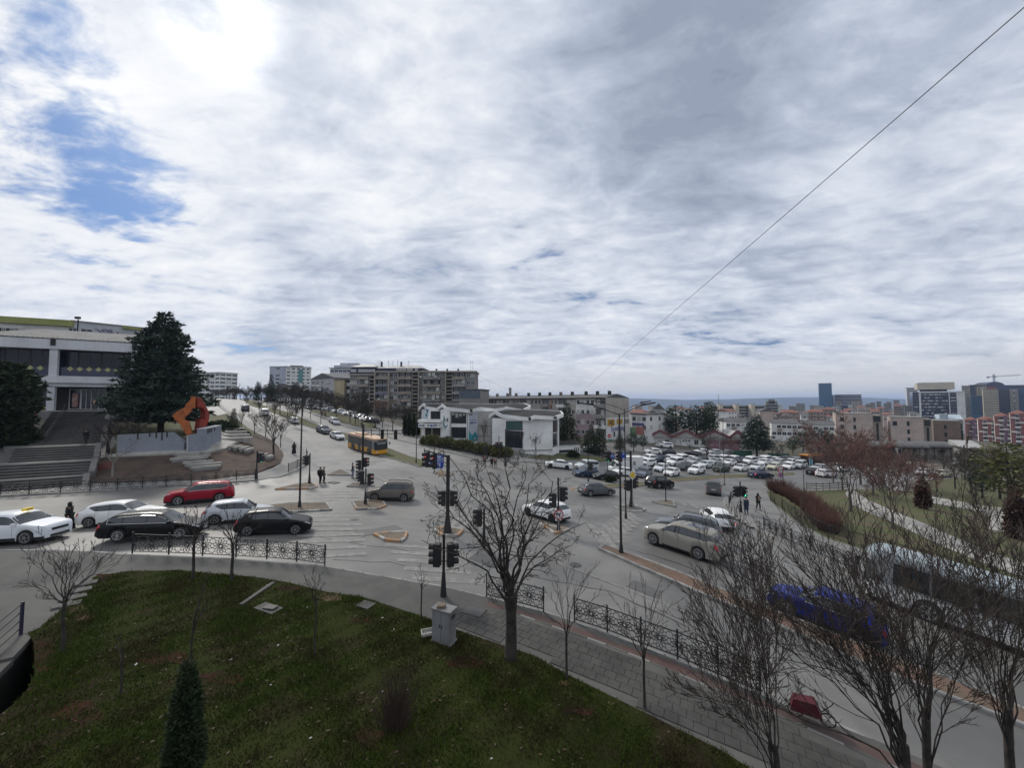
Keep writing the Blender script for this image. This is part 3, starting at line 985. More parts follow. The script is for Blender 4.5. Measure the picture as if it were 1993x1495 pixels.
def patch(S, ss, vv, side, off=0.006, kick=None):
 """Grid on the body surface, lifted off it; side +1 left, -1 right, 0 both halves across the roof."""
 rows = []
 e = 1e-3
 for s in ss:
  row = []
  if side == 0:
   cols = [(v, 1) for v in vv] + [(v, -1) for v in vv[::-1][1:]]
  else:
   cols = [(v, side) for v in vv]
   if kick and s > kick[0]:                    # the sill of the rear side window sweeps up
    f = (s - kick[0]) / (kick[1] - kick[0])
    cols = [(v + (vv[-1] - v) * .8 * f, side) for v in vv]
  for v, sd in cols:
   p = S(s, v)
   du = S(min(s + e, 1), v) - S(max(s - e, 0), v)
   v1 = min(v + .02, 8)
   dv = S(s, v1) - S(s, v1 - .04)
   n = du.cross(dv)
   n = n.normalized() if n.length > 1e-9 else Vector((0, 0, 1))
   if n.y < -1e-4 or (abs(n.y) <= 1e-4 and n.z < 0):
    n = -n
   if n.z < -.2:
    n = -n
   q = p + n * off
   row.append((q.x, q.y * sd, q.z))
  rows.append(row)
 m = len(rows[0])
 vs_ = [q for r_ in rows for q in r_]
 fs = []
 for i in range(len(rows) - 1):
  for k in range(m - 1):
   f = (i * m + k, i * m + k + 1, (i + 1) * m + k + 1, (i + 1) * m + k)
   fs.append(f[::-1] if side < 0 else f)
 return vs_, fs

WHEELS = {}

def wheel_meshes(Rw, w=0.21, spokes=5, dark=False):
 k = (round(Rw, 2), spokes, dark)
 if k in WHEELS:
  return WHEELS[k]
 t = MB().lathe([(Rw * .70, -w / 2), (Rw * .93, -w / 2), (Rw, -w / 2 + .03), (Rw, w / 2 - .03), (Rw * .93, w / 2), (Rw * .70, w / 2)], n=18, axis='y')
 r_ = MB().lathe([(Rw * .70, w / 2 - .01), (Rw * .70, w / 2 + .008), (Rw * .61, w / 2 + .008), (Rw * .61, w / 2 - .05)], n=18, axis='y')
 h = w / 2 + .004
 for i in range(spokes):
  a = 2 * math.pi * i / spokes
  r_.bar((math.cos(a) * Rw * .08, h - .012, math.sin(a) * Rw * .08), (math.cos(a) * Rw * .64, h, math.sin(a) * Rw * .64), Rw * (.62 / spokes + .08), .02)
 r_.lathe([(Rw * .14, h - .02), (Rw * .14, h + .008), (.01, h + .012)], n=8, axis='y')
 d = MB().lathe([(Rw * .69, w / 2 - .065), (.01, w / 2 - .06)], n=18, axis='y')
 WHEELS[k] = (t.mesh('tyre', M_RUBBER, 40), r_.mesh('rim', M_BLACK if dark else M_RIM, 40), d.mesh('brake_disc', M_BLACK))
 return WHEELS[k]

CARS = {}

def car_proto(kind, col, detail=2, spokes=5, dark=False, rails=False, sunroof=False, brake=False, chrome=False):
 key = (kind, col, detail, spokes, dark, rails, sunroof, brake, chrome)
 if key in CARS:
  return copy_tree(CARS[key])
 T = TYPES[kind]
 S = car_surface(T)
 L, W = T['L'], T['W'] / 2
 root = link('car', None)
 ra = T['R'] + .055
 ss = set([0, .006, .012, .025, .04, .06, .09, .12] + [i / 26 for i in range(27)] + [p[0] for p in T['top']])
 for a in (T['fa'] / L, (T['fa'] + T['wb']) / L):
  ss |= {a + math.cos(math.pi * i / 10) * ra / L * (1.0 if 0 < i < 10 else 1.001) for i in range(11)}
  ss = {s for s in ss if not (abs(s - a) * L < ra and min(abs(s - (a + math.cos(math.pi * i / 10) * ra / L)) for i in range(11)) > 1e-6)}
 ss = sorted(s for s in ss if 0 <= s <= 1)
 if detail < 2:
  ss = [s for i, s in enumerate(ss) if i % 2 == 0 or s in (0, 1)]
  ss[-1] = 1.0
 vv = [0, 1, 2, 3, 4, 5, 6, 7, 8]
 mb = MB()
 n0 = len(vv) * 2 - 1
 rows = []
 for s in ss:
  left = [S(s, v) for v in vv]
  rows.append([(p.x, p.y, p.z) for p in left] + [(p.x, -p.y, p.z) for p in left[::-1][1:]])
 fs = []
 for i in range(len(rows) - 1):
  for k in range(n0 - 1):
   fs.append((i * n0 + k, i * n0 + k + 1, (i + 1) * n0 + k + 1, (i + 1) * n0 + k))
 fs.append(tuple(range(n0 - 1, -1, -1)))
 o = (len(rows) - 1) * n0
 fs.append(tuple(range(o, o + n0)))
 mb.add([q for r_ in rows for q in r_], fs)
 body = part('body', mb, M_PAINT, root, 38)
 body.color = (*col, 1)
 ub = MB().box((0, 0, .40), (L * .93, T['W'] * .84, .42))
 part('underbody', ub, M_BLACK, root)

 def pt(name, s0, s1, v0, v1, m, ns=5, nv=2, sides=(1, -1), off=.007, kick=None):
  for sd in sides:
   a = patch(S, np.linspace(s0, s1, ns), list(np.linspace(v0, v1, nv)), sd, off, kick)
   part(name, MB().add(*a), m, root, 60)
 a0, a1 = T['a']
 bs = [a0, T['b'], T['b'] + (a1 - T['b']) * .62, a1]
 for sd in (1, -1):
  part('pillar_trim', MB().add(*patch(S, np.linspace(a0 + .004, a1 - .004, 18), [4.10, 4.5, 4.93], sd, .003, (a1 - .08, a1 + .01))), M_BLACK, root, 60)
 for i in range(3):
  g0, g1 = bs[i] + (.006 if i else 0), bs[i + 1] - (.006 if i < 2 else 0)
  pt('side_window', g0, g1, 4.14, 4.90, M_CGLASS, 7, 3, kick=(a1 - .075, a1 + .01))
 w0, w1 = T['ws']
 pt('windscreen', w0 + .008, w1 - .012, 5.15, 8, M_CGLASS, 6, 5, (0,))
 r0, r1 = T['rw']
 pt('rear_window', r0 + .004, r1 - .004, 5.15, 8, M_CGLASS, 4, 5, (0,))
 pt('headlight', .012, .085, 3.1, 4.3, M_LAMP, 5, 3)
 pt('tail_light', .955, .992, 2.35, 3.95, M_BRAKE if brake else M_TAIL, 4, 3)
 if T.get('clad'):
  pt('sill_trim', .02, .98, 0, .75, M_BLACK, 60, 2)
 else:
  pt('sill_trim', .30, .70, 0, .35, M_BLACK, 12, 2)
 if chrome:
  for sd in (1, -1):
   p = [S(s, 4.03) for s in np.linspace(a0, a1, 14)] + [S(s, 4.96) for s in np.linspace(a1, a0 + .05, 14)]
   part('window_trim', MB().tube([(q.x, (q.y + .01) * sd, q.z) for q in p], .014, 4), M_CHROME, root)
 if detail >= 1:
  zf = T['top'][1][1]
  part('grille', MB().box((L / 2 - .01, 0, zf * .80), (.05, W * .95, .13)), M_BLACK, root)
  part('bumper_intake', MB().box((L / 2 - .008, 0, .34), (.05, W * 1.1, .12)), M_BLACK, root)
  part('number_plate', MB().box((L / 2 + .02, 0, .45), (.02, .5, .11)), M_PLATE, root)
  part('number_plate', MB().box((-L / 2 - .012, 0, zf * .98), (.02, .5, .11)), M_PLATE, root)
  part('rear_bumper_trim', MB().box((-L / 2 + .0, 0, .36), (.05, W * 1.3, .14)), M_BLACK, root)
  for sd in (1, -1):
   q = S(w0 + .05, 4.2)
   mm = MB().box((0, 0, 0), (.12, .20, .14))
   mm.v = [(x * (1 if x > 0 else .6), y, z) for x, y, z in mm.v]
   mo = part('mirror', mm, M_PAINT, root, 30, loc=(q.x - .02, (q.y + .12) * sd, q.z + .04))
   mo.color = (*col, 1)
 if detail >= 2:
  for sd in (1, -1):
   for s in (T['b'], a0 + .03, bs[2] + .01):
    p = [S(s, v) for v in np.linspace(.35, 4.0, 9)]
    part('door_seam', MB().tube([(q.x, (q.y - .002) * sd, q.z) for q in p], .009, 4), M_BLACK, root)
   for s in (T['b'] - .03, bs[2] - .01):
    q = S(s, 3.35)
    hb = part('door_handle', MB().box((0, 0, 0), (.17, .03, .03)), M_PAINT, root, loc=(q.x, (q.y + .012) * sd, q.z))
    hb.color = (*col, 1)
 if rails:
  for sd in (1, -1):
   p = [S(s, 6.0) for s in np.linspace(w1 + .03, a1 - .02, 10)]
   part('roof_rail', MB().tube([(q.x, q.y * sd, q.z + .05 - (.045 if i in (0, 9) else 0)) for i, q in enumerate(p)], .022, 5), M_CHROME if chrome else M_BLACK, root, 60)
 if sunroof:
  pt('sunroof', w1 + .03, .80, 6.6, 8, M_CGLASS, 5, 4, (0,))
 ty, ri, bd = wheel_meshes(T['R'], spokes=spokes, dark=dark)
 for xa in (L / 2 - T['fa'], L / 2 - T['fa'] - T['wb']):
  for sd in (1, -1):
   wh = link('wheel', ty, root, (xa, sd * (W - .125), T['R']), rotz=0 if sd > 0 else math.pi)
   link('rim', ri, wh)
   if detail >= 1:
    link('brake_disc', bd, wh)
 CARS[key] = root
 return root

WHITE, SILVER, GREY, DGREY, BLACK, NAVY = (.74, .74, .73), (.42, .43, .44), (.20, .205, .21), (.055, .057, .062), (.006, .006, .007), (.02, .028, .06)
RED, BLUE, SAND, BROWN, GREEN, CREAM = (.27, .008, .022), (.015, .04, .36), (.25, .235, .205), (.14, .125, .108), (.05, .065, .05), (.55, .52, .40)

def car(kind, col, at, head, label, group=None, detail=1, cat='car', name='car', **kw):
 """at: pixel of the middle of the footprint, or a Vector; head: heading in degrees (0 = to the right, 90 = away)."""
 p = at if isinstance(at, Vector) else G(*at)
 o = car_proto(kind, col, detail, **kw)
 o.name = name
 o.location = (p.x, p.y, land(p.x, p.y) + .012)
 o.rotation_mode = 'QUATERNION'
 o.rotation_quaternion = slope_quat(p.x, p.y, R(head))
 for k in ('group',):
  if k in o:
   del o[k]
 tag(o, label, cat, group)
 return o

def car_w(kind, col, rear, front, side, label, **kw):
 """Placed by the ground contact pixels of the two near wheels; side: +1 if these are the left wheels."""
 a, b = G(*rear), G(*front)
 T = TYPES[kind]
 d = b - a
 ang = math.atan2(d.y, d.x)
 u = Vector((math.cos(ang), math.sin(ang), 0))
 n = Vector((-u.y, u.x, 0)) * side
 axle = (a + b) / 2
 c = axle + u * ((T['fa'] + T['wb'] / 2) - T['L'] / 2) - n * (T['W'] / 2 - .1)
 return car(kind, col, Vector((c.x, c.y, 0)), math.degrees(ang), label, **kw)

# on the road
tx = car_w('suv', (.68, .70, .72), (-56, 1067), (46, 1061), -1, 'white taxi with a yellow roof sign beside the woman in black', group='cars on the road', detail=2, spokes=6, cat='taxi', name='taxi')
sgn = MB().prism([(-.10, -.22), (.10, -.22), (.10, .22), (-.10, .22)], 0, .15)
part('taxi_sign', sgn, mat('taxi_yellow', (.75, .55, .05), rough=.4, emit=(1, .7, .1, .1)), tx, loc=(.55, 0, 1.69))
fo = link('lettering', text_mesh('TAXI', .13, M_BLACK), tx, (.655, 0, 1.765))
fo.rotation_euler = (R(90), 0, R(90))
car_w('hatch', WHITE, (173, 1028), (270, 1021), -1, 'white hatchback behind the black estate car, in the left street', group='cars on the road', detail=2, spokes=7)
car_w('estate', BLACK, (229, 1056), (348, 1050.5), -1, 'black estate car with chrome window trim and roof rails', group='cars on the road', detail=2, spokes=9, rails=True, chrome=True)
car_w('suv', RED, (430, 977), (341, 985), 1, 'glossy red car with a pale roof, facing left along the patterned fence', group='cars on the road', detail=2, spokes=7, chrome=True)
car_w('hatch', (.5, .52, .54), (421, 1022), (503, 1017), -1, 'silver hatchback waiting behind the black hatchback', group='cars on the road', detail=2, spokes=5)
car_w('hatch', BLACK, (484, 1044), (570, 1041), -1, 'black hatchback beside the end of the lattice fence, leading the left queue', group='cars on the road', detail=2, spokes=5)
car_w('boxy', BROWN, (784, 977), (730, 976), 1, 'boxy grey-brown car with roof rails, turning left past the traffic lights', group='cars on the road', detail=2, spokes=5, rails=True)
car_w('hatch', WHITE, (1075, 1018), (1027, 1004), 1, 'white hatchback seen through the branches of the large pollarded tree', group='cars on the road', detail=2, dark=True)
car_w('hatch', (.10, .105, .112), (1147, 967), (1189, 966), -1, 'dark grey hatchback with silver wheels crossing the junction to the right', group='cars on the road', detail=2, spokes=9)
car('suv', BLACK, (1284, 950), 33, 'black off-roader with red tail lights driving beside the car park verge', group='cars on the road', detail=2)
car('van', (.10, .10, .10), (1389, 962), 62, 'dark people carrier seen from behind, entering the right-hand road', group='cars on the road', detail=2)
car('sedan', NAVY, (1481, 931), 18, 'navy saloon with its brake lights lit, beside the round sign', group='cars on the road', detail=2, brake=True)
car_w('hatch', WHITE, (1385, 1029), (1366, 1013), 1, 'white hatchback waiting at the right corner, seen from behind', group='cars on the road', detail=2, brake=True)
car_w('luxury', SAND, (1352, 1088), (1277, 1063), 1, 'large champagne off-roader with a dark glass roof, by the long median', group='cars on the road', detail=2, spokes=10, sunroof=True)
car('suv', (.13, .14, .155), (1338, 1046), 152, 'grey car half hidden behind the champagne off-roader', group='cars on the road', detail=2, rails=True)
car_w('hatch', (.010, .022, .18), (1652, 1246), (1552, 1206), 1, 'bright blue car behind the bare trees, by the end of the long median', group='cars on the road', detail=2, spokes=7, chrome=True)
car('sedan', WHITE, (1087, 911), 179, 'white saloon facing left in front of the gallery grass', group='cars on the road', detail=2, dark=True)
bdir = -46
car('suv', (.10, .11, .12), (629, 843), bdir + 3, 'dark car coming down the boulevard, ahead of the bus lane', group='cars on the boulevard')
car('hatch', (.60, .60, .60), (656, 854), bdir + 3, 'pale grey car coming down the boulevard just ahead of the yellow bus', group='cars on the boulevard')
car('hatch', WHITE, (571, 823), 131, 'white car driving away up the boulevard, beside the grass median', group='cars on the boulevard')
car('suv', DGREY, (477, 799), 127, 'dark car with a pale roof climbing the boulevard', group='cars on the boulevard')
car('hatch', WHITE, (436, 775), 125, 'white car farthest up the boulevard', group='cars on the boulevard')
car('van', (.62, .62, .60), (515, 808), 128, 'pale van climbing the boulevard beside the median', group='cars on the boulevard')

# parked cars: car park beyond the junction, row by row
PARK = [
 ('van', (.17, .19, .22), (1253, 929), 232, 'blue-grey people carrier parked behind the yellow diamond sign'),
 ('hatch', WHITE, (1307, 926), 225, 'white hatchback in the front row of the car park, behind the thin black pole'),
 ('suv', WHITE, (1356, 922), 222, 'white crossover in the middle of the front row of the car park'),
 ('suv', GREEN, (1404, 918), 218, 'dark green off-roader in the front row of the car park'),
 ('hatch', WHITE, (1442, 917), 218, 'white hatchback between the dark green off-roader and the navy saloon'),
 ('hatch', (.62, .63, .64), (1474, 915), 215, 'pale hatchback parked just above the navy saloon'),
 ('hatch', CREAM, (1507, 914), 215, 'cream car parked beside the round sign'),
 ('hatch', WHITE, (1536, 913), 215, 'white car right of the cream car'),
 ('van', SILVER, (1557, 911), 215, 'grey car at the right end of the front row'),
 ('suv', WHITE, (1258, 908), 215, 'white double-cab car parked in the second row above the blue-grey carrier'),
 ('van', WHITE, (1314, 906), 215, 'white delivery van in the second row of the car park'),
 ('hatch', (.62, .64, .66), (1287, 917), 225, 'pale grey car squeezed behind the white hatchback'),
 ('hatch', DGREY, (1331, 914), 222, 'dark grey hatchback between the white van and the white crossover'),
 ('hatch', SILVER, (1351, 904), 215, 'silver hatchback in the second row near the bare plane tree'),
 ('estate', (.58, .60, .62), (1373, 910), 220, 'pale estate car behind the white crossover'),
 ('hatch', SILVER, (1391, 904), 215, 'small silver car behind the dark green off-roader'),
 ('hatch', WHITE, (1419, 906), 215, 'white car in the second row, right of the black mast'),
 ('sedan', DGREY, (1432, 903), 300, 'dark saloon standing across the second row'),
 ('van', WHITE, (1459, 903), 215, 'white panel van in the second row above the pale hatchback'),
 ('hatch', WHITE, (1487, 905), 215, 'white hatchback right of the white panel van'),
 ('estate', SILVER, (1515, 905), 212, 'silver estate car in the second row'),
 ('hatch', WHITE, (1538, 905), 212, 'white car at the right end of the second row'),
 ('hatch', (.03, .05, .09), (1139, 928), 208, 'dark blue hatchback nearest the junction, left of the black car with a bush before it'),
 ('hatch', (.025, .028, .03), (1178, 934), 205, 'black hatchback parked at the near end of the car park'),
 ('van', (.5, .53, .54), (1141, 915), 208, 'silver van behind the dark blue hatchback'),
 ('hatch', WHITE, (1213, 926), 205, 'white hatchback parked in front of the camper vans'),
 ('suv', SILVER, (1240, 917), 218, 'silver car behind the yellow diamond sign post'),
 ('hatch', WHITE, (1270, 884), 190, 'white car in the rear car park beside the lawn, left end'),
 ('hatch', DGREY, (1297, 885), 190, 'dark car parked next to the white one beside the rear lawn'),
 ('suv', WHITE, (1293, 872), 190, 'white car parked high up by the pale low building'),
 ('suv', BLACK, (1350, 891), 140, 'black car slanting down the rear drive, left of the plane tree'),
 ('hatch', WHITE, (1365, 884), 185, 'white car in the rear row, just right of the black slanting car'),
 ('hatch', SILVER, (1390, 885), 190, 'silver car in the rear row behind the plane tree'),
 ('sedan', DGREY, (1402, 894), 200, 'dark saloon beside the green fence drive'),
 ('hatch', GREY, (1413, 886), 190, 'grey car in the rear row next to the green fence'),
 ('hatch', BLACK, (1585, 924), 30, 'black car at the entrance by the orange kiosk'),
 ('hatch', SILVER, (1594, 916), 200, 'silver car in front of the orange kiosk'),
 ('suv', WHITE, (1609, 929), 20, 'white car beside the plank fence'),
 ('van', WHITE, (1637, 917), 200, 'white van behind the reddish bare trees'),
 ('suv', WHITE, (1153, 879), 200, 'white car parked under the spruces by the gallery annexe'),
 ('hatch', WHITE, (1925, 893), 200, 'white car among the market trees, far right'),
 ('hatch', SILVER, (1870, 906), 200, 'silver car among the market trees'),
 ('van', WHITE, (1841, 888), 180, 'white van in front of the market sheds'),
 ('hatch', WHITE, (1795, 925), 195, 'white car behind the dark red cypress'),
 ('hatch', CREAM, (1832, 928), 195, 'cream car behind the park path'),
 ('suv', BLACK, (8, 852), 5, 'silver and black car parked beside the stairs at the left edge'),
]
for kind_, c_, at_, h_, lab_ in PARK:
 car(kind_, c_, at_, h_, lab_, group='parked cars', detail=1)
rr = random.Random(5)
for i in range(15):
 px = 1262 + 20.5 * i
 c_ = [WHITE, SILVER, DGREY, WHITE, (.6, .6, .62), NAVY][(i * 5 + i // 4) % 6]
 car(rr.choice(['hatch', 'hatch', 'estate', 'van', 'suv']), c_, (px, 899.5 + .3 * (i % 3) + (1.5 if i > 8 else 0)), 214 + rr.uniform(-4, 4), {WHITE: 'white', SILVER: 'silver', DGREY: 'dark grey', NAVY: 'navy'}.get(c_, 'pale grey') + ' car, ' + 'first second third fourth fifth sixth seventh eighth ninth tenth eleventh twelfth thirteenth fourteenth fifteenth'.split()[i] + ' from the left in the rearmost row of the car park', group='rearmost row of the car park', detail=0)
ORD = 'first second third fourth fifth sixth seventh eighth ninth tenth eleventh twelfth thirteenth fourteenth fifteenth sixteenth'.split()
cols = [WHITE, WHITE, SILVER, (.6, .6, .62), DGREY, WHITE, NAVY, GREY]
# the row of cars along the boulevard's right-hand verge
row_pts = [G(x, y) for x, y in ((612, 797), (640, 801), (700, 815), (722, 823))]
for i in range(10):
 f = i / 9 * 2.999
 k = int(f)
 p = row_pts[k].lerp(row_pts[k + 1], f - k)
 c_ = cols[(i * 3 + 1) % 8]
 nm = {WHITE: 'white', SILVER: 'silver', DGREY: 'dark grey', NAVY: 'navy', GREY: 'grey'}.get(c_, 'pale grey')
 car(rr.choice(['hatch', 'estate', 'hatch']), c_, p, 215 + rr.uniform(-5, 5), nm + ' car, ' + ORD[i] + ' from the left in the slanted row behind the boulevard verge', group='row of cars behind the boulevard verge', detail=0)
for i in range(12):
 f = i / 11
 p = BOUL[4].lerp(BOUL[6], f * 1.05) + Vector((rr.uniform(5.5, 6.5), 4.5, 0))
 c_ = cols[(i * 5 + 2) % 8]
 nm = {WHITE: 'white', SILVER: 'silver', DGREY: 'dark grey', NAVY: 'navy', GREY: 'grey'}.get(c_, 'pale grey')
 car(rr.choice(['hatch', 'estate', 'suv']), c_, p, -48, nm + ' car, ' + ORD[i] + ' from the junction in the queue on the far boulevard lane', group='queue on the far boulevard lane', detail=0)

# ------------------------------------------------------------------ trees
M_BARK = mat('bark', (0.052, 0.044, 0.037), rough=0.95, col2=(0.020, 0.018, 0.016), scale=2.5, var=0.3, bump=0.6, bscale=22)
M_TWIG = mat('twigs', (0.048, 0.037, 0.031), rough=0.95, var=0.25, scale=1.2)
M_TWIGR = mat('reddish_twigs', (0.165, 0.085, 0.072), rough=0.95, col2=(0.11, 0.07, 0.06), var=0.25, scale=.8)
M_TWIGG = mat('grey_twigs', (0.115, 0.098, 0.085), rough=0.95, col2=(0.085, 0.07, 0.06), var=0.25, scale=.8)
M_TWIGO = mat('orange_twigs', (0.20, 0.10, 0.045), rough=0.95, col2=(0.14, 0.08, 0.05), var=0.25, scale=.8)
M_BARKW = mat('pale_bark', (0.26, 0.235, 0.20), rough=0.9, col2=(0.15, 0.135, 0.115), scale=2, var=0.2)
M_NEEDLE = mat('cedar_needles', (0.030, 0.050, 0.038), rough=0.8, col2=(0.062, 0.085, 0.062), scale=0.9, var=0.35, spec=.25)
M_NEEDLE2 = mat('spruce_needles', (0.032, 0.050, 0.026), rough=0.8, col2=(0.060, 0.072, 0.036), scale=1.2, var=0.35, spec=.25)
M_NEEDLE3 = mat('pine_needles', (0.075, 0.095, 0.030), rough=0.8, col2=(0.13, 0.11, 0.04), scale=0.8, var=0.35, spec=.25)
M_THUJA = mat('thuja_foliage', (0.022, 0.038, 0.018), rough=0.85, col2=(0.045, 0.058, 0.026), scale=2, var=0.35, spec=.2)
M_HEDGE = mat('hedge_leaves', (0.125, 0.125, 0.045), rough=0.85, col2=(0.075, 0.08, 0.032), scale=2, var=0.35)
M_REDH = mat('red_hedge_twigs', (0.125, 0.058, 0.045), rough=0.9, col2=(0.085, 0.05, 0.038), scale=1.2, var=0.35)
M_CYPR = mat('dark_red_cypress', (0.075, 0.030, 0.024), rough=0.9, col2=(0.045, 0.03, 0.02), scale=2, var=0.35)
UP = Vector((0, 0, 1))

def rvec(rnd):
 while True:
  v = Vector((rnd.uniform(-1, 1), rnd.uniform(-1, 1), rnd.uniform(-1, 1)))
  if .05 < v.length < 1:
   return v.normalized()

def swing(d, ang, rnd, flat=0.0):
 """A direction ang away from d, at random round it."""
 a = d.orthogonal().normalized()
 b = d.cross(a)
 t_ = rnd.uniform(0, 2 * math.pi)
 s = a * math.cos(t_) + b * math.sin(t_)
 s.z *= (1 - flat)
 return (d * math.cos(ang) + s.normalized() * math.sin(ang)).normalized()

def grow(T, C, rnd, p, d, L, r, lvl, mx, pr):
 n = 5 if lvl < mx - 1 else 3
 pts, rad, dd = [p], [r], d
 tip = max(pr['twig'] * .7, r * (.42 if lvl < mx else .3))
 for i in range(n):
  dd = (dd + rvec(rnd) * pr['wig'] + UP * pr['up']).normalized()
  p = p + dd * (L / n)
  pts.append(p)
  rad.append(r + (tip - r) * (i + 1) / n)
 (T if lvl <= pr.get('tl', 1) else C).tube(pts, rad, 6 if lvl == 0 else (5 if lvl == 1 else 3), cap=(lvl <= 1))
 if lvl < mx:
  kids(T, C, rnd, pts, rad, L, lvl, mx, pr)

def kids(T, C, rnd, pts, rad, L, lvl, mx, pr):
 k = pr['kids'][min(lvl, len(pr['kids']) - 1)]
 n = len(pts) - 1
 for j in range(k):
  t_ = pr.get('from', .28) + (1 - pr.get('from', .28)) * (j + rnd.uniform(.3, 1.0)) / k
  x = min(t_ * n, n - 1e-4)
  i = int(x)
  q = pts[i].lerp(pts[i + 1], x - i)
  d0 = (pts[i + 1] - pts[i]).normalized()
  d1 = swing(d0, R(rnd.uniform(*pr['ang'])), rnd)
  ll = L * pr['len'] * rnd.uniform(.65, 1.15) * (1.15 - .55 * t_)
  rr_ = max(pr['twig'], (rad[i] + (rad[i + 1] - rad[i]) * (x - i)) * rnd.uniform(.45, .65))
  grow(T, C, rnd, q, d1, ll, rr_, lvl + 1, mx, pr)

def bare_tree(seed, H, fork, r0, nl=5, low=.16, thin=1.0, spread=35, mx=4, twig=.010, kids_=(5, 5, 4), length=.62, wig=.14, up=.10, ang=(25, 55), bark=None, twigm=None, limbs=None, name='bare_tree', lean=(0, 0), swell=0):
 """Leafless tree with its foot at the origin; limbs: end points of its main limbs, if they are known."""
 rnd = random.Random(seed)
 T, C = MB(), MB()
 pr = dict(kids=kids_, len=length, wig=wig, up=up, ang=ang, twig=twig)
 top = Vector((lean[0], lean[1], fork))
 pts = [Vector((0, 0, -.15)), Vector((0, 0, .12)), top * .35 + rvec(rnd) * .03, top * .7 + rvec(rnd) * .04, top]
 T.tube(pts, [r0 * 1.35, r0 * 1.1, r0, r0 * .92, r0 * (.9 + swell)], 8)
 ends = limbs
 if ends is None:
  ends = []
  for i in range(nl):
   a = 2 * math.pi * (i + rnd.uniform(-.3, .3)) / nl
   t_ = R(spread) * rnd.uniform(.55, 1.15) if i else R(6)
   L = (H - fork) * rnd.uniform(.55, .75) / max(.5, math.cos(t_) ** .5)
   ends.append(top + Vector((math.sin(t_) * math.cos(a), math.sin(t_) * math.sin(a), math.cos(t_))) * L)
 for e in ends:
  e = Vector(e)
  v = e - top
  L = v.length
  start = top - Vector((0, 0, rnd.uniform(0, low) * fork))
  c = start + UP * (.30 * L) + v * .18
  n = 7
  lp = []
  for i in range(n + 1):
   f = i / n
   q = start * (1 - f) ** 2 + c * (2 * f * (1 - f)) + e * f * f
   lp.append(q + (rvec(rnd) * .03 * L * wig / .14 if 0 < i else Vector()))
  rl = r0 * rnd.uniform(.42, .58) * (1 if len(ends) < 7 else .8) * thin
  lr = [max(twig, rl * (1 - .82 * (i / n) ** .8)) for i in range(n + 1)]
  T.tube(lp, lr, 6)
  kids(T, C, rnd, lp, lr, L, 0, mx - 1, pr)
 tb, tw = bark or M_BARK, twigm or M_TWIG
 root = link(name, None)
 part('trunk', T, tb, root, 60)
 part('crown', C, tw, root)
 return root

def spray(mb, rnd, p, d, size, n=3):
 """A tuft of needles: n thin leaf-shaped blades round direction d."""
 for _ in range(n):
  e = (d + rvec(rnd) * .75).normalized()
  s = e.cross(rvec(rnd))
  if s.length < .1:
   s = e.orthogonal()
  s = s.normalized() * size * rnd.uniform(.14, .24)
  L = size * rnd.uniform(.7, 1.3)
  mid = p + e * L * .45
  mb.add([p, mid + s, p + e * L, mid - s], [(0, 1, 2, 3)])

def conifer(seed, H, Rad, style='spruce', m=None, r0=.2, dens=1.0, bare=.06, name='conifer', tuft=.42):
 rnd = random.Random(seed)
 T, C = MB(), MB()
 lean = Vector((rnd.uniform(-.02, .02), rnd.uniform(-.02, .02), 1)) * H
 T.tube([Vector((0, 0, -.2)), lean * .3, lean * .7, lean], [r0, r0 * .8, r0 * .4, .02], 7)
 z = bare * H
 while z < H * .985:
  f = z / H
  if style == 'spruce':
   rad = Rad * (1 - f) ** .85 + .12
   droop, rise = -.22, .05
  elif style == 'cedar':
   rad = Rad * (1 - f ** 1.8) ** .75 * (.85 + .3 * rnd.random()) * (1 if f > .16 else .55 + 2.6 * f)
   droop, rise = -.06, .10
  else:                                          # pine, loose rounded crown
   rad = Rad * math.sin(math.pi * min(.97, .12 + .85 * (f - bare) / (1 - bare))) ** .7
   droop, rise = .12, .12
  k = max(3, int((5 + rad * 1.1) * dens))
  a0 = rnd.uniform(0, 6.28)
  for i in range(k):
   a = a0 + 6.283 * (i + rnd.uniform(-.35, .35)) / k
   L = rad * rnd.uniform(.62, 1.08)
   d = Vector((math.cos(a), math.sin(a), rise)).normalized()
   base = lean * f
   pts = [base + d * L * t_ + UP * (droop * L * t_ * t_) for t_ in (0, .35, .7, 1)]
   if L > .5:
    C.tube(pts, [max(.012, r0 * .22 * (1 - f)), .02, .012, .006], 3, cap=False, mi=1)
   n = max(2, int(L / (tuft * .40) * dens))
   for j in range(n):
    t_ = .16 + .86 * (j + rnd.random()) / n
    x = min(t_, .999) * 3
    ii = int(x)
    q = pts[ii].lerp(pts[ii + 1], x - ii)
    side = Vector((-d.y, d.x, 0)) * rnd.uniform(-1, 1) * L * .20 * (1.2 - t_)
    spray(C, rnd, q + side + UP * rnd.uniform(-.06, .10), (d + side.normalized() * .8 + UP * (.15 if style != 'spruce' else -.15)).normalized() if side.length > 1e-6 else d, tuft * rnd.uniform(.7, 1.2), 3)
  z += (.36 if style != 'cedar' else .42) * (H / 10) ** .5 * rnd.uniform(.8, 1.2) / dens ** .5
 root = link(name, None)
 part('trunk', T, M_BARK, root, 60)
 part('crown', C, [m or M_NEEDLE2, M_BARK], root)
 return root

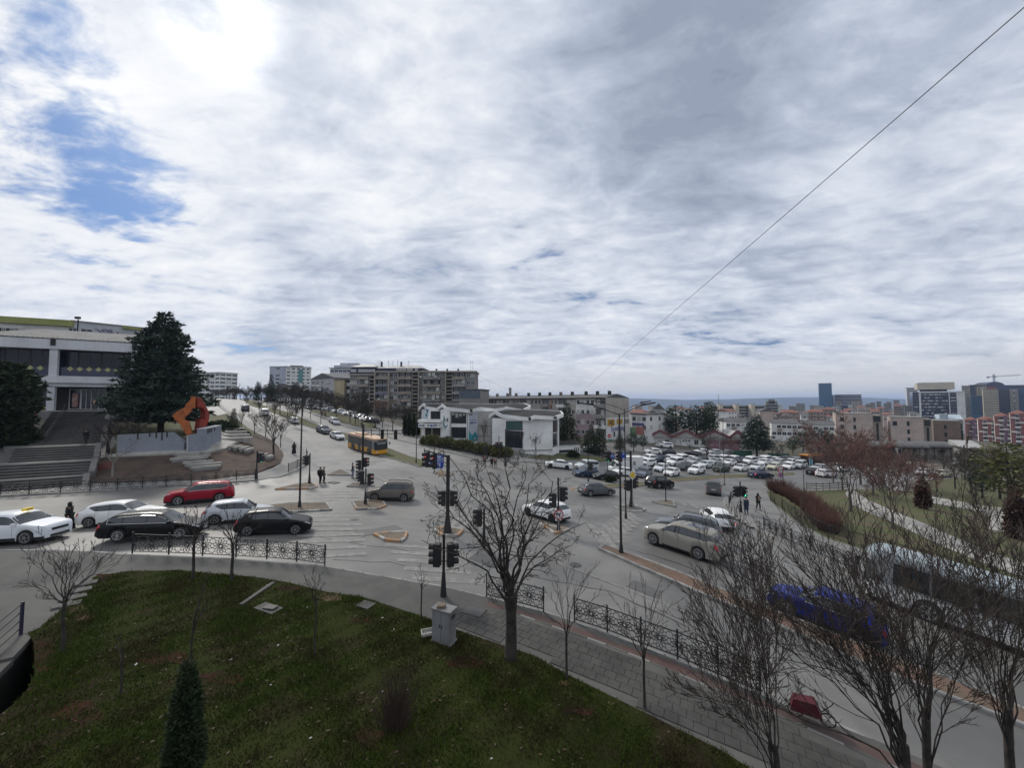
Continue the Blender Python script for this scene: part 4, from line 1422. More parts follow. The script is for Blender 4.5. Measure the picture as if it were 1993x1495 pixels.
def leafy(seed, shape, n, size, m, name='shrub', stem=True, blade=2):
 """Bush: n tufts through the volume of the ellipsoids in shape [(cx, cy, cz, rx, ry, rz)], thinner inside."""
 rnd = random.Random(seed)
 C, T = MB(), MB()
 tot = sum(s[3] * s[4] * s[5] for s in shape)
 for s in shape:
  for _ in range(int(n * s[3] * s[4] * s[5] / tot)):
   v = rvec(rnd) * (rnd.random() ** .33) * rnd.uniform(.86, 1.08)
   if v.length < .45 and rnd.random() < .5:
    v = v.normalized() * rnd.uniform(.5, 1)
   p = Vector((s[0] + v.x * s[3], s[1] + v.y * s[4], s[2] + v.z * s[5]))
   if p.z < .02:
    continue
   spray(C, rnd, p, (v + UP * .5).normalized(), size * rnd.uniform(.6, 1.3), blade)
  for _ in range(4 if stem else 0):
   T.tube([Vector((s[0] + rnd.uniform(-.1, .1), s[1] + rnd.uniform(-.1, .1), -.1)), Vector((s[0] + rnd.uniform(-.5, .5) * s[3], s[1] + rnd.uniform(-.5, .5) * s[4], s[2] + s[5] * .4))], [.04, .012], 4)
 root = link(name, None)
 part('foliage', C, m, root)
 if T.v:
  part('stem', T, M_BARK, root)
 return root

def put(root, at, label, cat, group=None, rot=None, s=1.0, name=None):
 p = at if isinstance(at, Vector) else G(*at)
 root.location = (p.x, p.y, land(p.x, p.y) + .08)
 root.rotation_euler = (0, 0, rot if rot is not None else 0)
 root.scale = s if hasattr(s, '__len__') else (s, s, s)
 if name:
  root.name = name
 if 'group' in root:
  del root['group']
 tag(root, label, cat, group)
 return root

def px_limbs(at, ends, seed, dy=1.6):
 """Limb ends seen at the given pixels, standing near the tree's own distance; returns offsets from its foot."""
 b = G(*at)
 b.z += .08
 rnd = random.Random(seed)
 return [P(x, y, b.y + rnd.uniform(-dy, dy)) - b for x, y in ends]

# the pollarded tree in the middle
at = (994, 1290)
lm = px_limbs(at, [(812, 1056), (826, 955), (850, 925), (884, 896), (920, 898), (950, 930), (982, 908), (1022, 906), (1052, 905), (1086, 932), (1142, 1012), (1108, 1066), (880, 1000), (1060, 985), (930, 985)], 3)
put(bare_tree(31, 7, 2.25, .20, mx=4, twig=.008, kids_=(8, 6, 5), thin=.72, length=.34, wig=.20, up=.02, ang=(30, 70), limbs=lm, swell=.35), at, 'large pollarded bare tree with a thick trunk beside the cabinet', 'tree', 'bare trees near the pavement')
at = (121, 1276)
lm = px_limbs(at, [(45, 1130), (60, 1085), (95, 1062), (135, 1058), (165, 1065), (200, 1068), (215, 1110), (70, 1165), (120, 1090), (175, 1120)], 5, .7)
put(bare_tree(32, 4, 1.65, .055, mx=4, twig=.006, kids_=(6, 4, 3), length=.45, wig=.12, up=.10, ang=(18, 42), limbs=lm), at, 'spreading bare young tree by the railing, left', 'tree', 'bare trees near the pavement')
at = (375, 1134)
lm = px_limbs(at, [(350, 1010), (365, 995), (385, 990), (400, 1005), (420, 1030), (340, 1035)], 6, .5)
put(bare_tree(33, 3.5, 1.75, .06, mx=4, twig=.007, kids_=(6, 4, 3), length=.42, wig=.10, up=.14, ang=(15, 38), limbs=lm), at, 'slim leaning bare tree in front of the black estate car', 'tree', 'bare trees near the pavement')
at = (450, 1138)
lm = px_limbs(at, [(415, 1010), (440, 995), (465, 990), (495, 1000), (510, 1025), (425, 1030)], 7, .5)
put(bare_tree(34, 3.5, 1.75, .065, mx=4, twig=.007, kids_=(6, 4, 3), length=.42, wig=.10, up=.14, ang=(15, 38), limbs=lm), at, 'bare tree standing on the lawn edge before the black hatchback', 'tree', 'bare trees near the pavement')
for seed_, at, ends, lab, fk in (
  (41, (612, 1287), [(596, 1128), (608, 1110), (622, 1118), (632, 1135), (600, 1150)], 'thin sapling standing alone on the lawn below the gap after the left fence', 1.9),
  (42, (820, 1216), [(808, 1118), (818, 1105), (828, 1120), (833, 1135)], 'short thin sapling at the lawn edge, left of the grey cabinet', 1.5),
  (43, (1103, 1332), [(1062, 1150), (1075, 1120), (1110, 1105), (1150, 1110), (1165, 1160), (1165, 1180), (1130, 1130), (1050, 1195)], 'young bare tree between the pollarded tree and the right lattice fence', 1.55),
  (44, (1255, 1388), [(1200, 1175), (1225, 1150), (1255, 1130), (1290, 1150), (1310, 1175), (1195, 1220), (1275, 1160)], 'young bare tree in front of the right lattice fence', 1.5),
  (45, (372, 1335), [(385, 1180), (398, 1140), (405, 1130), (412, 1165), (420, 1150)], 'bent thin sapling on the dark lawn, left', 1.7),
  (46, (234, 1362), [(228, 1255), (234, 1240), (240, 1260)], 'bare stick-like sapling in the middle of the left lawn', 1.0)):
 lm = px_limbs(at, ends, seed_, .35)
 put(bare_tree(seed_, 4, fk, .030 if seed_ not in (43, 44) else .042, mx=3, twig=.0055, kids_=(5, 4), length=.40, wig=.10, up=.10, ang=(15, 40), limbs=lm), at, lab, 'sapling', 'saplings on the lawn', name='sapling')
for seed_, at, ends, lab, fk, r_ in (
  (51, (1512, 1590), [(1345, 1230), (1395, 1200), (1440, 1130), (1475, 1110), (1330, 1350), (1380, 1380), (1352, 1165), (1380, 1118), (1420, 1078), (1452, 1062), (1495, 1075), (1365, 1235), (1400, 1160), (1340, 1300), (1470, 1150)], 'large bare tree of slim upright stems, lower right, farthest left of its four', 1.5, .072),
  (52, (1765, 1590), [(1455, 1210), (1500, 1180), (1580, 1120), (1640, 1110), (1600, 1250), (1680, 1130), (1450, 1370), (1520, 1085), (1555, 1055), (1605, 1070), (1480, 1150), (1655, 1035), (1690, 1060), (1430, 1290), (1560, 1200), (1625, 1150), (1500, 1240)], 'large bare tree leaning left with a heavy slanting limb, lower right', 1.6, .112),
  (53, (1812, 1600), [(1770, 1110), (1740, 1160), (1840, 1110), (1900, 1090), (1690, 1230), (1910, 1210), (1755, 1045), (1718, 1100), (1788, 1000), (1855, 1005), (1690, 1165), (1872, 1055), (1820, 1040), (1930, 1150), (1730, 1210)], 'large bare tree forking into a V above its straight trunk, lower right', 2.3, .088),
  (54, (1975, 1600), [(1900, 1100), (1935, 1120), (1985, 1090), (1860, 1200), (2010, 1130), (1840, 1290), (1925, 1000), (1880, 1050), (1990, 975), (2045, 1000), (1865, 1145), (2070, 1100), (1955, 1050), (1850, 1230)], 'large bare tree at the right edge with a dark upright trunk', 2.6, .092)):
 lm = px_limbs(at, ends, seed_, 1.5)
 put(bare_tree(seed_, 7, fk, r_, mx=4, twig=.0062, kids_=(10, 6, 4), length=.46, low=.62, thin=.62, wig=.11, up=.09, ang=(12, 38), limbs=lm, bark=M_BARK), at, lab, 'tree', 'large bare trees at lower right')

# left: cedar, shrubs, bare bushes
c1 = put(conifer(1, 16.2, 5.7, 'cedar', M_NEEDLE, .38, 1.45, .10, tuft=.56, name='cedar'), G(312, 846), 'tall dark cedar behind the grey monument wall', 'tree')
put(conifer(2, 9.6, 3.1, 'pine', M_THUJA, .3, 1.4, .04, name='evergreen_tree', tuft=.6), G(-4, 872), 'dark evergreen tree hiding the left end of the stairs', 'tree')
put(leafy(3, [(0, 0, 1.1, 1.5, 1.3, 1.1), (1.2, 0, .7, 1.0, .9, .7)], 2200, .4, M_THUJA), G(34, 868), 'dark evergreen shrub beside the foot of the stairs', 'shrub')
put(bare_tree(61, 5.2, 1.2, .17, nl=8, spread=55, mx=4, twig=.016, kids_=(7, 5, 4), length=.5, wig=.25, up=-.01, ang=(30, 70), twigm=mat('purple_twigs', (.075, .062, .065), rough=.95, var=.25)), G(210, 882), 'spreading bare tree with purplish twigs, right of the stairs', 'tree', 'bare trees by the stairs')
put(bare_tree(62, 4.0, .9, .13, nl=7, spread=55, mx=4, twig=.016, kids_=(6, 5, 3), length=.5, wig=.25, up=-.01, ang=(30, 70), twigm=MATS['purple_twigs']), G(262, 868), 'low bare tree behind the left slab of the monument', 'tree', 'bare trees by the stairs')
at = (219, 931)
lm = px_limbs(at, [(180, 868), (205, 850), (232, 852), (268, 868), (290, 858), (250, 880)], 9, .8)
put(bare_tree(63, 4, 1.25, .10, mx=3, twig=.014, kids_=(4, 3), length=.35, wig=.2, up=.05, ang=(25, 55), limbs=lm, bark=M_BARKW), at, 'small bare tree with a whitewashed trunk on the brown slope', 'tree', 'bare trees by the stairs')

# prototypes for the middle distance
P_BARE = [bare_tree(70 + i, 8, 2.0, .13, nl=6, spread=34, mx=4, twig=.022, kids_=(6, 5, 3), length=.52, wig=.16, up=.07, ang=(22, 50), twigm=M_TWIGG) for i in range(3)]
P_RED = [bare_tree(90 + i, 9, 1.5, .13, nl=7, spread=36, mx=4, twig=.020, kids_=(8, 7, 5), length=.52, wig=.18, up=.05, ang=(22, 58), twigm=M_TWIGR, bark=M_TWIGG) for i in range(2)]
P_ORANGE = bare_tree(95, 8, 1.4, .14, nl=8, spread=42, mx=4, twig=.026, kids_=(7, 6, 4), length=.5, wig=.16, up=.05, ang=(25, 60), twigm=M_TWIGO)
P_SPRUCE = [conifer(20 + i, 10, 2.6, 'spruce', M_NEEDLE2, .17, 1.0, .05, name='spruce') for i in range(2)]
P_PINE = [conifer(25 + i, 9, 2.8, 'pine', M_NEEDLE2 if i else M_NEEDLE, .2, .74, .20, name='pine_tree', tuft=.55) for i in range(2)]
P_CEDAR = conifer(28, 11, 4.6, 'cedar', M_NEEDLE, .26, 1.0, .16, name='cedar', tuft=.65)
P_THUJA = leafy(29, [(0, 0, 1.3, .75, .75, 1.3), (0, 0, 3.0, .62, .62, 1.4), (0, 0, 4.4, .38, .38, 1.2)], 2400, .34, M_THUJA, 'thuja')
P_BUSH = leafy(30, [(0, 0, .6, 1.0, .9, .62), (.7, .2, .45, .6, .6, .45), (-.6, -.1, .4, .6, .6, .45)], 900, .30, M_HEDGE)
P_DBUSH = leafy(31, [(0, 0, .6, 1.0, .9, .62), (.7, .2, .45, .6, .6, .45), (-.6, -.1, .4, .6, .6, .45)], 900, .30, M_THUJA)
tr = random.Random(11)

def tree(proto, at, top, label, group, cat='tree', wide=1.0, H=None, name=None):
 """A copy of a prototype standing at pixel at (or world point) whose tip reaches pixel row top."""
 pr = proto[tr.randrange(len(proto))] if isinstance(proto, list) else proto
 p = at if isinstance(at, Vector) else G(*at)
 if H is None:
  zt = P(CX, top, p.y).z
  H = max(.5, zt - land(p.x, p.y))
 hh = PH(pr)
 o = copy_tree(pr) if pr in USED_L else pr
 USED_L.append(pr)
 s = H / hh
 return put(o, p, label, cat, group, rot=tr.uniform(0, 6.28), s=(s * wide, s * wide, s), name=name)

USED_L = []
P_WOOD = [bare_tree(170 + i, 10, 2.2, .15, nl=8, spread=36, mx=4, twig=.026, kids_=(9, 7, 5), length=.46, wig=.18, up=.08, ang=(20, 52), twigm=mat('brown_twigs', (.075, .062, .052), rough=.95, var=.3, scale=.6)) for i in range(3)]
_PH = {}

def PH(pr):
 k = pr.children[0].data.name
 if k not in _PH:
  _PH[k] = max(max(v.co.z for v in ch.data.vertices) for ch in pr.children)
 return _PH[k]

W_ = lambda px, Y: Vector((P(px, HZ, Y).x, Y, 0))
gb = 'bare trees along the boulevard'
for at, top, wd, lab in (((532, 888), 795, 1.15, 'bushy bare tree at the boulevard corner, nearest the pedestrian crossing'), ((495, 846), 795, .9, 'bare young tree on the left verge, by the bushy corner tree'), ((517, 852), 800, .8, 'bare young tree between the verge and the bushy corner tree'),
      ((546, 872), 815, .8, 'small bare tree just behind the bushy corner tree'), ((447, 838), 800, .7, 'little bare tree above the monument steps'), ((470, 838), 798, .7, 'bare tree on the left verge behind the dark shrubs')):
 tree(P_BARE, at, top, lab, gb, wide=wd)
for i, (px, Y, top, wd) in enumerate(((520, 150, 752, 1.3), (545, 135, 748, 1.3), (568, 125, 742, 1.3), (590, 130, 752, 1.4), (612, 125, 758, 1.2), (500, 165, 750, 1.4), (480, 175, 756, 1.5), (460, 190, 752, 1.5), (440, 210, 752, 1.5), (420, 220, 756, 1.6), (640, 120, 760, 1.2), (655, 118, 775, 1.1))):
 tree(P_WOOD, W_(px, Y), top, ORD[i] + ' tree from the right end of the bare wood behind the boulevard', 'bare wood behind the boulevard', wide=wd)
for i, (px, Y, top) in enumerate(((624, 112, 778), (655, 109, 775), (682, 106, 765), (692, 104, 770), (715, 112, 768), (745, 106, 790), (765, 100, 782), (790, 104, 775), (668, 125, 760), (702, 128, 752))):
 tree(P_WOOD, W_(px, Y), top, 'bare street tree before the apartment block, ' + ORD[i] + ' of its row', 'bare street trees before the apartment block', wide=.95)
for i, (px, Y, top, wd) in enumerate(((770, 128, 788, 1.2), (800, 126, 784, 1.3), (830, 124, 790, 1.3), (850, 128, 786, 1.2), (785, 118, 800, 1.2))):
 tree(P_WOOD, W_(px, Y), top, ORD[i] + ' tree of the dense bare clump below the middle of the apartment block', 'bare clump below the apartment block', wide=wd)
for i in range(22):
 px = 425 + 10.5 * i
 tree(P_WOOD, W_(px, 190 - 3.2 * i + tr.uniform(-8, 8)), 754 + tr.uniform(-13, 11) + (8 if i > 15 else 0), ORD[i % 16] + (' tree from the left in the dense wood lining the upper boulevard' if i < 16 else ' tree of the dense wood\'s right-hand end before the apartment block'), 'dense wood lining the upper boulevard', wide=tr.uniform(1.1, 1.6))
for i, (px, Y, top) in enumerate(((505, 100, 772), (535, 96, 775), (560, 100, 768), (590, 104, 766), (605, 102, 772), (575, 90, 780), (480, 112, 768), (455, 130, 766), (520, 112, 770), (545, 104, 772))):
 tree(P_WOOD, W_(px, Y), top, ORD[i] + ' tree standing along the boulevard median', 'trees along the boulevard median', wide=.8)
tree(P_ORANGE, W_(742, 118), 776, 'bare tree with orange-brown twigs before the apartment block', None, wide=1.2)
for i, (px, Y, top) in enumerate(((789, 92, 808), (797, 91, 803), (806, 90, 806), (814, 92, 812))):
 tree(P_THUJA, W_(px, Y), top, ORD[i] + ' dark columnar thuja from the left beside the white gallery', 'thuja columns beside the gallery', wide=.9, name='thuja')
for at, top, lab in ((W_(1104, 92), 783, 'tall dark spruce right of the white gallery'), (W_(1095, 89), 822, 'shorter spruce hugging the gallery corner'), (W_(1150, 90), 826, 'dark spruce left of the graffiti wall'), (W_(1166, 88), 826, 'spruce with a lighter side before the graffiti wall'), (W_(1140, 95), 838, 'low spruce behind the pair by the graffiti wall'), (W_(1205, 98), 838, 'spruce in front of the black lamp post'), (W_(527, 140), 728, 'pointed dark spruce before the white towers'), (W_(500, 160), 742, 'small pointed spruce in the bare wood'), (W_(710, 120), 752, 'spruce in front of the apartment block')):
 tree(P_SPRUCE, at, top, lab, 'spruces', wide=1.3 if top > 760 else .9, name='spruce')
for at, top, lab, pr, wd in ((W_(576, 150), 744, 'dark pine before the white towers', P_PINE, .8), (W_(592, 150), 748, 'second dark pine before the white towers, next to the lamp post', P_PINE, .8), (W_(1315, 125), 788, 'spreading dark pine left of the row of office slabs', P_PINE, 1.5), (W_(1354, 122), 788, 'dark pine in the middle of the group behind the low red-roofed building', P_PINE, 1.2),
      (W_(1380, 120), 779, 'tall slim pine right of the pine group', P_PINE, .75), (W_(1371, 128), 800, 'broad pine low in the pine group', P_PINE, 1.3), (W_(1560, 118), 838, 'dark pine before the white terraced houses, right', P_PINE, 1.4), (W_(1590, 112), 832, 'dark pine left of the reddish bare trees', P_PINE, 1.4), (W_(1540, 112), 850, 'low dark pine behind the orange kiosk', P_PINE, 1.5), (W_(1612, 110), 842, 'dark pine touching the reddish bare trees', P_PINE, 1.3)):
 tree(pr, at, top, lab, 'dark pines', wide=wd, name='pine_tree')
tree(P_CEDAR, W_(1470, 104), 806, 'solitary cedar with layered branches behind the car park', None, wide=.95, name='cedar')
o = tree(P_PINE, W_(1955, 56), 858, 'big yellow-green pine at the right edge of the park', None, wide=1.5, name='pine_tree')
for ch in o.children:
 if ch.name.startswith('crown'):
  ch.data = ch.data.copy()
  ch.data.materials[0] = M_NEEDLE3
for i, (at, top, wd) in enumerate((((1655, 998), 800, .9), ((1738, 1032), 868, .9), ((1700, 965), 858, 1.2), ((1640, 955), 850, 1.1), ((1675, 945), 838, 1.2), ((1765, 955), 880, 1.2), ((1720, 945), 862, 1.2), ((1622, 940), 860, .9))):
 tree(P_RED, at, top, ('reddish bare tree standing on the park path', 'reddish bare tree on the park lawn by its path', 'reddish bare tree behind the path fork', 'reddish bare tree by the plank fence end', 'tall reddish bare tree in front of the pink block', 'reddish bare tree left of the dark red cypress', 'reddish bare tree in the middle of the park group', 'reddish bare tree beside the orange kiosk')[i], 'reddish bare trees in the park', wide=wd)
for i, (px, Y, top) in enumerate(((1790, 80, 868), (1830, 85, 872), (1870, 82, 868), (1905, 78, 860), (1880, 66, 868), (1935, 62, 872), (1960, 58, 866), (1850, 70, 890), (1815, 66, 905), (1890, 64, 900), (1925, 70, 870), (1770, 90, 872))):
 tree(P_BARE, W_(px, Y), top, ORD[i] + ' grey bare tree among the market sheds', 'grey bare trees by the market sheds', wide=1.1)
for i, (px, Y, top) in enumerate(((1902, 62, 905), (1870, 85, 876))):
 tree(P_PINE, W_(px, Y), top, ORD[i] + ' dark pine beside the market trees', 'pines by the market', wide=1.2, name='pine_tree')
for i, (at, top) in enumerate(((W_(1373, 86), 836), (W_(1340, 105), 862), (W_(1280, 100), 860), (W_(1420, 108), 848), (W_(1440, 112), 850), (W_(1405, 112), 855))):
 tree(P_RED if i > 2 else P_BARE, at, top, ('tall bare plane tree in the middle of the car park lawn', 'bare tree before the white gable of the low building', 'bare tree at the left end of the rear lawn', 'pinkish bare tree before the low red-roofed building', 'pinkish bare tree left of the solitary cedar', 'pinkish bare tree behind the plane tree')[i], 'bare trees round the car park', wide=.95)
for i, (px, Y, top) in enumerate(((1250, 100, 846), (1232, 96, 842), (1300, 108, 852), (1500, 108, 850), (1520, 104, 858), (1510, 96, 868))):
 tree(P_PINE if i < 2 else P_BARE, W_(px, Y), top, ('dark low pine before the graffiti wall, right', 'dark low pine beside the black lamp post', 'bare tree by the red verge boards', 'bare tree right of the solitary cedar', 'bare tree behind the white panel van', 'slim bare tree behind the second row of cars')[i], 'mixed trees behind the car park', wide=1.2)
tree(P_BARE, (1043, 893), 842, 'small bare tree on the grass before the white gallery', None, wide=.8)
tree(P_BARE, W_(943, 74), 815, 'thin bare tree before the grey gallery wall', None, wide=.5)
for i, (at, s_) in enumerate((((412, 843), 1.2), ((420, 838), 1.0), ((430, 836), 1.1), ((470, 852), .9), ((1115, 892), 1.1), ((1187, 939), .7), ((1263, 897), 1.0), ((1322, 897), .9), ((1298, 897), .7))):
 o = copy_tree(P_DBUSH)
 put(o, at, ('dark round shrub against the monument steps', 'dark shrub behind the monument end wall', 'dark shrub at the edge of the left verge', 'low dark shrub under the left verge trees', 'dark shrub at the edge of the gallery grass', 'small shrub before the black parked hatchback', 'dark shrub at the left of the car park lawn', 'dark shrub right of the small clipped spruce', 'dark shrub left of the small clipped spruce')[i], 'shrub', 'dark shrubs', s=s_)
put(P_DBUSH, (447, 842), 'dark shrub nearest the pale steps', 'shrub', 'dark shrubs', s=1.0)
tree(P_SPRUCE, (1317, 898), 884, 'small clipped spruce on the car park lawn', 'spruces', name='spruce')
tree(P_SPRUCE, (455, 842), 795, 'dark young spruce on the left verge', 'spruces', wide=1.2, name='spruce')
# hedge along the gallery pavement: individual bushes
hp = GV([(822, 868), (870, 876), (930, 887), (975, 892)])
for i in range(16):
 f = i / 15 * 2.999
 k = int(f)
 p = hp[k].lerp(hp[k + 1], f - k) + Vector((.8, 1.4, 0))
 o = copy_tree(P_BUSH) if i else P_BUSH
 put(o, p, ORD[i] + ' olive bush from the left in the hedge before the white gallery', 'bush', 'hedge before the gallery', rot=i * 1.3, s=1.35 + .3 * math.sin(i * 2.1), name='bush')
# red dogwood hedge by the park fence
hp = GV([(1506, 958), (1535, 972), (1565, 990), (1592, 1016), (1608, 1040)])
P_RH = None
for i in range(11):
 f = i / 10 * 3.999
 k = int(f)
 p = hp[k].lerp(hp[k + 1], f - k) + Vector((.6, .5, 0))
 if P_RH is None:
  rnd = random.Random(77)
  mb = MB()
  for _ in range(520):
   a, q = rnd.uniform(0, 6.28), rnd.random() ** .5
   b0 = Vector((math.cos(a) * q * .8, math.sin(a) * q * .8, 0))
   d = (UP + Vector((b0.x, b0.y, 0)) * .6 + rvec(rnd) * .25).normalized()
   L = rnd.uniform(.9, 1.9)
   mb.tube([b0, b0 + d * L * .5, b0 + d * L + rvec(rnd) * .12], [.014, .011, .005], 3, cap=False)
  P_RH = link('dogwood_bush', None)
  part('stem', mb, M_REDH, P_RH)
  o = P_RH
 else:
  o = copy_tree(P_RH)
 put(o, p, ORD[i] + ' red-twigged bush from the left in the hedge along the park fence', 'bush', 'red hedge along the park fence', rot=i * .9, s=1.0 + .18 * math.sin(i * 1.7), name='dogwood_bush')
# small plants of the foreground
cone = leafy(36, [(0, 0, .8, .36, .36, .85), (0, 0, 1.7, .28, .28, .75), (0, 0, 2.3, .16, .16, .55)], 5200, .11, M_THUJA, 'thuja')
put(cone, P(357, 1500, 9.0), 'dark conical thuja at the bottom edge of the lawn', 'shrub')
dc = leafy(37, [(0, 0, 1.1, .75, .75, 1.1), (0, 0, 2.4, .6, .6, 1.2), (0, 0, 3.5, .3, .3, .9)], 1500, .3, M_CYPR, 'cypress')
put(dc, (1797, 992), 'dark red conical cypress in the park', 'shrub', 'dark red cypresses')
o = copy_tree(dc)
put(o, (1982, 1052), 'dark red cypress at the right edge of the park', 'shrub', 'dark red cypresses', s=1.15)
rb = random.Random(78)
mb = MB()
for _ in range(260):
 a, q = rb.uniform(0, 6.28), rb.random()
 b0 = Vector((math.cos(a) * q * .30, math.sin(a) * q * .30, 0))
 d = (UP + Vector((b0.x, b0.y, 0)) * 1.0 + rvec(rb) * .3).normalized()
 L = rb.uniform(.6, 1.7)
 mb.tube([b0, b0 + d * L * .5, b0 + d * L + rvec(rb) * .15], [.008, .006, .003], 3, cap=False)
sh = link('twiggy_shrub', None)
part('stem', mb, mat('brown_stems', (.055, .034, .028), rough=.95, var=.3), sh)
put(sh, P(770, 1425, 10.9), 'reddish leafless shrub on the dark lawn, bottom middle', 'shrub', s=1.0)
for pr in P_BARE + P_RED + P_WOOD + P_SPRUCE + P_PINE:      # drop models that no tree uses
 if pr not in USED_L:
  for ch in pr.children:
   bpy.data.objects.remove(ch)
  bpy.data.objects.remove(pr)

# ------------------------------------------------------------------ buildings
def wall_mat(name, col, var=.06, streak=.35, col2=None):
 return mat(name, col, rough=.85, col2=col2 or tuple(c * .82 for c in col), scale=.25, var=var, streak=streak, spec=.25)

M_WIN = glass('window_glass', (.028, .032, .038), .10, .6)
M_WINF = mat('window_frame_white', (.55, .55, .54), rough=.6, var=.03)
M_WIND = mat('window_frame_dark', (.05, .05, .055), rough=.6, var=.03)
M_CURT = mat('window_blind', (.42, .41, .38), rough=.6, var=.1)
M_WHITE = wall_mat('white_render', (.70, .70, .68), streak=.12)
M_CREAM = wall_mat('cream_render', (.56, .51, .42))
M_GREYW = wall_mat('grey_concrete', (.27, .26, .245))
M_TAN = wall_mat('tan_render', (.33, .29, .24))
M_PINK = wall_mat('pink_render', (.50, .41, .365))
M_BRWN = wall_mat('brown_render', (.22, .165, .135))
M_MAUVE = wall_mat('mauve_render', (.33, .25, .27))
M_ROOFG = mat('grey_roof', (.125, .122, .12), rough=.9, col2=(.09, .09, .09), scale=.8, var=.12)
M_ROOFL = mat('pale_metal_roof', (.40, .39, .37), rough=.55, col2=(.30, .29, .275), scale=.4, var=.1)
M_ROOFR = mat('red_tile_roof', (.25, .11, .08), rough=.9, col2=(.18, .09, .07), scale=.8, var=.2)
M_ROOFM = mat('mauve_roof_edge', (.17, .07, .075), rough=.8, var=.12)
M_BGLASS = glass('blue_glass', (.03, .10, .19), .12, .7)
M_NGLASS = glass('navy_glass', (.02, .025, .06), .15, .6)
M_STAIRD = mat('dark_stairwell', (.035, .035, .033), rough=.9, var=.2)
M_TEAL = mat('teal_print', (.02, .19, .21), rough=.7, var=.03)
M_YEL = mat('ochre_sign', (.42, .24, .03), rough=.7, var=.08)
M_PURP = mat('purple_paint', (.10, .085, .22), rough=.8, var=.1)
M_BLUES = mat('sign_blue', (.012, .06, .36), rough=.45, var=.02)
M_BLUEP = mat('blue_print', (.03, .07, .20), rough=.7, var=.03)
M_LIME = wall_mat('lime_render', (.31, .325, .115), streak=.15)

WINM = {}

def window_mesh(w, h, gm, fm, mull=1, proud=.05):
 k = (round(w, 2), round(h, 2), gm.name, fm.name, mull, proud)
 if k not in WINM:
  t = min(.09, w * .12)
  mb = MB()
  mb.box((0, -proud / 2, h / 2 - t / 2), (w, proud, t))
  mb.box((0, -proud / 2, -h / 2 + t / 2), (w + .10, proud * 1.6, t))
  for x in [-w / 2 + t / 2, w / 2 - t / 2] + [(-w / 2 + w * (i + 1) / (mull + 1)) for i in range(mull)]:
   mb.box((x, -proud / 2, 0), (t * (1 if abs(x) > w / 2 - t else .7), proud * .9, h - 2 * t))
  mb.add([(-w / 2 + t, -.015, -h / 2 + t), (w / 2 - t, -.015, -h / 2 + t), (w / 2 - t, -.015, h / 2 - t), (-w / 2 + t, -.015, h / 2 - t)], [(0, 1, 2, 3)], 1)
  WINM[k] = mb.mesh('window', [fm, gm])
 return WINM[k]

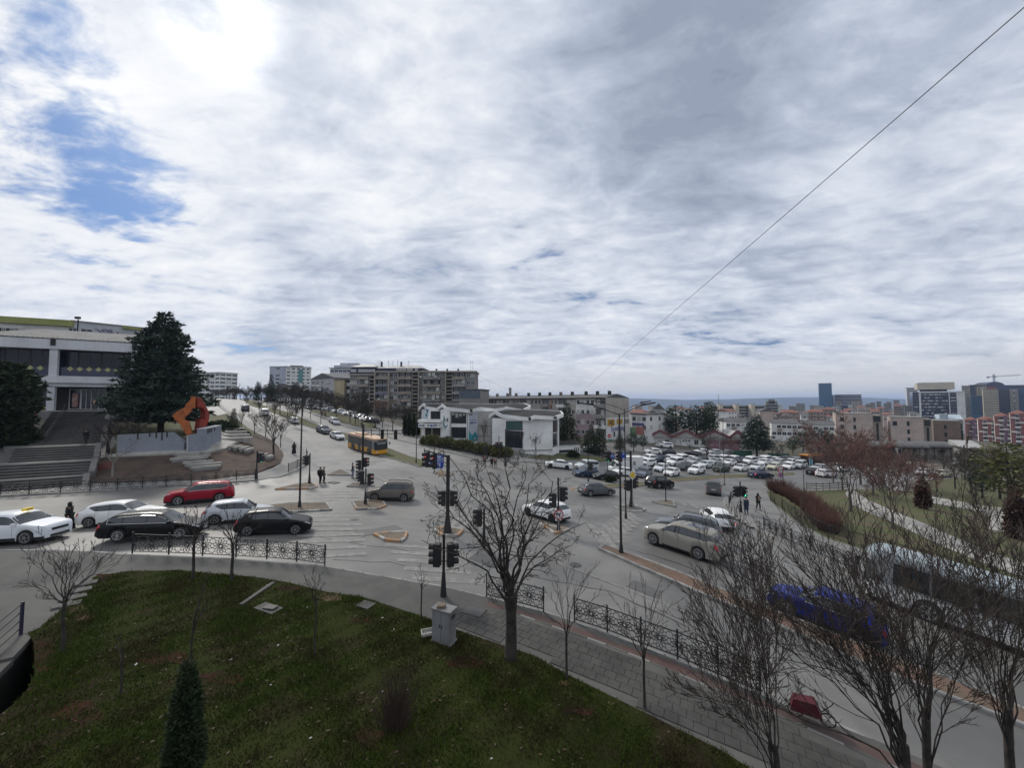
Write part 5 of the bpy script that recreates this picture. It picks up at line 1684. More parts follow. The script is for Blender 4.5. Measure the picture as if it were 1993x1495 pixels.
class Building:
 """A thing whose front runs from p0 to p1 (pixel column, metres ahead); local x along the front, y inwards, z up from the origin's level."""
 def __init__(self, name, label, p0, p1, cat='building', group=None, depth=12.0, parent=None):
  a, b = P(p0[0], HZ, p0[1]), P(p1[0], HZ, p1[1])
  if parent is None and p0[0] > 1480 and p0[1] > 160 and abs(p0[1] - p1[1]) < 20:      # turned to face along the street towards us
   kx = (p1[0] - CX) / F_PX
   m_ = .85 * a.x / p0[1]
   y1 = (p0[1] + m_ * a.x) / (1 + m_ * kx * 1.0)
   p1 = (p1[0], y1)
   b = P(p1[0], HZ, y1)
  self.a, self.b = Vector((a.x, p0[1], 0)), Vector((b.x, p1[1], 0))
  d = self.b - self.a
  self.W = d.length
  self.u = d.normalized()
  self.n = Vector((-self.u.y, self.u.x, 0))
  self.rz = math.atan2(d.y, d.x)
  self.D = depth
  self.z0 = 0.0
  if parent is not None:                         # a wing of a larger building: a part of it
   self.root = link(name, None, parent, self.a - Vector(parent.location), self.rz)
  else:
   self.root = thing(name, label, cat, (self.a.x, self.a.y, 0), self.rz, group)
  q = [self.a, self.b, self.a + self.n * depth, self.b + self.n * depth]
  self.base = min(land(v.x, v.y) for v in q) - .6

 def loc(self, px, py, y=0.0):
  """Local (x, z) where the line of sight through a pixel meets the plane y metres behind the front."""
  d = ray(px, py)
  o = self.a + self.n * y
  t_ = o.dot(self.n) / (d.x * self.n.x + d.y * self.n.y)
  p = Vector((0, 0, EYE)) + d * t_
  return (Vector((p.x, p.y, 0)) - o).dot(self.u), p.z

 def rect(self, px0, py0, px1, py1, y=0.0):
  x0, z1 = self.loc(px0, py0, y)
  x1, z0 = self.loc(px1, py1, y)
  return x0, x1, z0, z1

 def box(self, name, x0, x1, y0, y1, z0, z1, m, label=None):
  return part(name, MB().box(((x0 + x1) / 2, (y0 + y1) / 2, (z0 + z1) / 2), (abs(x1 - x0), abs(y1 - y0), abs(z1 - z0))), m, self.root, label=label)

 def pbox(self, name, px0, py0, px1, py1, m, y0=-.06, y1=.0, label=None):
  x0, x1, z0, z1 = self.rect(px0, py0, px1, py1, y0)
  return self.box(name, x0, x1, y0, y1, z0, z1, m, label)

 def win(self, x, z, w, h, gm=None, fm=None, mull=1, y=0.0, side=0, name='window', proud=.05):
  me = window_mesh(w, h, gm or M_WIN, fm or M_WINF, mull, proud)
  if side == 0:
   return link(name, me, self.root, (x, y, z), rotz=0)
  if side > 0:
   return link(name, me, self.root, (self.W + .0, x, z), rotz=R(90))
  return link(name, me, self.root, (0, x, z), rotz=R(-90))

 def pwin(self, px0, py0, px1, py1, gm=None, fm=None, mull=1, y=0.0, name='window', proud=.06):
  x0, x1, z0, z1 = self.rect(px0, py0, px1, py1, y)
  return self.win((x0 + x1) / 2, (z0 + z1) / 2, round(x1 - x0, 2), round(z1 - z0, 2), gm, fm, mull, y, name=name, proud=proud)

 def grid(self, z0, sh, ns, nb, w, h, x0=None, x1=None, gm=None, fm=None, side=0, rnd=None, blind=.15, mull=1, skip=0.0):
  x0 = 0 if x0 is None else x0
  x1 = (self.W if side == 0 else self.D) if x1 is None else x1
  rnd = rnd or random.Random(int(self.W * 100))
  for s in range(ns):
   for b in range(nb):
    if rnd.random() < skip:
     continue
    self.win(x0 + (x1 - x0) * (b + .5) / nb, z0 + sh * (s + .55), w, h, M_CURT if rnd.random() < blind else gm, fm, mull, side=side)

 def walls(self, z1, m, z0=None):
  return self.box('wall', 0, self.W, 0, self.D, self.base if z0 is None else z0, z1, m)

 def roof(self, kind, z, m, rise=2.0, over=.5):
  W, D = self.W, self.D
  mb = MB()
  o = over
  if kind == 'flat':
   mb.box((W / 2, D / 2, z + .15), (W + 2 * o, D + 2 * o, .3))
  elif kind == 'gable':
   v = [(-o, -o, z), (W + o, -o, z), (W + o, D + o, z), (-o, D + o, z), (-o, D / 2, z + rise), (W + o, D / 2, z + rise)]
   mb.add(v, [(0, 1, 5, 4), (2, 3, 4, 5), (1, 2, 5), (3, 0, 4), (3, 2, 1, 0)])
  elif kind == 'cross':
   v = [(-o, -o, z), (W + o, -o, z), (W + o, D + o, z), (-o, D + o, z), (W / 2, -o, z + rise), (W / 2, D + o, z + rise)]
   mb.add(v, [(0, 4, 5, 3), (4, 1, 2, 5), (0, 1, 4), (2, 3, 5), (3, 2, 1, 0)])
  elif kind == 'hip':
   k = min(W, D) / 2
   v = [(-o, -o, z), (W + o, -o, z), (W + o, D + o, z), (-o, D + o, z)]
   v += [(k, D / 2, z + rise), (W - k, D / 2, z + rise)] if W > D else [(W / 2, k, z + rise), (W / 2, D - k, z + rise)]
   mb.add(v, [(0, 1, 5, 4), (2, 3, 4, 5), (1, 2, 5), (3, 0, 4), (3, 2, 1, 0)] if W > D else [(0, 1, 4), (1, 2, 5, 4), (2, 3, 5), (3, 0, 4, 5), (3, 2, 1, 0)])
  elif kind == 'shed':
   v = [(-o, -o, z), (W + o, -o, z), (W + o, D + o, z + rise), (-o, D + o, z + rise), (-o, D + o, z), (W + o, D + o, z)]
   mb.add(v, [(0, 1, 2, 3), (1, 5, 2), (0, 3, 4), (4, 5, 1, 0), (2, 5, 4, 3)])
  elif kind == 'barrel':
   n = 8
   v = []
   for i in range(n + 1):
    a = math.pi * i / n
    for x in (-o, W + o):
     v.append((x, D / 2 - math.cos(a) * (D / 2 + o), z + math.sin(a) * rise))
   f = [(2 * i, 2 * i + 1, 2 * i + 3, 2 * i + 2) for i in range(n)]
   f += [tuple(2 * i for i in range(n, -1, -1)), tuple(2 * i + 1 for i in range(n + 1))]
   mb.add(v, f)
  return part('roof', mb, m, self.root)

 def zt(self, px, py, y=0.0):
  return self.loc(px, py, y)[1]

 def chimneys(self, z, n, rnd, m=None):
  for i in range(n):
   x, y = rnd.uniform(.05, .95) * self.W, rnd.uniform(.3, .7) * self.D
   self.box('chimney', x - .35, x + .35, y - .35, y + .35, z, z + rnd.uniform(.9, 1.6), m or M_GREYW)

# --- the big apartment block
B = Building('apartment_block', 'long grey apartment block with stacked balconies and a dark mansard on its left half', (680, 152), (925, 152), depth=13)
zt = B.zt(800, 724.5)
B.walls(zt, M_GREYW)
sh = 2.92
nfl = 7
fx = lambda zx: (zx / 6.23 + 620 - 680) / 245 * B.W
rb = random.Random(2)
secs = [(375, 470, 'w'), (470, 615, 'b', M_TAN), (615, 690, 's'), (690, 855, 'b', wall_mat('bluish_render', (.22, .22, .26))), (855, 960, 'w'), (960, 1135, 'b', wall_mat('rosy_render', (.36, .29, .25))), (1135, 1225, 's'),
  (1225, 1265, 'w1'), (1265, 1485, 'b', M_GREYW), (1485, 1540, 'w1'), (1540, 1620, 's'), (1620, 1785, 'b', wall_mat('pale_concrete', (.33, .32, .30))), (1785, 1900, 'w')]
for sec in secs:
 x0, x1 = fx(sec[0]), fx(sec[1])
 for s in range(nfl):
  z = zt - sh * (s + 1)
  zc = z + sh * .55
  if sec[2] == 'w':
   for f in (.28, .72):
    B.win(x0 + (x1 - x0) * f, zc, 1.5, 1.4, M_CURT if rb.random() < .25 else None)
  elif sec[2] == 'w1':
   B.win((x0 + x1) / 2, zc, 1.1, 1.1, M_CURT if rb.random() < .2 else None)
  elif sec[2] == 'b':
   par = MB().box(((x0 + x1) / 2, -.75, z + .50), (x1 - x0 - .3, 1.5, 1.0))
   part('balcony', par, sec[3] if rb.random() < .75 else M_TAN, B.root)
   if rb.random() < .55:
    for f in np.linspace(.16, .84, max(2, int((x1 - x0) / 1.7))):
     B.win(x0 + (x1 - x0) * f, zc + .35, 1.25, 1.35, M_CURT if rb.random() < .3 else None, y=-1.3 if rb.random() < .5 else -.02)
   else:
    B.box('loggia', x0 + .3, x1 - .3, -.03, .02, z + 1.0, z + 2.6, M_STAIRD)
    for f in (.3, .7):
     B.win(x0 + (x1 - x0) * f, zc + .25, 1.4, 1.4, y=-.05)
 if sec[2] == 's':
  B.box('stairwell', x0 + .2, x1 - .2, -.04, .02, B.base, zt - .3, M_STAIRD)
  for s in range(nfl):
   B.box('stair_slab', x0 + .1, x1 - .1, -.5, -.05, zt - sh * (s + 1) - .1, zt - sh * (s + 1) + .22, M_CREAM)
   B.box('stair_slab', x0 + .1, x1 - .1, -.45, -.05, zt - sh * (s + .5) - .08, zt - sh * (s + .5) + .12, M_CREAM)
for zx, hw in ((692, .5), (858, .6), (1220, .45), (1545, .4)):
 B.box('fin_wall', fx(zx) - hw / 2, fx(zx) + hw / 2, -1.6, .0, B.base, zt + .1, M_TAN)
B.box('roof', fx(1255), B.W + .5, -1.2, B.D + .5, zt + .01, zt + .5, M_CREAM)
M_MANS = mat('navy_mansard', (.028, .03, .055), rough=.7, var=.1)
for x0, x1, zz0, zz1 in ((fx(372), fx(690), B.zt(700, 728.5), B.zt(700, 714)), (fx(692), fx(1262), zt + .3, B.zt(700, 716.5))):
 mb = MB().add([(x0, -.6, zz0), (x1, -.6, zz0), (x1, B.D, zz0), (x0, B.D, zz0), (x0 + .4, .6, zz1), (x1 - .4, .6, zz1), (x1 - .4, B.D - 1, zz1), (x0 + .4, B.D - 1, zz1)],
    [(0, 1, 5, 4), (1, 2, 6, 5), (2, 3, 7, 6), (3, 0, 4, 7), (4, 5, 6, 7), (3, 2, 1, 0)])
 part('mansard', mb, M_MANS, B.root)
 mb = MB().add([(x0, .2, zz1), (x1, .2, zz1), (x1, B.D, zz1), (x0, B.D, zz1), (x0 + 3, B.D * .5, zz1 + 1.7), (x1 - 3, B.D * .5, zz1 + 1.7)], [(0, 1, 5, 4), (2, 3, 4, 5), (1, 2, 5), (3, 0, 4), (3, 2, 1, 0)])
 part('mansard_roof', mb, M_ROOFL, B.root)
 B.box('cornice', x0 - .3, x1 + .3, -1.0, .3, zz0 - .35, zz0 - .02, M_CREAM)
 for zx in ((405, 435, 497, 525, 553, 583, 622, 664) if x0 < 1 else (960, 1000, 1040, 1085, 1120, 1185)):
  w = 1.15
  B.win(fx(zx), (zz0 + zz1) / 2 - .1, w, 1.15, M_CURT, y=-.35, name='roof_window')
for zx in (713, 958, 1400, 1535, 1672):
 B.box('chimney', fx(zx) - .3, fx(zx) + .3, 4, 4.7, zt + .3, zt + (4.6 if zx < 1000 else 1.7), M_STAIRD)

for i in range(16):                                      # clutter on the facade and the roof
 x, s = rb.uniform(1, B.W - 1), rb.randrange(7)
 B.box('air_conditioner', x - .4, x + .4, -1.85, -1.55, zt - sh * s - 2.2, zt - sh * s - 1.7, M_WHITE)
for i in range(9):
 x = rb.uniform(2, B.W - 1)
 part('aerial', MB().bar((x, 5, zt), (x, 5, zt + 5.2), .07).bar((x - .6, 5, zt + 4.8), (x + .6, 5, zt + 4.8), .05).bar((x - .4, 5, zt + 4.3), (x + .4, 5, zt + 4.3), .05), M_STAIRD, B.root)

# --- white towers and blocks up the boulevard
def plain(name, label, p0, p1, top, m, ns, nb, depth=14, roof='flat', rm=None, rise=2, ww=1.4, wh=1.4, sh=3.0, side=None, blind=.15, group=None, cat='building', gm=None, fm=None, mull=1, over=.4, chim=0, skip=0.0, base=None):
 B = Building(name, label, p0, p1, cat, group, depth)
 z1 = B.zt((p0[0] + p1[0]) / 2, top)
 if base is not None:
  B.base = base
 B.walls(z1, m)
 B.roof(roof, z1, rm or M_ROOFG, rise, over)
 if ns:
  B.grid(z1 - sh * ns - .2, sh, ns, nb, ww, wh, blind=blind, gm=gm, fm=fm, mull=mull, skip=skip)
 if side:
  sd, nbs = side
  B.grid(z1 - sh * ns - .2, sh, ns, nbs, ww, wh, blind=blind, gm=gm, fm=fm, side=sd, mull=mull, skip=skip)
 if chim:
  B.chimneys(z1 + (rise * .5 if roof in ('gable', 'hip') else .3), chim, random.Random(int(p0[0])))
 return B

gt = 'pale towers beyond the wood'
B = plain('tower_block', 'pale blue-grey tower with one column of windows, left of the white pair', (523, 330), (555, 325), 714, wall_mat('bluish_white', (.40, .43, .50), streak=.1), 9, 1, 14, ww=4.5, group=gt)
B = plain('tower_block', 'white tower with a green glass stair strip, right of the white pair', (555, 322), (603, 330), 714.5, M_WHITE, 9, 5, 16, ww=2.2, group=gt)
B.pbox('stair_glass', 581, 719, 589, 745, mat('green_glass', (.06, .20, .19), rough=.15, spec=.6, var=.1), -.3, 0)
B.pbox('roof_house', 565, 711, 590, 715, M_GREYW, .2, 8)
plain('apartment_block', 'white block with banded windows half hidden by the cedar', (372, 300), (426, 292), 726, M_WHITE, 8, 6, 14, ww=4.0, side=(1, 3), group=gt)
plain('apartment_block', 'narrow pale block beside the banded one, above the wood', (424, 296), (438, 300), 729, wall_mat('bluish_white2', (.45, .47, .5), streak=.1), 8, 1, 12, group=gt)
B = plain('apartment_block', 'stepped white block behind the left end of the apartment block', (641, 220), (690, 220), 717, wall_mat('white_blue', (.52, .54, .58), streak=.1), 8, 6, 12, ww=2.2)
B.pbox('upper_storey', 650, 711, 695, 718, MATS['white_blue'], 2, 10)
B.pbox('upper_storey', 662, 706.5, 695, 712, MATS['white_blue'], 4, 9)
B = plain('apartment_house', 'grey house with a gabled roof left of the yellow gable wall', (604, 178), (651, 164), 737, wall_mat('grey_pale', (.42, .42, .43), streak=.15), 7, 5, 13, roof='cross', rm=M_ROOFG, rise=2.4, ww=2.2)
B = plain('apartment_house', 'narrow building with a plain yellow gable wall', (650, 163), (669, 160), 739, wall_mat('yellow_render', (.46, .38, .24), streak=.2), 0, 0, 12)
B = plain('apartment_house', 'dark shaded building between the yellow gable and the apartment block', (669, 161), (681, 160), 741, M_STAIRD, 6, 2, 12)  # dark side of the yellow building, its shade painted into the walls
B = plain('office_building', 'block with a blue-grey solar glass wall right of the apartment block', (893, 138), (935, 136), 759, M_GREYW, 0, 0, 10)
for i in range(6):
 for k in range(2):
  px0 = 894 + i * 6.8
  B.pbox('glass_panel', px0, 759.6 + k * 8, px0 + 6.5, 767.3 + k * 8, mat('solar_glass', (.10, .125, .16), rough=.25, spec=.5, var=.1), -.12, 0)
B.grid(B.zt(915, 783) - 2.6, 2.8, 1, 9, 1.2, 1.2)
B = Building('chimney_stack', 'tall square concrete chimney rising behind the low terraces', (990.5, 210), (995.5, 210), 'chimney', depth=1.5)
B.walls(B.zt(993, 755), M_GREYW)
B.box('chimney_cap', -.1, B.W + .1, -.1, 1.6, B.zt(993, 756.5), B.zt(993, 755) + .05, M_TAN)

# --- the four-storey terrace with the painted gable
B = Building('apartment_terrace', 'four-storey terrace with a painted gable end wall, behind the gallery', (928, 165), (1179, 117), depth=13)
zt = B.zt(1179, 774)
B.walls(zt, wall_mat('terrace_render', (.40, .37, .33)))
mb = MB().add([(-.5, -.6, zt), (B.W + .02, -.6, zt), (B.W + .02, 13.4, zt), (-.5, 13.4, zt), (-.5, 6.5, zt + 1.25), (B.W + .02, 6.5, zt + 1.25)], [(0, 1, 5, 4), (2, 3, 4, 5), (1, 2, 5), (3, 0, 4), (3, 2, 1, 0)])
part('roof', mb, M_ROOFG, B.root)
B.box('eaves', -.5, B.W, -.8, -.55, zt - .25, zt + .02, M_STAIRD)
rb = random.Random(9)
nb = 17
for b in range(nb):
 x0, x1 = B.W * b / nb, B.W * (b + 1) / nb
 kind = 'b' if b in (1, 4, 7, 10, 12, 16) else 'w'
 if b in (14, 15):
  B.box('facade_panel', x0, x1, -.03, 0.0, B.base, zt - 3.2 * 1.5, M_MAUVE)
  B.box('facade_panel', x0, x1, -.03, 0.0, zt - 3.2 * 1.5 + .02, zt - .3, M_WHITE)
 if b == 11:
  B.box('facade_strip', x0 + .3, x0 + 1.2, -.05, 0.0, B.base, zt - .3, mat('rust_paint', (.22, .09, .06), rough=.8, var=.1))
 for s in range(4):
  z = zt - 3.15 * (s + 1)
  if kind == 'w':
   for f in (.27, .73):
    B.win(x0 + (x1 - x0) * f, z + 1.75, 1.25, 1.45, M_CURT if rb.random() < .2 else None, y=-.03)
  else:
   B.box('balcony', x0 + .15, x1 - .15, -1.2, 0, z, z + .95, M_GREYW if rb.random() < .6 else M_WHITE)
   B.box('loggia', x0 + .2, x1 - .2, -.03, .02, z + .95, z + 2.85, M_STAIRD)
   for f in (.3, .7):
    B.win(x0 + (x1 - x0) * f, z + 1.8, 1.2, 1.7, M_CURT if rb.random() < .2 else None, y=-.05)
for f in (.12, .22, .30, .41, .5, .58, .66, .74, .83, .9, .97):
 B.box('chimney', B.W * f - .35, B.W * f + .35, 4.5, 5.4, zt + .6, zt + 2.2, M_BRWN if rb.random() < .5 else M_STAIRD)
# gable end (local +x side): measured on its own plane
Gd = Building('gable', 'x', (1179, 117), (1, 1), depth=1)
bpy.data.objects.remove(Gd.root)
Gd.a = B.b.copy()
Gd.u, Gd.n = B.n.copy(), -B.u

def gable(name, px0, py0, px1, py1, m, off=.05, txt=None, size=1.0):
 """Flat panel on the gable wall, measured by pixels on its plane."""
 y0, z1 = Gd.loc(px0, py0)
 y1, z0 = Gd.loc(px1, py1)
 if txt:
  return link(name, text_mesh(txt, size, m, .02, True), B.root, (B.W + off, (y0 + y1) / 2, (z0 + z1) / 2), None)
 return part(name, MB().box((B.W + off / 2 + .001, (y0 + y1) / 2, (z0 + z1) / 2), (off, abs(y1 - y0), abs(z1 - z0))), m, B.root)

gable('gable_panel', 1179.5, 814, 1228, 852, M_WHITE, .04)
gable('sign_board', 1182, 816.5, 1196, 829, M_YEL, .10)
gable('sign_board', 1200, 816, 1211, 825, M_YEL, .10)
o = gable('lettering', 1183, 819, 1195, 827, M_STAIRD, .13, 'KS', 1.7)
o.rotation_euler = (R(90), 0, R(90))
o = gable('lettering', 1184, 828, 1219, 840, M_PURP, .07, 'Syzebenj', 2.2)
o.rotation_euler = (R(90), 0, R(90))
gable('painted_bar', 1216, 816, 1224, 817, M_STAIRD, .06)
gable('painted_bar', 1216, 819, 1224, 820.5, M_STAIRD, .06)
gable('painted_bar', 1216, 822.5, 1224, 823.5, M_STAIRD, .06)
gable('painted_figure', 1194, 841, 1197, 850, M_STAIRD, .06)

# --- buildings right of it
B = plain('shop_building', 'white corner building with a purple sign band and painted walls', (1229, 122), (1258, 118), 807, M_WHITE, 2, 3, 10, ww=1.3, sh=2.6, roof='flat', side=(1, 2))
B.pbox('sign_band', 1230, 823, 1253, 828.5, M_PURP, -.25, 0)
B.pbox('painted_wall', 1226, 832, 1237, 850, mat('green_mural', (.06, .16, .11), rough=.8, col2=(.28, .35, .16), scale=.5, var=.2), -.2, 0)
B.pbox('painted_wall', 1238, 831, 1253, 847, mat('pink_mural', (.36, .15, .13), rough=.8, var=.15), -.2, 0)
plain('house', 'pale house with a plain white gable right of the corner building', (1259, 128), (1280, 126), 806, M_WHITE, 0, 0, 9, roof='cross', rm=M_ROOFG, rise=1.2)
plain('house', 'brownish house with a low dark roof behind the white gable', (1280, 135), (1312, 132), 817, M_TAN, 1, 4, 9, roof='gable', rm=M_ROOFG, rise=1.4, sh=2.8)
B = plain('house', 'white house with a steep pointed gable among the distant roofs', (1272, 230), (1292, 228), 797, M_WHITE, 2, 2, 9, roof='cross', rm=M_ROOFG, rise=3.6, ww=1.2)

# --- the low building with mauve gables behind the car park
B = Building('low_building', 'long low white building with grey roofs and dark red zigzag gables', (1262, 121), (1448, 117), depth=14)
zt = B.zt(1355, 851)
B.walls(zt, M_WHITE)
for px0, px1 in ((1262, 1306), (1307, 1360), (1361, 1418), (1419, 1448)):
 x0, x1 = B.loc(px0, 850)[0] - .3, B.loc(px1, 850)[0] + .3
 xm = (x0 + x1) / 2
 mb = MB().add([(x0, -.8, zt - .1), (x1, -.8, zt - .1), (x1, 14.5, zt - .1), (x0, 14.5, zt - .1), (xm, -.8, zt + 2.0), (xm, 14.5, zt + 2.0)], [(0, 4, 5, 3), (4, 1, 2, 5), (0, 1, 4), (2, 3, 5), (3, 2, 1, 0)])
 part('roof', mb, M_ROOFL, B.root)
 for xa, xb in ((x0, xm), (xm, x1)):
  za, zb = (zt - .1, zt + 2.0) if xa == x0 else (zt + 2.0, zt - .1)
  part('verge_board', MB().bar((xa, -.9, za), (xb, -.9, zb), .2, .75), M_ROOFM, B.root)
rb = random.Random(4)
for b in range(13):
 x = B.W * (b + .5) / 13
 B.win(x, zt - 1.6, 1.3, 1.5, M_CURT if rb.random() < .2 else None, M_WINF)
B.pbox('painted_wall', 1375, 856, 1440, 876, mat('mauve_paint', (.26, .15, .17), rough=.85, var=.15), -.05, 0)
B.pbox('gable_wall', 1326, 851, 1346, 871, M_WHITE, -.3, 0)
for i in range(3):
 B.pwin(1328 + i * 5.6, 855, 1332.5 + i * 5.6, 861, y=-.3)

# --- white terraced houses beyond the cedar
for i, (p0, p1, top) in enumerate((((1412, 170), (1468, 168), 821), ((1500, 166), (1560, 164), 824), ((1560, 163), (1622, 160), 827))):
 B = plain('terraced_house', ('white terraced house left of the solitary cedar top', 'white terraced house right of the solitary cedar', 'white terraced house before the pink block')[i], p0, p1, top, M_WHITE, 2, 6, 10, roof='gable', rm=M_ROOFG, rise=1.5, ww=1.5, wh=1.3, sh=2.9, group='white terraced houses', chim=3, skip=.15)
 for k in (0, 2):
  B.box('balcony', B.W * (.2 + .25 * k), B.W * (.34 + .25 * k), -1.1, 0, B.zt(p0[0], top) - 3.1, B.zt(p0[0], top) - 2.1, M_TAN)

# --- the office slabs, the stepped tower and the red-brown flats in the middle distance
for i, (a, b) in enumerate(((1384, 1421), (1423, 1452), (1454, 1488))):
 B = plain('office_slab', ('left', 'middle', 'right')[i] + ' slab of the three long glassy slabs with pale shafts', (a, 400), (b, 400), 790, wall_mat('slab_green', (.20, .22, .20), streak=.1), 0, 0, 12, group='long glassy slabs')
 z1 = B.zt(a, 790)
 for s in range(6):
  B.box('window_band', .4, B.W - .4, -.25, 0, z1 - 3.1 * s - 2.4, z1 - 3.1 * s - .9, M_WIN)
  B.box('spandrel', .2, B.W - .2, -.4, 0, z1 - 3.1 * s - .85, z1 - 3.1 * s - .05, mat('spandrel_pale', (.36, .37, .34), rough=.8, var=.1))
for i, a in enumerate((1400, 1431, 1462)):
 B = Building('service_shaft', ('first', 'second', 'third')[i] + ' pale service shaft from the left on the glassy slabs', (a, 394), (a + 7, 394), 'tower', 'service shafts', 5)
 B.walls(B.zt(a, 787), M_CREAM)
 B.roof('flat', B.zt(a, 787), M_GREYW, over=.15)
B = Building('stepped_tower', 'stepped grey tower with banded windows above the red-brown flats', (1489, 430), (1514, 430), depth=14)
for px0, px1, py0 in ((1489, 1514, 787), (1491, 1513, 781), (1496, 1508, 777)):
 x0, x1 = B.loc(px0, 780)[0], B.loc(px1, 780)[0]
 z1 = B.zt(1500, py0)
 B.box('wall', x0, x1, 0 if py0 > 785 else 1.5, 14, B.base, z1, wall_mat('tower_grey', (.24, .25, .24), streak=.1))
 if py0 > 785:
  for s in range(6):
   B.box('window_band', x0 + .5, x1 - .5, -.2, 0, z1 - 3 * s - 2.3, z1 - 3 * s - .9, M_WIN)
   B.box('spandrel', x0 - .2, x1 + .2, -.5, 0, z1 - 3 * s - .85, z1 - 3 * s - .2, MATS['spandrel_pale'])
for i, (a, b, Y, top) in enumerate(((1484, 1514, 330, 805), (1516, 1560, 325, 803), (1564, 1608, 320, 802), (1600, 1626, 350, 797))):
 B = plain('apartment_block', ('low red-brown flats below the stepped tower', 'red-brown flats with terracotta roofs, second from the left', 'red-brown flats left of the pink block', 'pinkish flats just below the blue tower')[i], (a, Y), (b, Y), top, wall_mat('terracotta_render', (.34, .24, .19)), 4, 7, 13, roof='hip', rm=M_ROOFR, rise=2.2, ww=1.5, group='red-brown flats')
 z1 = B.zt(a, top)
 for s in range(4):
  for k in range(3):
   B.box('balcony', B.W * (.08 + .32 * k), B.W * (.24 + .32 * k), -1.2, 0, z1 - 3 * s - 2.9, z1 - 3 * s - 1.9, M_PINK)

# --- glass tower and its curved neighbour
B = Building('glass_tower', 'tall blue glass tower standing alone on the skyline', (1594.5, 900), (1620, 900), depth=26)
z1 = B.zt(1607, 746)
n = 9
prof = [(B.W * i / n, -2.2 * math.sin(math.pi * i / n)) for i in range(n + 1)] + [(B.W, 26), (0, 26)]
part('wall', MB().prism(prof, B.base, z1), M_BGLASS, B.root)
for s in range(16):
 prof2 = [(x, y - .25) for x, y in prof[:n + 1]] + [(x, y + .1) for x, y in prof[n::-1]]
 part('floor_band', MB().prism(prof2, z1 - 3.6 * s - .5, z1 - 3.6 * s - .1), mat('blue_band', (.03, .09, .14), rough=.3, var=.1), B.root)
B.box('side_wing', B.W, B.W + 2.6, 4, 24, B.base, B.zt(1607, 769), M_NGLASS)
B = Building('office_building', 'curved grey office block with white floor bands right of the blue tower', (1624, 905), (1677, 905), depth=22)
z1 = B.zt(1650, 768)
n = 10
prof = [(B.W * i / n, -6 * math.sin(math.pi * i / n)) for i in range(n + 1)]
part('wall', MB().prism(prof + [(B.W, 20), (0, 20)], B.base, z1), M_NGLASS, B.root)
for s in range(8):
 part('floor_band', MB().prism([(x, y - .6) for x, y in prof] + [(x, y + .1) for x, y in prof[::-1]], z1 - 3.4 * s - 1.1, z1 - 3.4 * s), mat('band_white', (.42, .42, .43), rough=.7, var=.05), B.root)

# --- pink blocks
for i, (a, b, c, Y, top, m, wn) in enumerate(((1625, 1697, 1717, 190, 806, M_PINK, 'pinkish block with small brown windows behind the reddish trees'), (1731, 1795, 1814, 178, 813, M_PINK, 'plain pink block with one column of small windows'), (1814, 1867, 1873, 186, 820, M_BRWN, 'plain brown block right of the pink one'))):
 B = plain('civic_block', wn, (a, Y), (b, Y - 3), top, m, 0, 0, 16, roof='flat', rm=M_GREYW, over=.15, group='plain civic blocks')
 z1 = B.zt(a, top)
 fr = ((.18, .52) if i == 0 else ((.14, .55) if i == 1 else (.45,)))
 for f in fr:
  for s in range(1 if (i == 1 and f < .2) else 3):
   B.win(B.W * f, z1 - 2.6 - 3.6 * s, 1.5 if f < .2 else .9, 2.0, None, M_WIND, 0)
 x0 = B.W + .05
 x1 = B.loc(c, 830)[0]
 B.box('stair_shaft', x0, x1, .6, 12, B.base, z1 - .3, M_TAN)
 B.box('shaft_slot', (x0 + x1) / 2 - .4, (x0 + x1) / 2 + .4, .4, .6, B.base + 2, z1 - 4, M_STAIRD)
 B.box('shaft_head', x0 + .4, x1 - .4, .25, .6, z1 - 3.4, z1 - .8, M_STAIRD)
B = Building('glazed_hall', 'pale glass roof hall behind the brown block', (1822, 205), (1872, 205), depth=12)
B.walls(B.zt(1840, 816), M_GREYW)
B.roof('shed', B.zt(1840, 816), mat('pale_glass_roof', (.36, .42, .45), rough=.2, var=.05), 2.2, .2)
B.box('roof_box', 1, B.W * .45, .5, 6, B.zt(1840, 816), B.zt(1840, 806), MATS['pale_glass_roof'])

# --- government building and the towers on the right
B = Building('office_building', 'large white and dark government building with a framed glass front', (1777, 480), (1862, 474), depth=40)
z1 = B.zt(1820, 763)
B.walls(z1, M_NGLASS)
B.box('wall', B.W + .02, B.W + 6.5, -.8, 40, B.base, z1 + .4, M_WHITE)
B.box('wall', 5.2, 6.8, -1.2, 0, B.base, z1 + .1, M_WHITE)
B.box('wall', B.W * .83, B.W * .85, -1.2, 0, B.base, z1 - 1.0, M_WHITE)
B.box('cornice', 5.2, B.W + 6.5, -1.3, -.0, z1 - 1.0, z1 + .6, M_WHITE)
x0, x1 = B.loc(1786, 760)[0], B.loc(1859, 760)[0]
B.box('upper_block', x0, x1, 1.5, 36, B.zt(1820, 758), B.zt(1820, 744.5), M_CREAM)
B.box('recess', x0 + 4, x1 - 6, 3, 30, z1, B.zt(1820, 758), M_STAIRD)
rb = random.Random(8)
for s in range(9):
 z = z1 - 4.2 - 3.75 * s
 B.box('window_band', 7.2, B.W * .825, -.35, 0, z, z + 1.7, M_WIN)
 for k in range(16):
  if rb.random() < .55:
   B.win(8 + (B.W * .81 - 9) * k / 15, z + .85, 1.9, 1.5, M_CURT if rb.random() < .5 else None, y=-.38)
 B.win(2.6, z + .9, 3.2, 1.4, M_CURT if rb.random() < .3 else None, y=-.02)
 B.win(B.W * .93, z + .9, 4.2, 1.4, M_CURT if rb.random() < .3 else None, y=-.02)

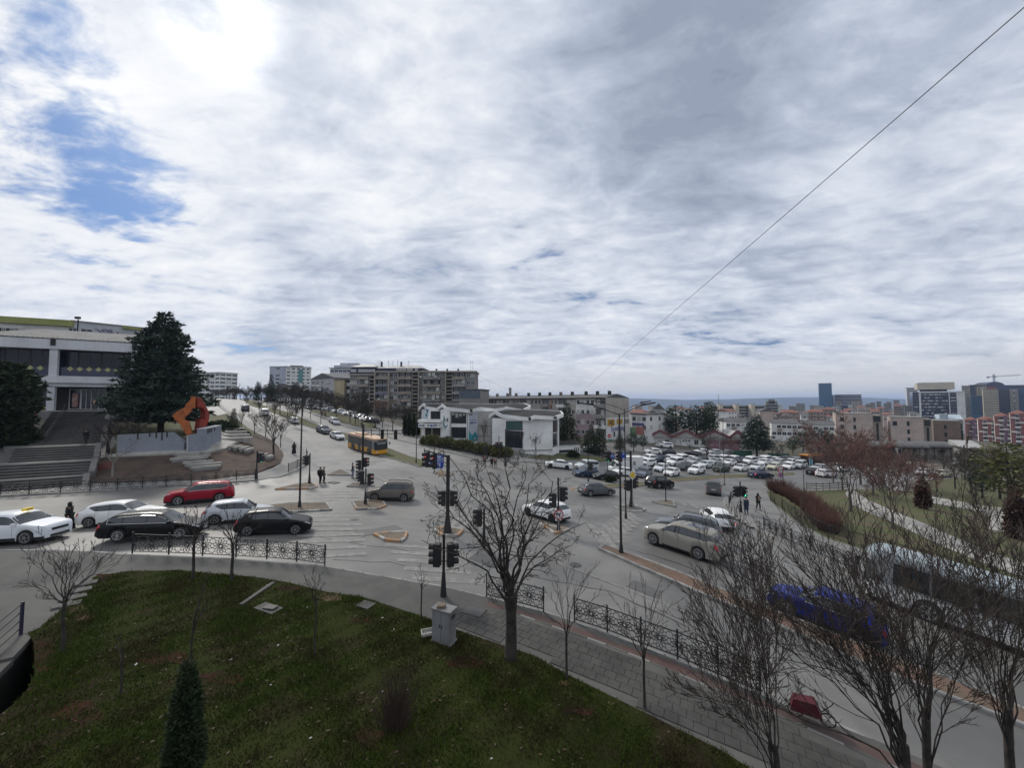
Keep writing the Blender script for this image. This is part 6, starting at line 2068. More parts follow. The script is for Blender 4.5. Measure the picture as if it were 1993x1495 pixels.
def striped(name, label, p0, p1, top, m, bm, ns, depth=18, sh=3.2, group='towers on the right skyline', band=.5, frac=(.06, .94)):
 B = Building(name, label, p0, p1, 'tower', group, depth)
 z1 = B.zt((p0[0] + p1[0]) / 2, top)
 B.walls(z1, m)
 B.roof('flat', z1, M_GREYW, over=.2)
 for s in range(ns):
  B.box('window_band', B.W * frac[0], B.W * frac[1], -.2, 0, z1 - sh * (s + .80), z1 - sh * (s + .80 - band), bm)
 return B

striped('tower_block', 'white tower with stacked balconies, left of the government building', (1765, 620), (1787, 612), 755, M_WHITE, M_NGLASS, 14)
striped('tower_block', 'cream tower with dark bands, just right of the government building', (1873, 560), (1889, 556), 751, M_CREAM, M_WIN, 15)
striped('tower_block', 'dark slab tower between the two cream towers', (1888, 600), (1900, 598), 749.5, wall_mat('slate', (.10, .10, .13), streak=.05), M_NGLASS, 8)
striped('tower_block', 'blue glass block in front of the dark slab tower', (1890, 540), (1918, 536), 771, M_BGLASS, M_NGLASS, 8)
B = striped('tower_block', 'pale yellow tower with few windows on the skyline', (1899, 610), (1921, 606), 748.5, wall_mat('pale_yellow', (.50, .45, .32), streak=.05), M_WIN, 1)
B.grid(B.zt(1910, 748.5) - 22, 3.4, 6, 4, 1.8, 1.5)
B = striped('tower_block', 'cream tower with zigzag balcony edges', (1914, 520), (1943, 514), 758, wall_mat('cream_light', (.56, .50, .38), streak=.05), M_WIN, 0)
for s in range(13):
 z = B.zt(1928, 758) - 3.1 * s
 B.box('balcony', -.8, B.W + .8, -1.2, 0, z - 3.0, z - 1.9, MATS['cream_light'])
 for k in range(6):
  B.win(B.W * (k + .5) / 6, z - 1.1, 1.5, 1.5, y=-.02)
B.pbox('penthouse', 1920, 753, 1938, 758, mat('rust_roof', (.24, .10, .08), rough=.8, var=.1), 1, 12)
striped('tower_block', 'dark blue tower beside the zigzag cream one', (1944, 530), (1966, 526), 758.5, M_NGLASS, mat('dusk_band', (.08, .08, .10), rough=.4, var=.1), 12)
B = striped('tower_block', 'plain grey tower with one column of square windows', (1966, 520), (1983, 514), 757.5, M_GREYW, M_WIN, 0)
B.grid(B.zt(1975, 757.5) - 36, 3.6, 10, 1, 1.6, 1.8, mull=0)
striped('tower_block', 'dark glass tower cut by the right edge', (1981, 540), (2030, 528), 757, M_NGLASS, M_BGLASS, 10)
B = Building('office_building', 'long dark blue building with a domed top behind the towers', (1902, 760), (2040, 740), depth=30)
z1 = B.zt(1950, 750)
B.walls(z1, M_NGLASS)
B.roof('flat', z1, M_STAIRD)
n = 12
xa, xb = B.loc(1921, 750)[0], B.loc(1958, 750)[0]
part('dome', MB().add([(xa + (xb - xa) * i / n, y, z1 + .2 + 7.0 * math.sin(math.pi * i / n) ** .6) for y in (2, 26) for i in range(n + 1)], [(i, i + 1, n + 2 + i, n + 1 + i) for i in range(n)] + [tuple(range(n, -1, -1)), tuple(range(n + 1, 2 * n + 2))]), M_NGLASS, B.root)
# tower crane
cr = P(1935, 745, 900)
ct = thing('tower_crane', 'thin blue tower crane above the right skyline', 'crane', (cr.x, 900, land(cr.x, 900)))
M_CRANE = mat('crane_blue', (.12, .16, .26), rough=.6, var=.05)
hz_ = P(1935, 733, 900).z - land(cr.x, 900)

def lattice(a, b, w, n, name):
 a, b = Vector(a), Vector(b)
 d = (b - a).normalized()
 s = (d.cross(UP) if abs(d.z) < .9 else Vector((1, 0, 0))).normalized()
 t_ = d.cross(s)
 mb = MB()
 cs = [(s + t_) * w / 2, (s - t_) * w / 2, (-s - t_) * w / 2, (-s + t_) * w / 2]
 for c in cs:
  mb.bar(a + c, b + c, .42)
 for i in range(n):
  p, q = a.lerp(b, i / n), a.lerp(b, (i + 1) / n)
  for k in range(4):
   mb.bar(p + cs[k], q + cs[(k + 1) % 4], .25)
 part(name, mb, M_CRANE, ct)

lattice((0, 0, 0), (0, 0, hz_ + 5), 2.2, 24, 'mast')
lattice((-15, 0, hz_ - 1), (62, 0, hz_ + 3.5), 1.6, 22, 'jib')
part('counterweight', MB().box((-14, 0, hz_ - 2), (4, 2, 3)), M_CRANE, ct)
part('cab', MB().box((1.8, -1.5, hz_ - 1), (2, 2, 2.4)), M_CRANE, ct)

# --- red and white flats at the right edge
M_RW = wall_mat('white_flats', (.62, .58, .55), streak=.15)
M_RD = wall_mat('red_flats', (.26, .12, .115), streak=.1)
for i, (a, b, Y, top) in enumerate(((1877, 1902, 300, 818), (1902, 1935, 275, 817), (1934, 1966, 262, 811), (1965, 2000, 250, 806), (1998, 2040, 245, 812))):
 B = Building('apartment_block', ('dark red flats at the left end of the stepped row', 'red and white flats, second of the stepped row', 'red and white flats, middle of the stepped row', 'red and white flats rising highest, right edge', 'red and white flats cut by the right edge')[i], (a, Y), (b, Y - 8), 'building', 'red and white flats', 14)
 z1 = B.zt((a + b) / 2, top)
 B.walls(z1, M_RD if i == 0 else M_RW)
 B.roof('hip', z1, M_ROOFR, 2.4, .6)
 B.box('red_pilaster', -.2, 1.6, -.7, 0, B.base, z1 + .2, M_RD)
 B.box('red_pilaster', B.W * .52, B.W * .52 + 1.6, -.7, 0, B.base, z1 + .6, M_RD if i % 2 else mat('plum_render', (.17, .11, .16), rough=.8, var=.1))
 for s in range(8):
  z = z1 - 3 * (s + 1)
  for k in range(4):
   x = B.W * (.17 + .22 * k + (.06 if k > 1 else 0))
   if (k + s + i) % 3:
    B.win(x, z + 1.7, 1.5, 1.5, None, M_WINF)
   else:
    B.box('balcony', x - 1.2, x + 1.2, -1.2, 0, z + .05, z + 1.0, M_WHITE if i else M_PINK)
    B.win(x, z + 1.9, 1.8, 1.5, None, M_WIND)

# --- market sheds
for i, (a, b, Y, top, kd) in enumerate(((1694, 1755, 118, 868, 'barrel'), (1752, 1800, 112, 868, 'barrel'), (1796, 1866, 116, 868, 'barrel'), (1872, 1911, 104, 869, 'shed'))):
 B = Building('market_shed', ('long market shed with a curved grey roof, left', 'short market shed with a curved roof beside the pink block', 'wide market shed in front of the brown block', 'market stall house with a tilted pale roof, right')[i], (a, Y), (b, Y - 2), 'shed', 'market sheds', 9)
 z1 = B.zt((a + b) / 2, top + 3)
 B.base = max(B.base, z1 - 4)
 B.box('wall', .3, B.W - .3, 2.0, 9, B.base - 2, z1, M_BRWN if i == 0 else M_GREYW)
 B.roof(kd, z1, M_ROOFG if i < 3 else M_ROOFL, 1.3, .5)
 for k in range(5):
  x = .4 + (B.W - .8) * k / 4
  B.box('post', x - .1, x + .1, .1, .3, B.base - 2, z1, M_STAIRD)
 for k in range(4):
  B.win(B.W * (k + .5) / 4, z1 - 1.5, 1.8, 1.6, M_CURT if k % 2 else None, y=1.98)

# --- small houses and blocks of the distant town
rb = random.Random(21)
TOWN = []
for i in range(54):
 if i < 26:
  px = 1240 + 380 * i / 26 + rb.uniform(-6, 6)
  Y = rb.uniform(240, 700)
  py = rb.uniform(791, 801) if Y > 380 else rb.uniform(799, 812)
 else:
  px = 1610 + 175 * (i - 26) / 28 + rb.uniform(-5, 5)
  Y = rb.uniform(300, 800)
  py = rb.uniform(786, 799) if Y > 450 else rb.uniform(797, 808)
 wpx = rb.uniform(9, 20)
 big = Y > 550 and rb.random() < .55
 m = [M_WHITE, M_CREAM, M_TAN, M_PINK, M_GREYW][rb.randrange(5)]
 red_ = rb.random() < .5
 wn = {M_WHITE: 'white', M_CREAM: 'cream', M_TAN: 'tan', M_PINK: 'pinkish', M_GREYW: 'grey'}[m]
 lab = ('low ' if i % 3 == 0 else 'small ' if i % 3 == 1 else 'wide ') + wn + (' block of flats far off in the town' if big else (' house with a red tiled roof in the distant town' if red_ else ' house with a dark roof in the distant town'))
 B = plain('apartment_block' if big else 'house', lab, (px, Y), (px + wpx, Y + rb.uniform(-8, 8)), py - (8 if big else 0), m, 5 if big else 2, 4 if big else 3, rb.uniform(8, 13), roof='flat' if big else rb.choice(['hip', 'gable']), rm=M_ROOFR if red_ else M_ROOFG, rise=2.0, ww=1.8, group='houses of the distant town', over=.5)
 TOWN.append((px, lab, B.root))
for lab in {q[1] for q in TOWN}:
 same = sorted((q for q in TOWN if q[1] == lab), key=lambda q: q[0])
 if len(same) > 1:
  for k, q in enumerate(same):
   q[2]['label'] = lab + ', ' + ORD[k] + ' from left'
for i, (px, w, Y, py) in enumerate(((1694, 10, 700, 784), (1706, 9, 705, 782), (1720, 14, 690, 786), (1739, 8, 720, 788), (1748, 13, 650, 790), (1676, 12, 640, 791))):
 plain('apartment_block', ORD[i] + ' slab from the left in the cluster of tan slabs left of the government building', (px, Y), (px + w, Y), py, M_TAN if i % 2 else M_GREYW, 6, 3, 12, ww=2.2, group='cluster of tan slabs')
for i, (px, w, Y, py, rf) in enumerate(((932, 40, 260, 776, M_ROOFG), (975, 34, 280, 777, M_ROOFR), (1012, 40, 270, 775, M_ROOFG), (1060, 30, 300, 776, M_ROOFG))):
 plain('house', ORD[i] + ' house from the left showing its roof above the terrace', (px, Y), (px + w, Y), py, M_TAN, 1, 5, 10, roof='gable', rm=rf, rise=1.4, group='roofs behind the terrace', chim=3)

# ------------------------------------------------------------------ the white gallery with the folded roof
GB = P(950, HZ, 90)
gal = thing('gallery', 'white gallery building with a folded zigzag roof, teal emblem and banners', 'building', (GB.x, GB.y, land(GB.x, GB.y)))
M_GWH = wall_mat('gallery_white', (.82, .82, .80), streak=.10)
M_GGR = wall_mat('gallery_grey', (.40, .39, .37), streak=.2)
M_SLATE = mat('roof_felt', (.060, .059, .058), rough=1.0, spec=.1, col2=(.06, .06, .06), scale=.7, var=.15)
M_BANN = mat('banner_cloth', (.36, .39, .44), rough=.8, col2=(.45, .47, .50), scale=.3, var=.04)

def folded_roof(parent, loop, drop=.62, mid=.0):
 """Roof plate over a closed loop of (px, py, Y) points with a white fascia hung from its edge."""
 o = Vector(parent.location)
 pts = [P(*q) - o for q in loop]
 c = sum(pts, Vector()) / len(pts)
 c.z = max(p.z for p in pts) + mid
 mb = MB()
 n = len(pts)
 mb.add(pts + [c], [(i, (i + 1) % n, n) for i in range(n)])
 mb.add([p - Vector((0, 0, .25)) for p in pts] + [c - Vector((0, 0, .25))], [((i + 1) % n, i, n) for i in range(n)])
 part('roof', mb, M_SLATE, parent)
 for i in range(n):
  a, b = pts[i], pts[(i + 1) % n]
  d = (b - a)
  s = Vector((d.y, -d.x, 0)).normalized()
  if s.dot((a + b) / 2 - c) < 0:
   s = -s
  k = s * .28
  up, dn = Vector((0, 0, .12)), Vector((0, 0, -drop))
  v = [a + up, b + up, b + dn, a + dn, a + up - k, b + up - k, b + dn - k, a + dn - k]
  part('fascia', MB().add(v, [(0, 1, 2, 3), (7, 6, 5, 4), (0, 4, 5, 1), (3, 2, 6, 7), (0, 3, 7, 4), (1, 5, 6, 2)]), M_GWH, parent)

def drain(parent, px, py, Y):
 p = P(px, py, Y) - Vector(parent.location)
 part('roof_drain', MB().box(p, (.5, .5, .55)), M_STAIRD, parent)

# left wing
folded_roof(gal, [(814, 794, 90), (822, 786.5, 89.2), (831, 792.5, 88.6), (849, 796, 88), (860, 787.5, 87.6), (868, 793.5, 87), (915, 799, 85.6), (935, 793.5, 86), (966, 797, 86.5), (1004, 792, 95), (1000, 787, 102), (900, 786, 104), (826, 786, 103)])
L = Building('left_wing', '', (821, 88.4), (958, 85.2), parent=gal, depth=12)
zt = L.zt(890, 799.5)
L.box('wall', 0, L.W, .02, 12, L.base - 1, zt, M_GWH)
L.box('wall', L.loc(929, 820)[0], L.W + 2, -.02, .0, L.base, zt - .1, M_GGR)
L.pwin(838.5, 800.5, 857, 816, fm=M_WIND)
L.pwin(828, 833.5, 840, 849, fm=M_WIND, mull=0)
L.pwin(841.5, 833.5, 857, 849, fm=M_WIND, mull=0)
L.pwin(878.5, 803, 907.5, 824.5, fm=M_WIND, mull=1)
L.pwin(878.5, 831.5, 907.5, 853, fm=M_WIND, mull=1)
L.pwin(930.5, 829, 958, 850, fm=M_WIND, mull=2)
L.pbox('balcony', 813, 817.5, 857.5, 823, M_GWH, -1.5, -.05)
L.pbox('balcony_rail', 813, 815.8, 857.5, 816.6, M_GWH, -1.45, -1.35)
L.pbox('sign_fascia', 814, 824.5, 857.5, 832.5, M_GWH, -1.3, -.05)
for px0, px1, m in ((815, 820, M_BLUEP), (821, 826, M_STAIRD), (832, 835, M_STAIRD), (837.3, 841.5, M_BLUES), (843, 851, M_BLUEP), (853.5, 857.2, M_TAN)):
 L.pbox('sign_print', px0, 827, px1, 829.6 if m is not M_BLUES else 830.6, m, -1.36, -1.31)
L.pbox('wall_pier', 858, 797, 875, 858, M_GWH, -.18, .0)
L.pbox('wall_pier', 907.8, 800, 912, 857, M_GWH, -.15, .0)
L.pbox('entrance_pier', 821, 833, 826.5, 853, M_GWH, -.15, .0)
L.pbox('banner', 822, 797, 833, 819, mat('banner_pale', (.5, .53, .56), rough=.8, var=.04), -.10, -.02)

def ppoly(B_, name, poly, m, y0, y1):
 pts = [B_.loc(x, y, y0) for x, y in poly]
 pts = [(p[0], p[1]) for p in pts]
 ar = sum(pts[i][0] * pts[(i + 1) % len(pts)][1] - pts[(i + 1) % len(pts)][0] * pts[i][1] for i in range(len(pts)))
 if ar < 0:
  pts = pts[::-1]
 M_ = Matrix(((1, 0, 0, 0), (0, 0, -1, 0), (0, 1, 0, 0), (0, 0, 0, 1)))     # (x, z, d) -> (x, -d, z)
 return part(name, MB().prism(pts, -y1, -y0, M=M_), m, B_.root)

ppoly(L, 'banner_print', [(829.5, 803), (831.5, 808.5), (829.5, 814), (827.6, 808.5)], M_TEAL, -.14, -.11)
ppoly(L, 'banner_print', [(829.5, 796.5), (832.8, 797), (833, 805), (830.5, 801)], M_BLUEP, -.14, -.11)
ppoly(L, 'banner_print', [(821.8, 812.5), (827, 812.5), (827, 813.6), (821.8, 813.6)], M_BLUEP, -.14, -.11)
# emblem: an open book over a pen nib
ppoly(L, 'emblem', [(863, 813), (864.6, 809), (864.8, 827), (867.6, 831), (870.6, 827), (872, 828.5), (867.2, 833.5), (866, 836.5), (865.4, 832), (862.9, 828)], M_TEAL, -.24, -.19)
ppoly(L, 'emblem', [(864.8, 813), (866.6, 817.5), (868.4, 819), (868.2, 820.5), (866, 818.5), (864.8, 816)], M_STAIRD, -.24, -.19)
ppoly(L, 'emblem', [(868.6, 815), (870, 816.2), (871.6, 812.6), (872.2, 815.5), (872, 823), (870.6, 822), (870.8, 818.5), (869, 818)], M_STAIRD, -.24, -.19)
for k, w_ in enumerate((5, 4.4, 3.6)):
 L.pbox('lettering', 859.3, 831.5 + k * 3.2, 859.3 + w_ * .6, 832.4 + k * 3.2, M_GGR, -.21, -.185)
L.pbox('lettering', 860, 801, 863.5, 802, M_GGR, -.21, -.185)
L.pbox('banner', 912.3, 800, 929.4, 859.5, M_BANN, -.14, -.02)
ppoly(L, 'banner_print', [(912.3, 838.5), (919, 848), (925, 840), (929.4, 849), (929.4, 858), (912.3, 859.3)], M_TEAL, -.18, -.145)
ppoly(L, 'banner_print', [(912.3, 838.5), (919, 848), (917, 858.5), (912.3, 859.3)], mat('teal_light', (.03, .27, .32), rough=.7, var=.03), -.21, -.182)
ppoly(L, 'banner_print', [(921, 856), (924, 851.5), (927.5, 855.5), (926.3, 856), (924, 853.3), (922.4, 856.2)], M_CREAM, -.21, -.182)
for k, (w_, yy) in enumerate(((12, 817.5), (13, 822), (6, 823.6))):
 L.pbox('lettering', 914.5, yy, 914.5 + w_, yy + (1 if k != 1 else 1.6), M_BLUEP, -.17, -.142)
L.pbox('lettering', 914, 806.5, 919, 808, M_STAIRD, -.17, -.142)
L.pbox('plinth', 822, 855, 958, 859, M_GGR, -.10, -.0)
drain(gal, 917, 799.6, 85.3)
for px in (876, 909.5, 957):
 L.pbox('downpipe', px - .5, 800, px + .5, 857, M_GGR, -.30, -.20)
for k in range(4):
 L.pbox('blind', 879.5 + 7 * k, 804, 884.5 + 7 * k, 808 + (k * 5) % 7, M_GGR, -.045, -.03)
# rear wing
folded_roof(gal, [(964, 798.5, 92), (985, 792.5, 91.5), (1018, 798.5, 91), (1033, 790.5, 94), (1021, 785.5, 103), (966, 787, 104)])
Rw = Building('rear_wing', '', (966, 93), (1030, 93), parent=gal, depth=9)
Rw.box('wall', 0, Rw.W, 0, 9, Rw.base, Rw.zt(990, 799), M_GWH)
for k in range(4):
 Rw.pwin(971 + k * 4.2, 798.5, 974.5 + k * 4.2, 803, mull=0)
drain(gal, 1019, 799, 90.8)
# front wing
folded_roof(gal, [(951, 808.5, 81), (963, 801, 80.3), (977, 808, 79.5), (1030.6, 814.5, 77), (1041, 809.5, 77.3), (1080, 812, 78.6), (1097, 806, 82), (1092, 801, 91), (1060, 798.5, 93), (978, 797, 92)])
Fl = Building('front_wing', '', (958, 80.6), (1019, 78.0), parent=gal, depth=10)
zt = Fl.zt(1000, 815)
Fl.box('wall', 0, Fl.W, .02, 10, Fl.base - 1, zt, M_GWH)
Fl.pwin(985, 819.5, 1017.2, 838, gm=mat('green_blind_glass', (.05, .105, .10), rough=.15, spec=.6, var=.1), fm=M_WIND, mull=1)
Fl.pwin(985, 838.5, 1017.2, 873, fm=M_WIND, mull=1)
Fl.pbox('plinth', 990, 874, 1018.5, 889, M_GGR, -.5, -.02)
Fr = Building('front_wing', '', (1019.2, 78.0), (1075, 79.3), parent=gal, depth=9)
Fr.box('wall', 0, Fr.W, .02, 9, Fr.base - 1, zt, M_GWH)
Fr.pbox('wall_ledge', 1019.5, 876, 1075, 877, M_GGR, -.12, .0)
Fs = Building('side_wing', '', (1075.3, 79.4), (1088, 84), parent=gal, depth=3)
Fs.box('wall', 0, Fs.W, .02, 3, Fs.base - 1, zt - .2, M_GWH)
Fs.pwin(1075.8, 817.5, 1085.5, 840, fm=M_WIND, mull=0)
Fs.pwin(1075.8, 844.5, 1085.5, 867, fm=M_WIND, mull=0)
Fs.pbox('wall_pier', 1085.6, 814, 1087.8, 868, M_GWH, -.2, -.02)
drain(gal, 1031, 815.5, 76.8)
drain(gal, 1081, 813, 78.4)
An = Building('annexe', '', (1084, 84), (1128, 86), parent=gal, depth=7)
za = An.zt(1105, 866)
An.box('wall', 0, An.W, 0, 7, An.base - 1, za, M_GWH)
part('annexe_roof', MB().add([(-.3, -.4, za + .05), (An.W + .3, -.4, za + .05), (An.W + .3, 7.3, za + 1.2), (-.3, 7.3, za + 1.2)], [(0, 1, 2, 3)]), M_SLATE, An.root)
An.pbox('vent_slot', 1087, 876.5, 1116, 880.5, M_STAIRD, -.04, .01)
for k in range(3):
 An.pwin(1116.5 + k * 3.8, 871, 1119.7 + k * 3.8, 880, mull=0)

# ------------------------------------------------------------------ left: department store, stairs, monument
D = Building('department_store', 'two-storey store with white concrete bands, dark glazing and yellow diamonds', (-70, 52.4), (300, 61.6), 'building', depth=16)
zr0, zr1 = 17.8, 19.2
M_STORE = wall_mat('store_concrete', (.60, .61, .63), streak=.18)
D.box('wall', 0, D.W, 3.2, 16, 2, 18, M_STAIRD)
D.box('roof_fascia', -1, D.W, -.3, .25, zr0, zr1, M_STORE)
D.box('roof_slab', -1, D.W, .25, 15, zr0 + .1, zr0 + .5, M_STORE)
D.box('gutter', -1, D.W, -.15, .3, zr1 + .01, zr1 + .16, M_STAIRD)
n = 40
for i in range(n):
 x0, x1 = D.W * i / n, D.W * (i + 1) / n - .03
 za, zb = zr1 + .17, 22.6
 xm = (x0 + x1) / 2
 v = [(x0, -.25, za), (xm, -.25, za + .10), (x1, -.25, za), (x0, 15.5, zb), (xm, 15.5, zb + .10), (x1, 15.5, zb), (x0, -.25, za - .08), (x1, -.25, za - .08)]
 part('roof_sheet', MB().add(v, [(0, 1, 4, 3), (1, 2, 5, 4), (6, 7, 2, 1, 0)]), mat('store_roof', (.27, .26, .245), rough=.9, spec=.15, col2=(.19, .185, .175), scale=.5, var=.12), D.root)
D.box('floor_band', -1, D.W, -.5, 3.0, 12.85, 13.85, M_STORE)
D.box('soffit_band', -1, D.W, -.1, 3.0, 12.3, 12.82, M_STORE)
D.box('parapet_panel', 0, D.W, .55, .7, 13.86, 15.2, M_NGLASS)
xc = [D.loc(px, 700)[0] for px in (-40, 104, 262)]
for x in xc:
 D.box('column', x - .42, x + .42, -.05, .54, 13.86, zr0, M_STORE)
 D.box('column', x - .5, x + .3, .0, .6, 6, 12.3, M_STORE)
 D.box('rainwater_head', x - .25, x + .25, -.42, -.31, 18.3, 19.2, M_STAIRD)
k = 0
x = .6
while x < D.W - .4:
 if min(abs(x - c) for c in xc) > .8:
  M_ = Matrix.Translation((x, .48, 14.98)) @ Matrix.Rotation(R(45), 4, 'Y')
  part('diamond', MB().box((0, 0, 0), (.52, .08, .52), M=M_), mat('diamond_yellow', (.36, .35, .17), rough=.7, var=.05), D.root)
 x += 1.02
x = .2
while x < D.W - 2.6:
 D.win(x + 1.25, 16.35, 2.46, 2.7, glass('store_glass', (.014, .016, .03), .05, .35), M_WIND, 1, y=1.6, name='window')
 x += 2.5
D.box('curtain', D.loc(152, 700)[0], D.loc(190, 700)[0], 1.72, 1.78, 15.2, 17.5, M_CURT)
# ground floor
D.box('terrace', -1, D.W, -6.0, 3.2, 5.0, 8.78, mat('terrace_stone', (.20, .195, .185), rough=.85, var=.15, scale=.6))
D.pbox('door_opening', 106, 754, 134, 797, M_STAIRD, 2.8, 3.15)
for px0, px1 in ((136, 157), (159, 178), (179, 206)):
 D.pwin(px0, 757, px1, 797, fm=M_WINF, mull=0 if px0 == 136 else 1, y=2.9, proud=.12)
D.pbox('poster', 141, 766, 151, 792, mat('poster_red', (.30, .05, .06), rough=.6, col2=(.5, .42, .36), scale=.8, var=.2), 2.7, 2.78)
D.pwin(46, 756, 93, 788, fm=M_WIND, mull=3, y=2.9)
for px in (50, 60, 71, 84):
 xq, zq = D.loc(px, 794.5, 2.7)
 M_ = Matrix.Translation((xq, 2.7, zq)) @ Matrix.Rotation(R(45), 4, 'Y')
 part('diamond', MB().box((0, 0, 0), (.62, .08, .62), M=M_), MATS['diamond_yellow'], D.root)
D.pbox('shop_sign', 45, 803, 70, 813, mat('red_sign', (.32, .03, .04), rough=.6, var=.05), -6.12, -6.0)

# lime and white block behind the store
Bk = Building('apartment_block', 'white block with a lime green eaves band behind the store roof', (-60, 82), (131, 88), depth=12)
z1 = Bk.zt(30, 618.5)
Bk.walls(z1, M_WHITE)
Bk.box('eaves_band', -.4, Bk.W + .4, -.8, .4, z1 - 1.3, z1 + .1, M_LIME)
Bk.grid(z1 - 7.6, 2.9, 2, 12, 2.1, 1.5, blind=.35)
Bk = Building('apartment_block', 'white block with scrawled end wall right of the lime banded one', (131.5, 88), (275, 97), depth=12)
z1 = Bk.zt(190, 630.5)
Bk.walls(z1, wall_mat('block_bluish', (.46, .48, .50), streak=.15))
Bk.roof('flat', z1, M_GREYW, over=.2)
for px0, px1, y0, y1 in ((133, 150, 637, 649), (157, 180, 639, 651), (212, 219, 643, 654), (226, 232, 645, 656)):
 Bk.pwin(px0, y0, px1, y1)
Bk.pbox('eaves_band', 239, 634.5, 275, 643, M_LIME, -.5, -.05)
rs = random.Random(6)
for i in range(5):
 x0, z0 = Bk.loc(184 + i * 5, 646)
 pts = [(x0 + j * .5, -.06, z0 + rs.uniform(-.9, 1.1)) for j in range(5)]
 part('scrawl', MB().tube(pts, .05, 4), M_PURP, Bk.root)
mp = P(151, 645, 84)
o = thing('roof_mast', 'black floodlight mast above the store roof', 'mast', (mp.x, mp.y, 15))
part('pole', MB().tube([(0, 0, 0), (0, 0, P(151, 622, 84).z - 15)], .12, 6), M_BLACK, o)
part('floodlight', MB().box((.1, -.2, P(151, 619, 84).z - 15), (.9, .5, .5)), M_BLACK, o)

# stairs: one part per step, running parallel to the store front
st = P(120, HZ, 40)
stairs = thing('staircase', 'wide grey stone staircase of four flights climbing to the store', 'stairs', (st.x, 40, land(st.x, 40)))
M_STEP = mat('step_stone', (.085, .082, .078), rough=.9, spec=.2, col2=(.06, .058, .055), scale=.7, var=.18, world=True)
M_STEPT = mat('landing_stone', (.165, .16, .152), rough=.9, spec=.2, col2=(.12, .117, .112), scale=.5, var=.12, world=True)
E_, N_ = D.u, D.n

def edge_pt(px, Y):
 return Vector((P(px, HZ, Y).x, Y, 0))

FL = [  # (right px, Y) and (left px, Y) of the foot and of the head of each flight, heights, number of steps
 ((166, 37.2), (-120, 33.0), (169, 38.4), (-110, 34.0), 1.75, 2.75, 5),
 ((178, 39.2), (-70, 36.0), (184, 41.0), (-50, 37.8), 2.75, 3.85, 5),
 ((186, 42.2), (16, 38.8), (190, 44.3), (30, 41.0), 3.85, 5.10, 6),
 ((198, 46.4), (52, 43.0), (207, 52.4), (95, 49.2), 5.10, 8.78, 17)]
ins = Vector(stairs.location)
for i, (r0, l0, r1, l1, za, zb, n) in enumerate(FL):
 a0, a1, b0, b1 = edge_pt(*r0), edge_pt(*r1), edge_pt(*l0), edge_pt(*l1)
 # keep treads parallel to the store front
 b0 = a0 - E_ * (a0 - b0).dot(E_)
 b1 = a1 - E_ * (a1 - b1).dot(E_)
 for k in range(n):
  f0, f1 = k / n, (k + 1) / n
  z = za + (zb - za) * f1
  q = [b0.lerp(b1, f0), a0.lerp(a1, f0), a0.lerp(a1, f1) + N_ * .25, b0.lerp(b1, f1) + N_ * .25]
  v = [Vector((p.x, p.y, z)) - ins for p in q] + [Vector((p.x, p.y, z - 1.6)) - ins for p in q]
  nose = [Vector((p.x, p.y, 0)) for p in q]
  part('step', MB().add(v, [(0, 1, 2, 3), (4, 5, 1, 0), (5, 6, 2, 1), (7, 4, 0, 3), (6, 7, 3, 2)]), M_STEP, stairs)
  lip = [q[0] - N_ * .03, q[1] - N_ * .03, q[1] + N_ * .10, q[0] + N_ * .10]
  v = [Vector((p.x, p.y, z + .012)) - ins for p in lip] + [Vector((p.x, p.y, z - .05)) - ins for p in lip]
  part('step_edge', MB().add(v, [(0, 1, 2, 3), (4, 5, 1, 0), (5, 6, 2, 1), (7, 4, 0, 3), (6, 7, 3, 2)]), M_STEPT, stairs)
 if i < 3:
  nr, nl = edge_pt(*FL[i + 1][0]), edge_pt(*FL[i + 1][1])
  nl = nr - E_ * (nr - nl).dot(E_)
  q = [b1 - E_ * .3 + N_ * .02, a1 + N_ * .02, nr + N_ * .3, nl - E_ * 2 + N_ * .3]
  v = [Vector((p.x, p.y, zb + .02)) - ins for p in q] + [Vector((p.x, p.y, zb - 1.5)) - ins for p in q]
  part('landing', MB().add(v, [(0, 1, 2, 3), (4, 5, 1, 0), (5, 6, 2, 1), (7, 4, 0, 3), (6, 7, 3, 2)]), M_STEPT, stairs)
 # side wall
 q = [a0 + E_ * .02, a0 + E_ * .5, a1 + E_ * .5, a1 + E_ * .02]
 zz = [za + .25, za + .25, zb + .25, zb + .25]
 v = [Vector((p.x, p.y, z)) - ins for p, z in zip(q, zz)] + [Vector((p.x, p.y, z - 2.2)) - ins for p, z in zip(q, zz)]
 part('side_wall', MB().add(v, [(0, 1, 2, 3), (4, 5, 1, 0), (5, 6, 2, 1), (7, 4, 0, 3), (6, 7, 3, 2)]), M_STEPT, stairs)
hr = MB()
for f in (.05, .35, .65, .95):
 a = edge_pt(198, 46.4).lerp(edge_pt(207, 52.4), f) - E_ * (4.6 - .8 * f)
 z = 5.1 + 3.68 * f
 hr.tube([Vector((a.x, a.y, z)) - ins, Vector((a.x, a.y, z + 1.0)) - ins], .035, 5)
a, b = edge_pt(198, 46.4) - E_ * 4.6, edge_pt(207, 52.4) - E_ * 3.8
for dz in (.55, 1.0):
 hr.tube([Vector((a.x, a.y, 5.1 + dz)) - ins, Vector((b.x, b.y, 8.78 + dz)) - ins], .035, 5)
part('handrail', hr, M_BLACK, stairs)

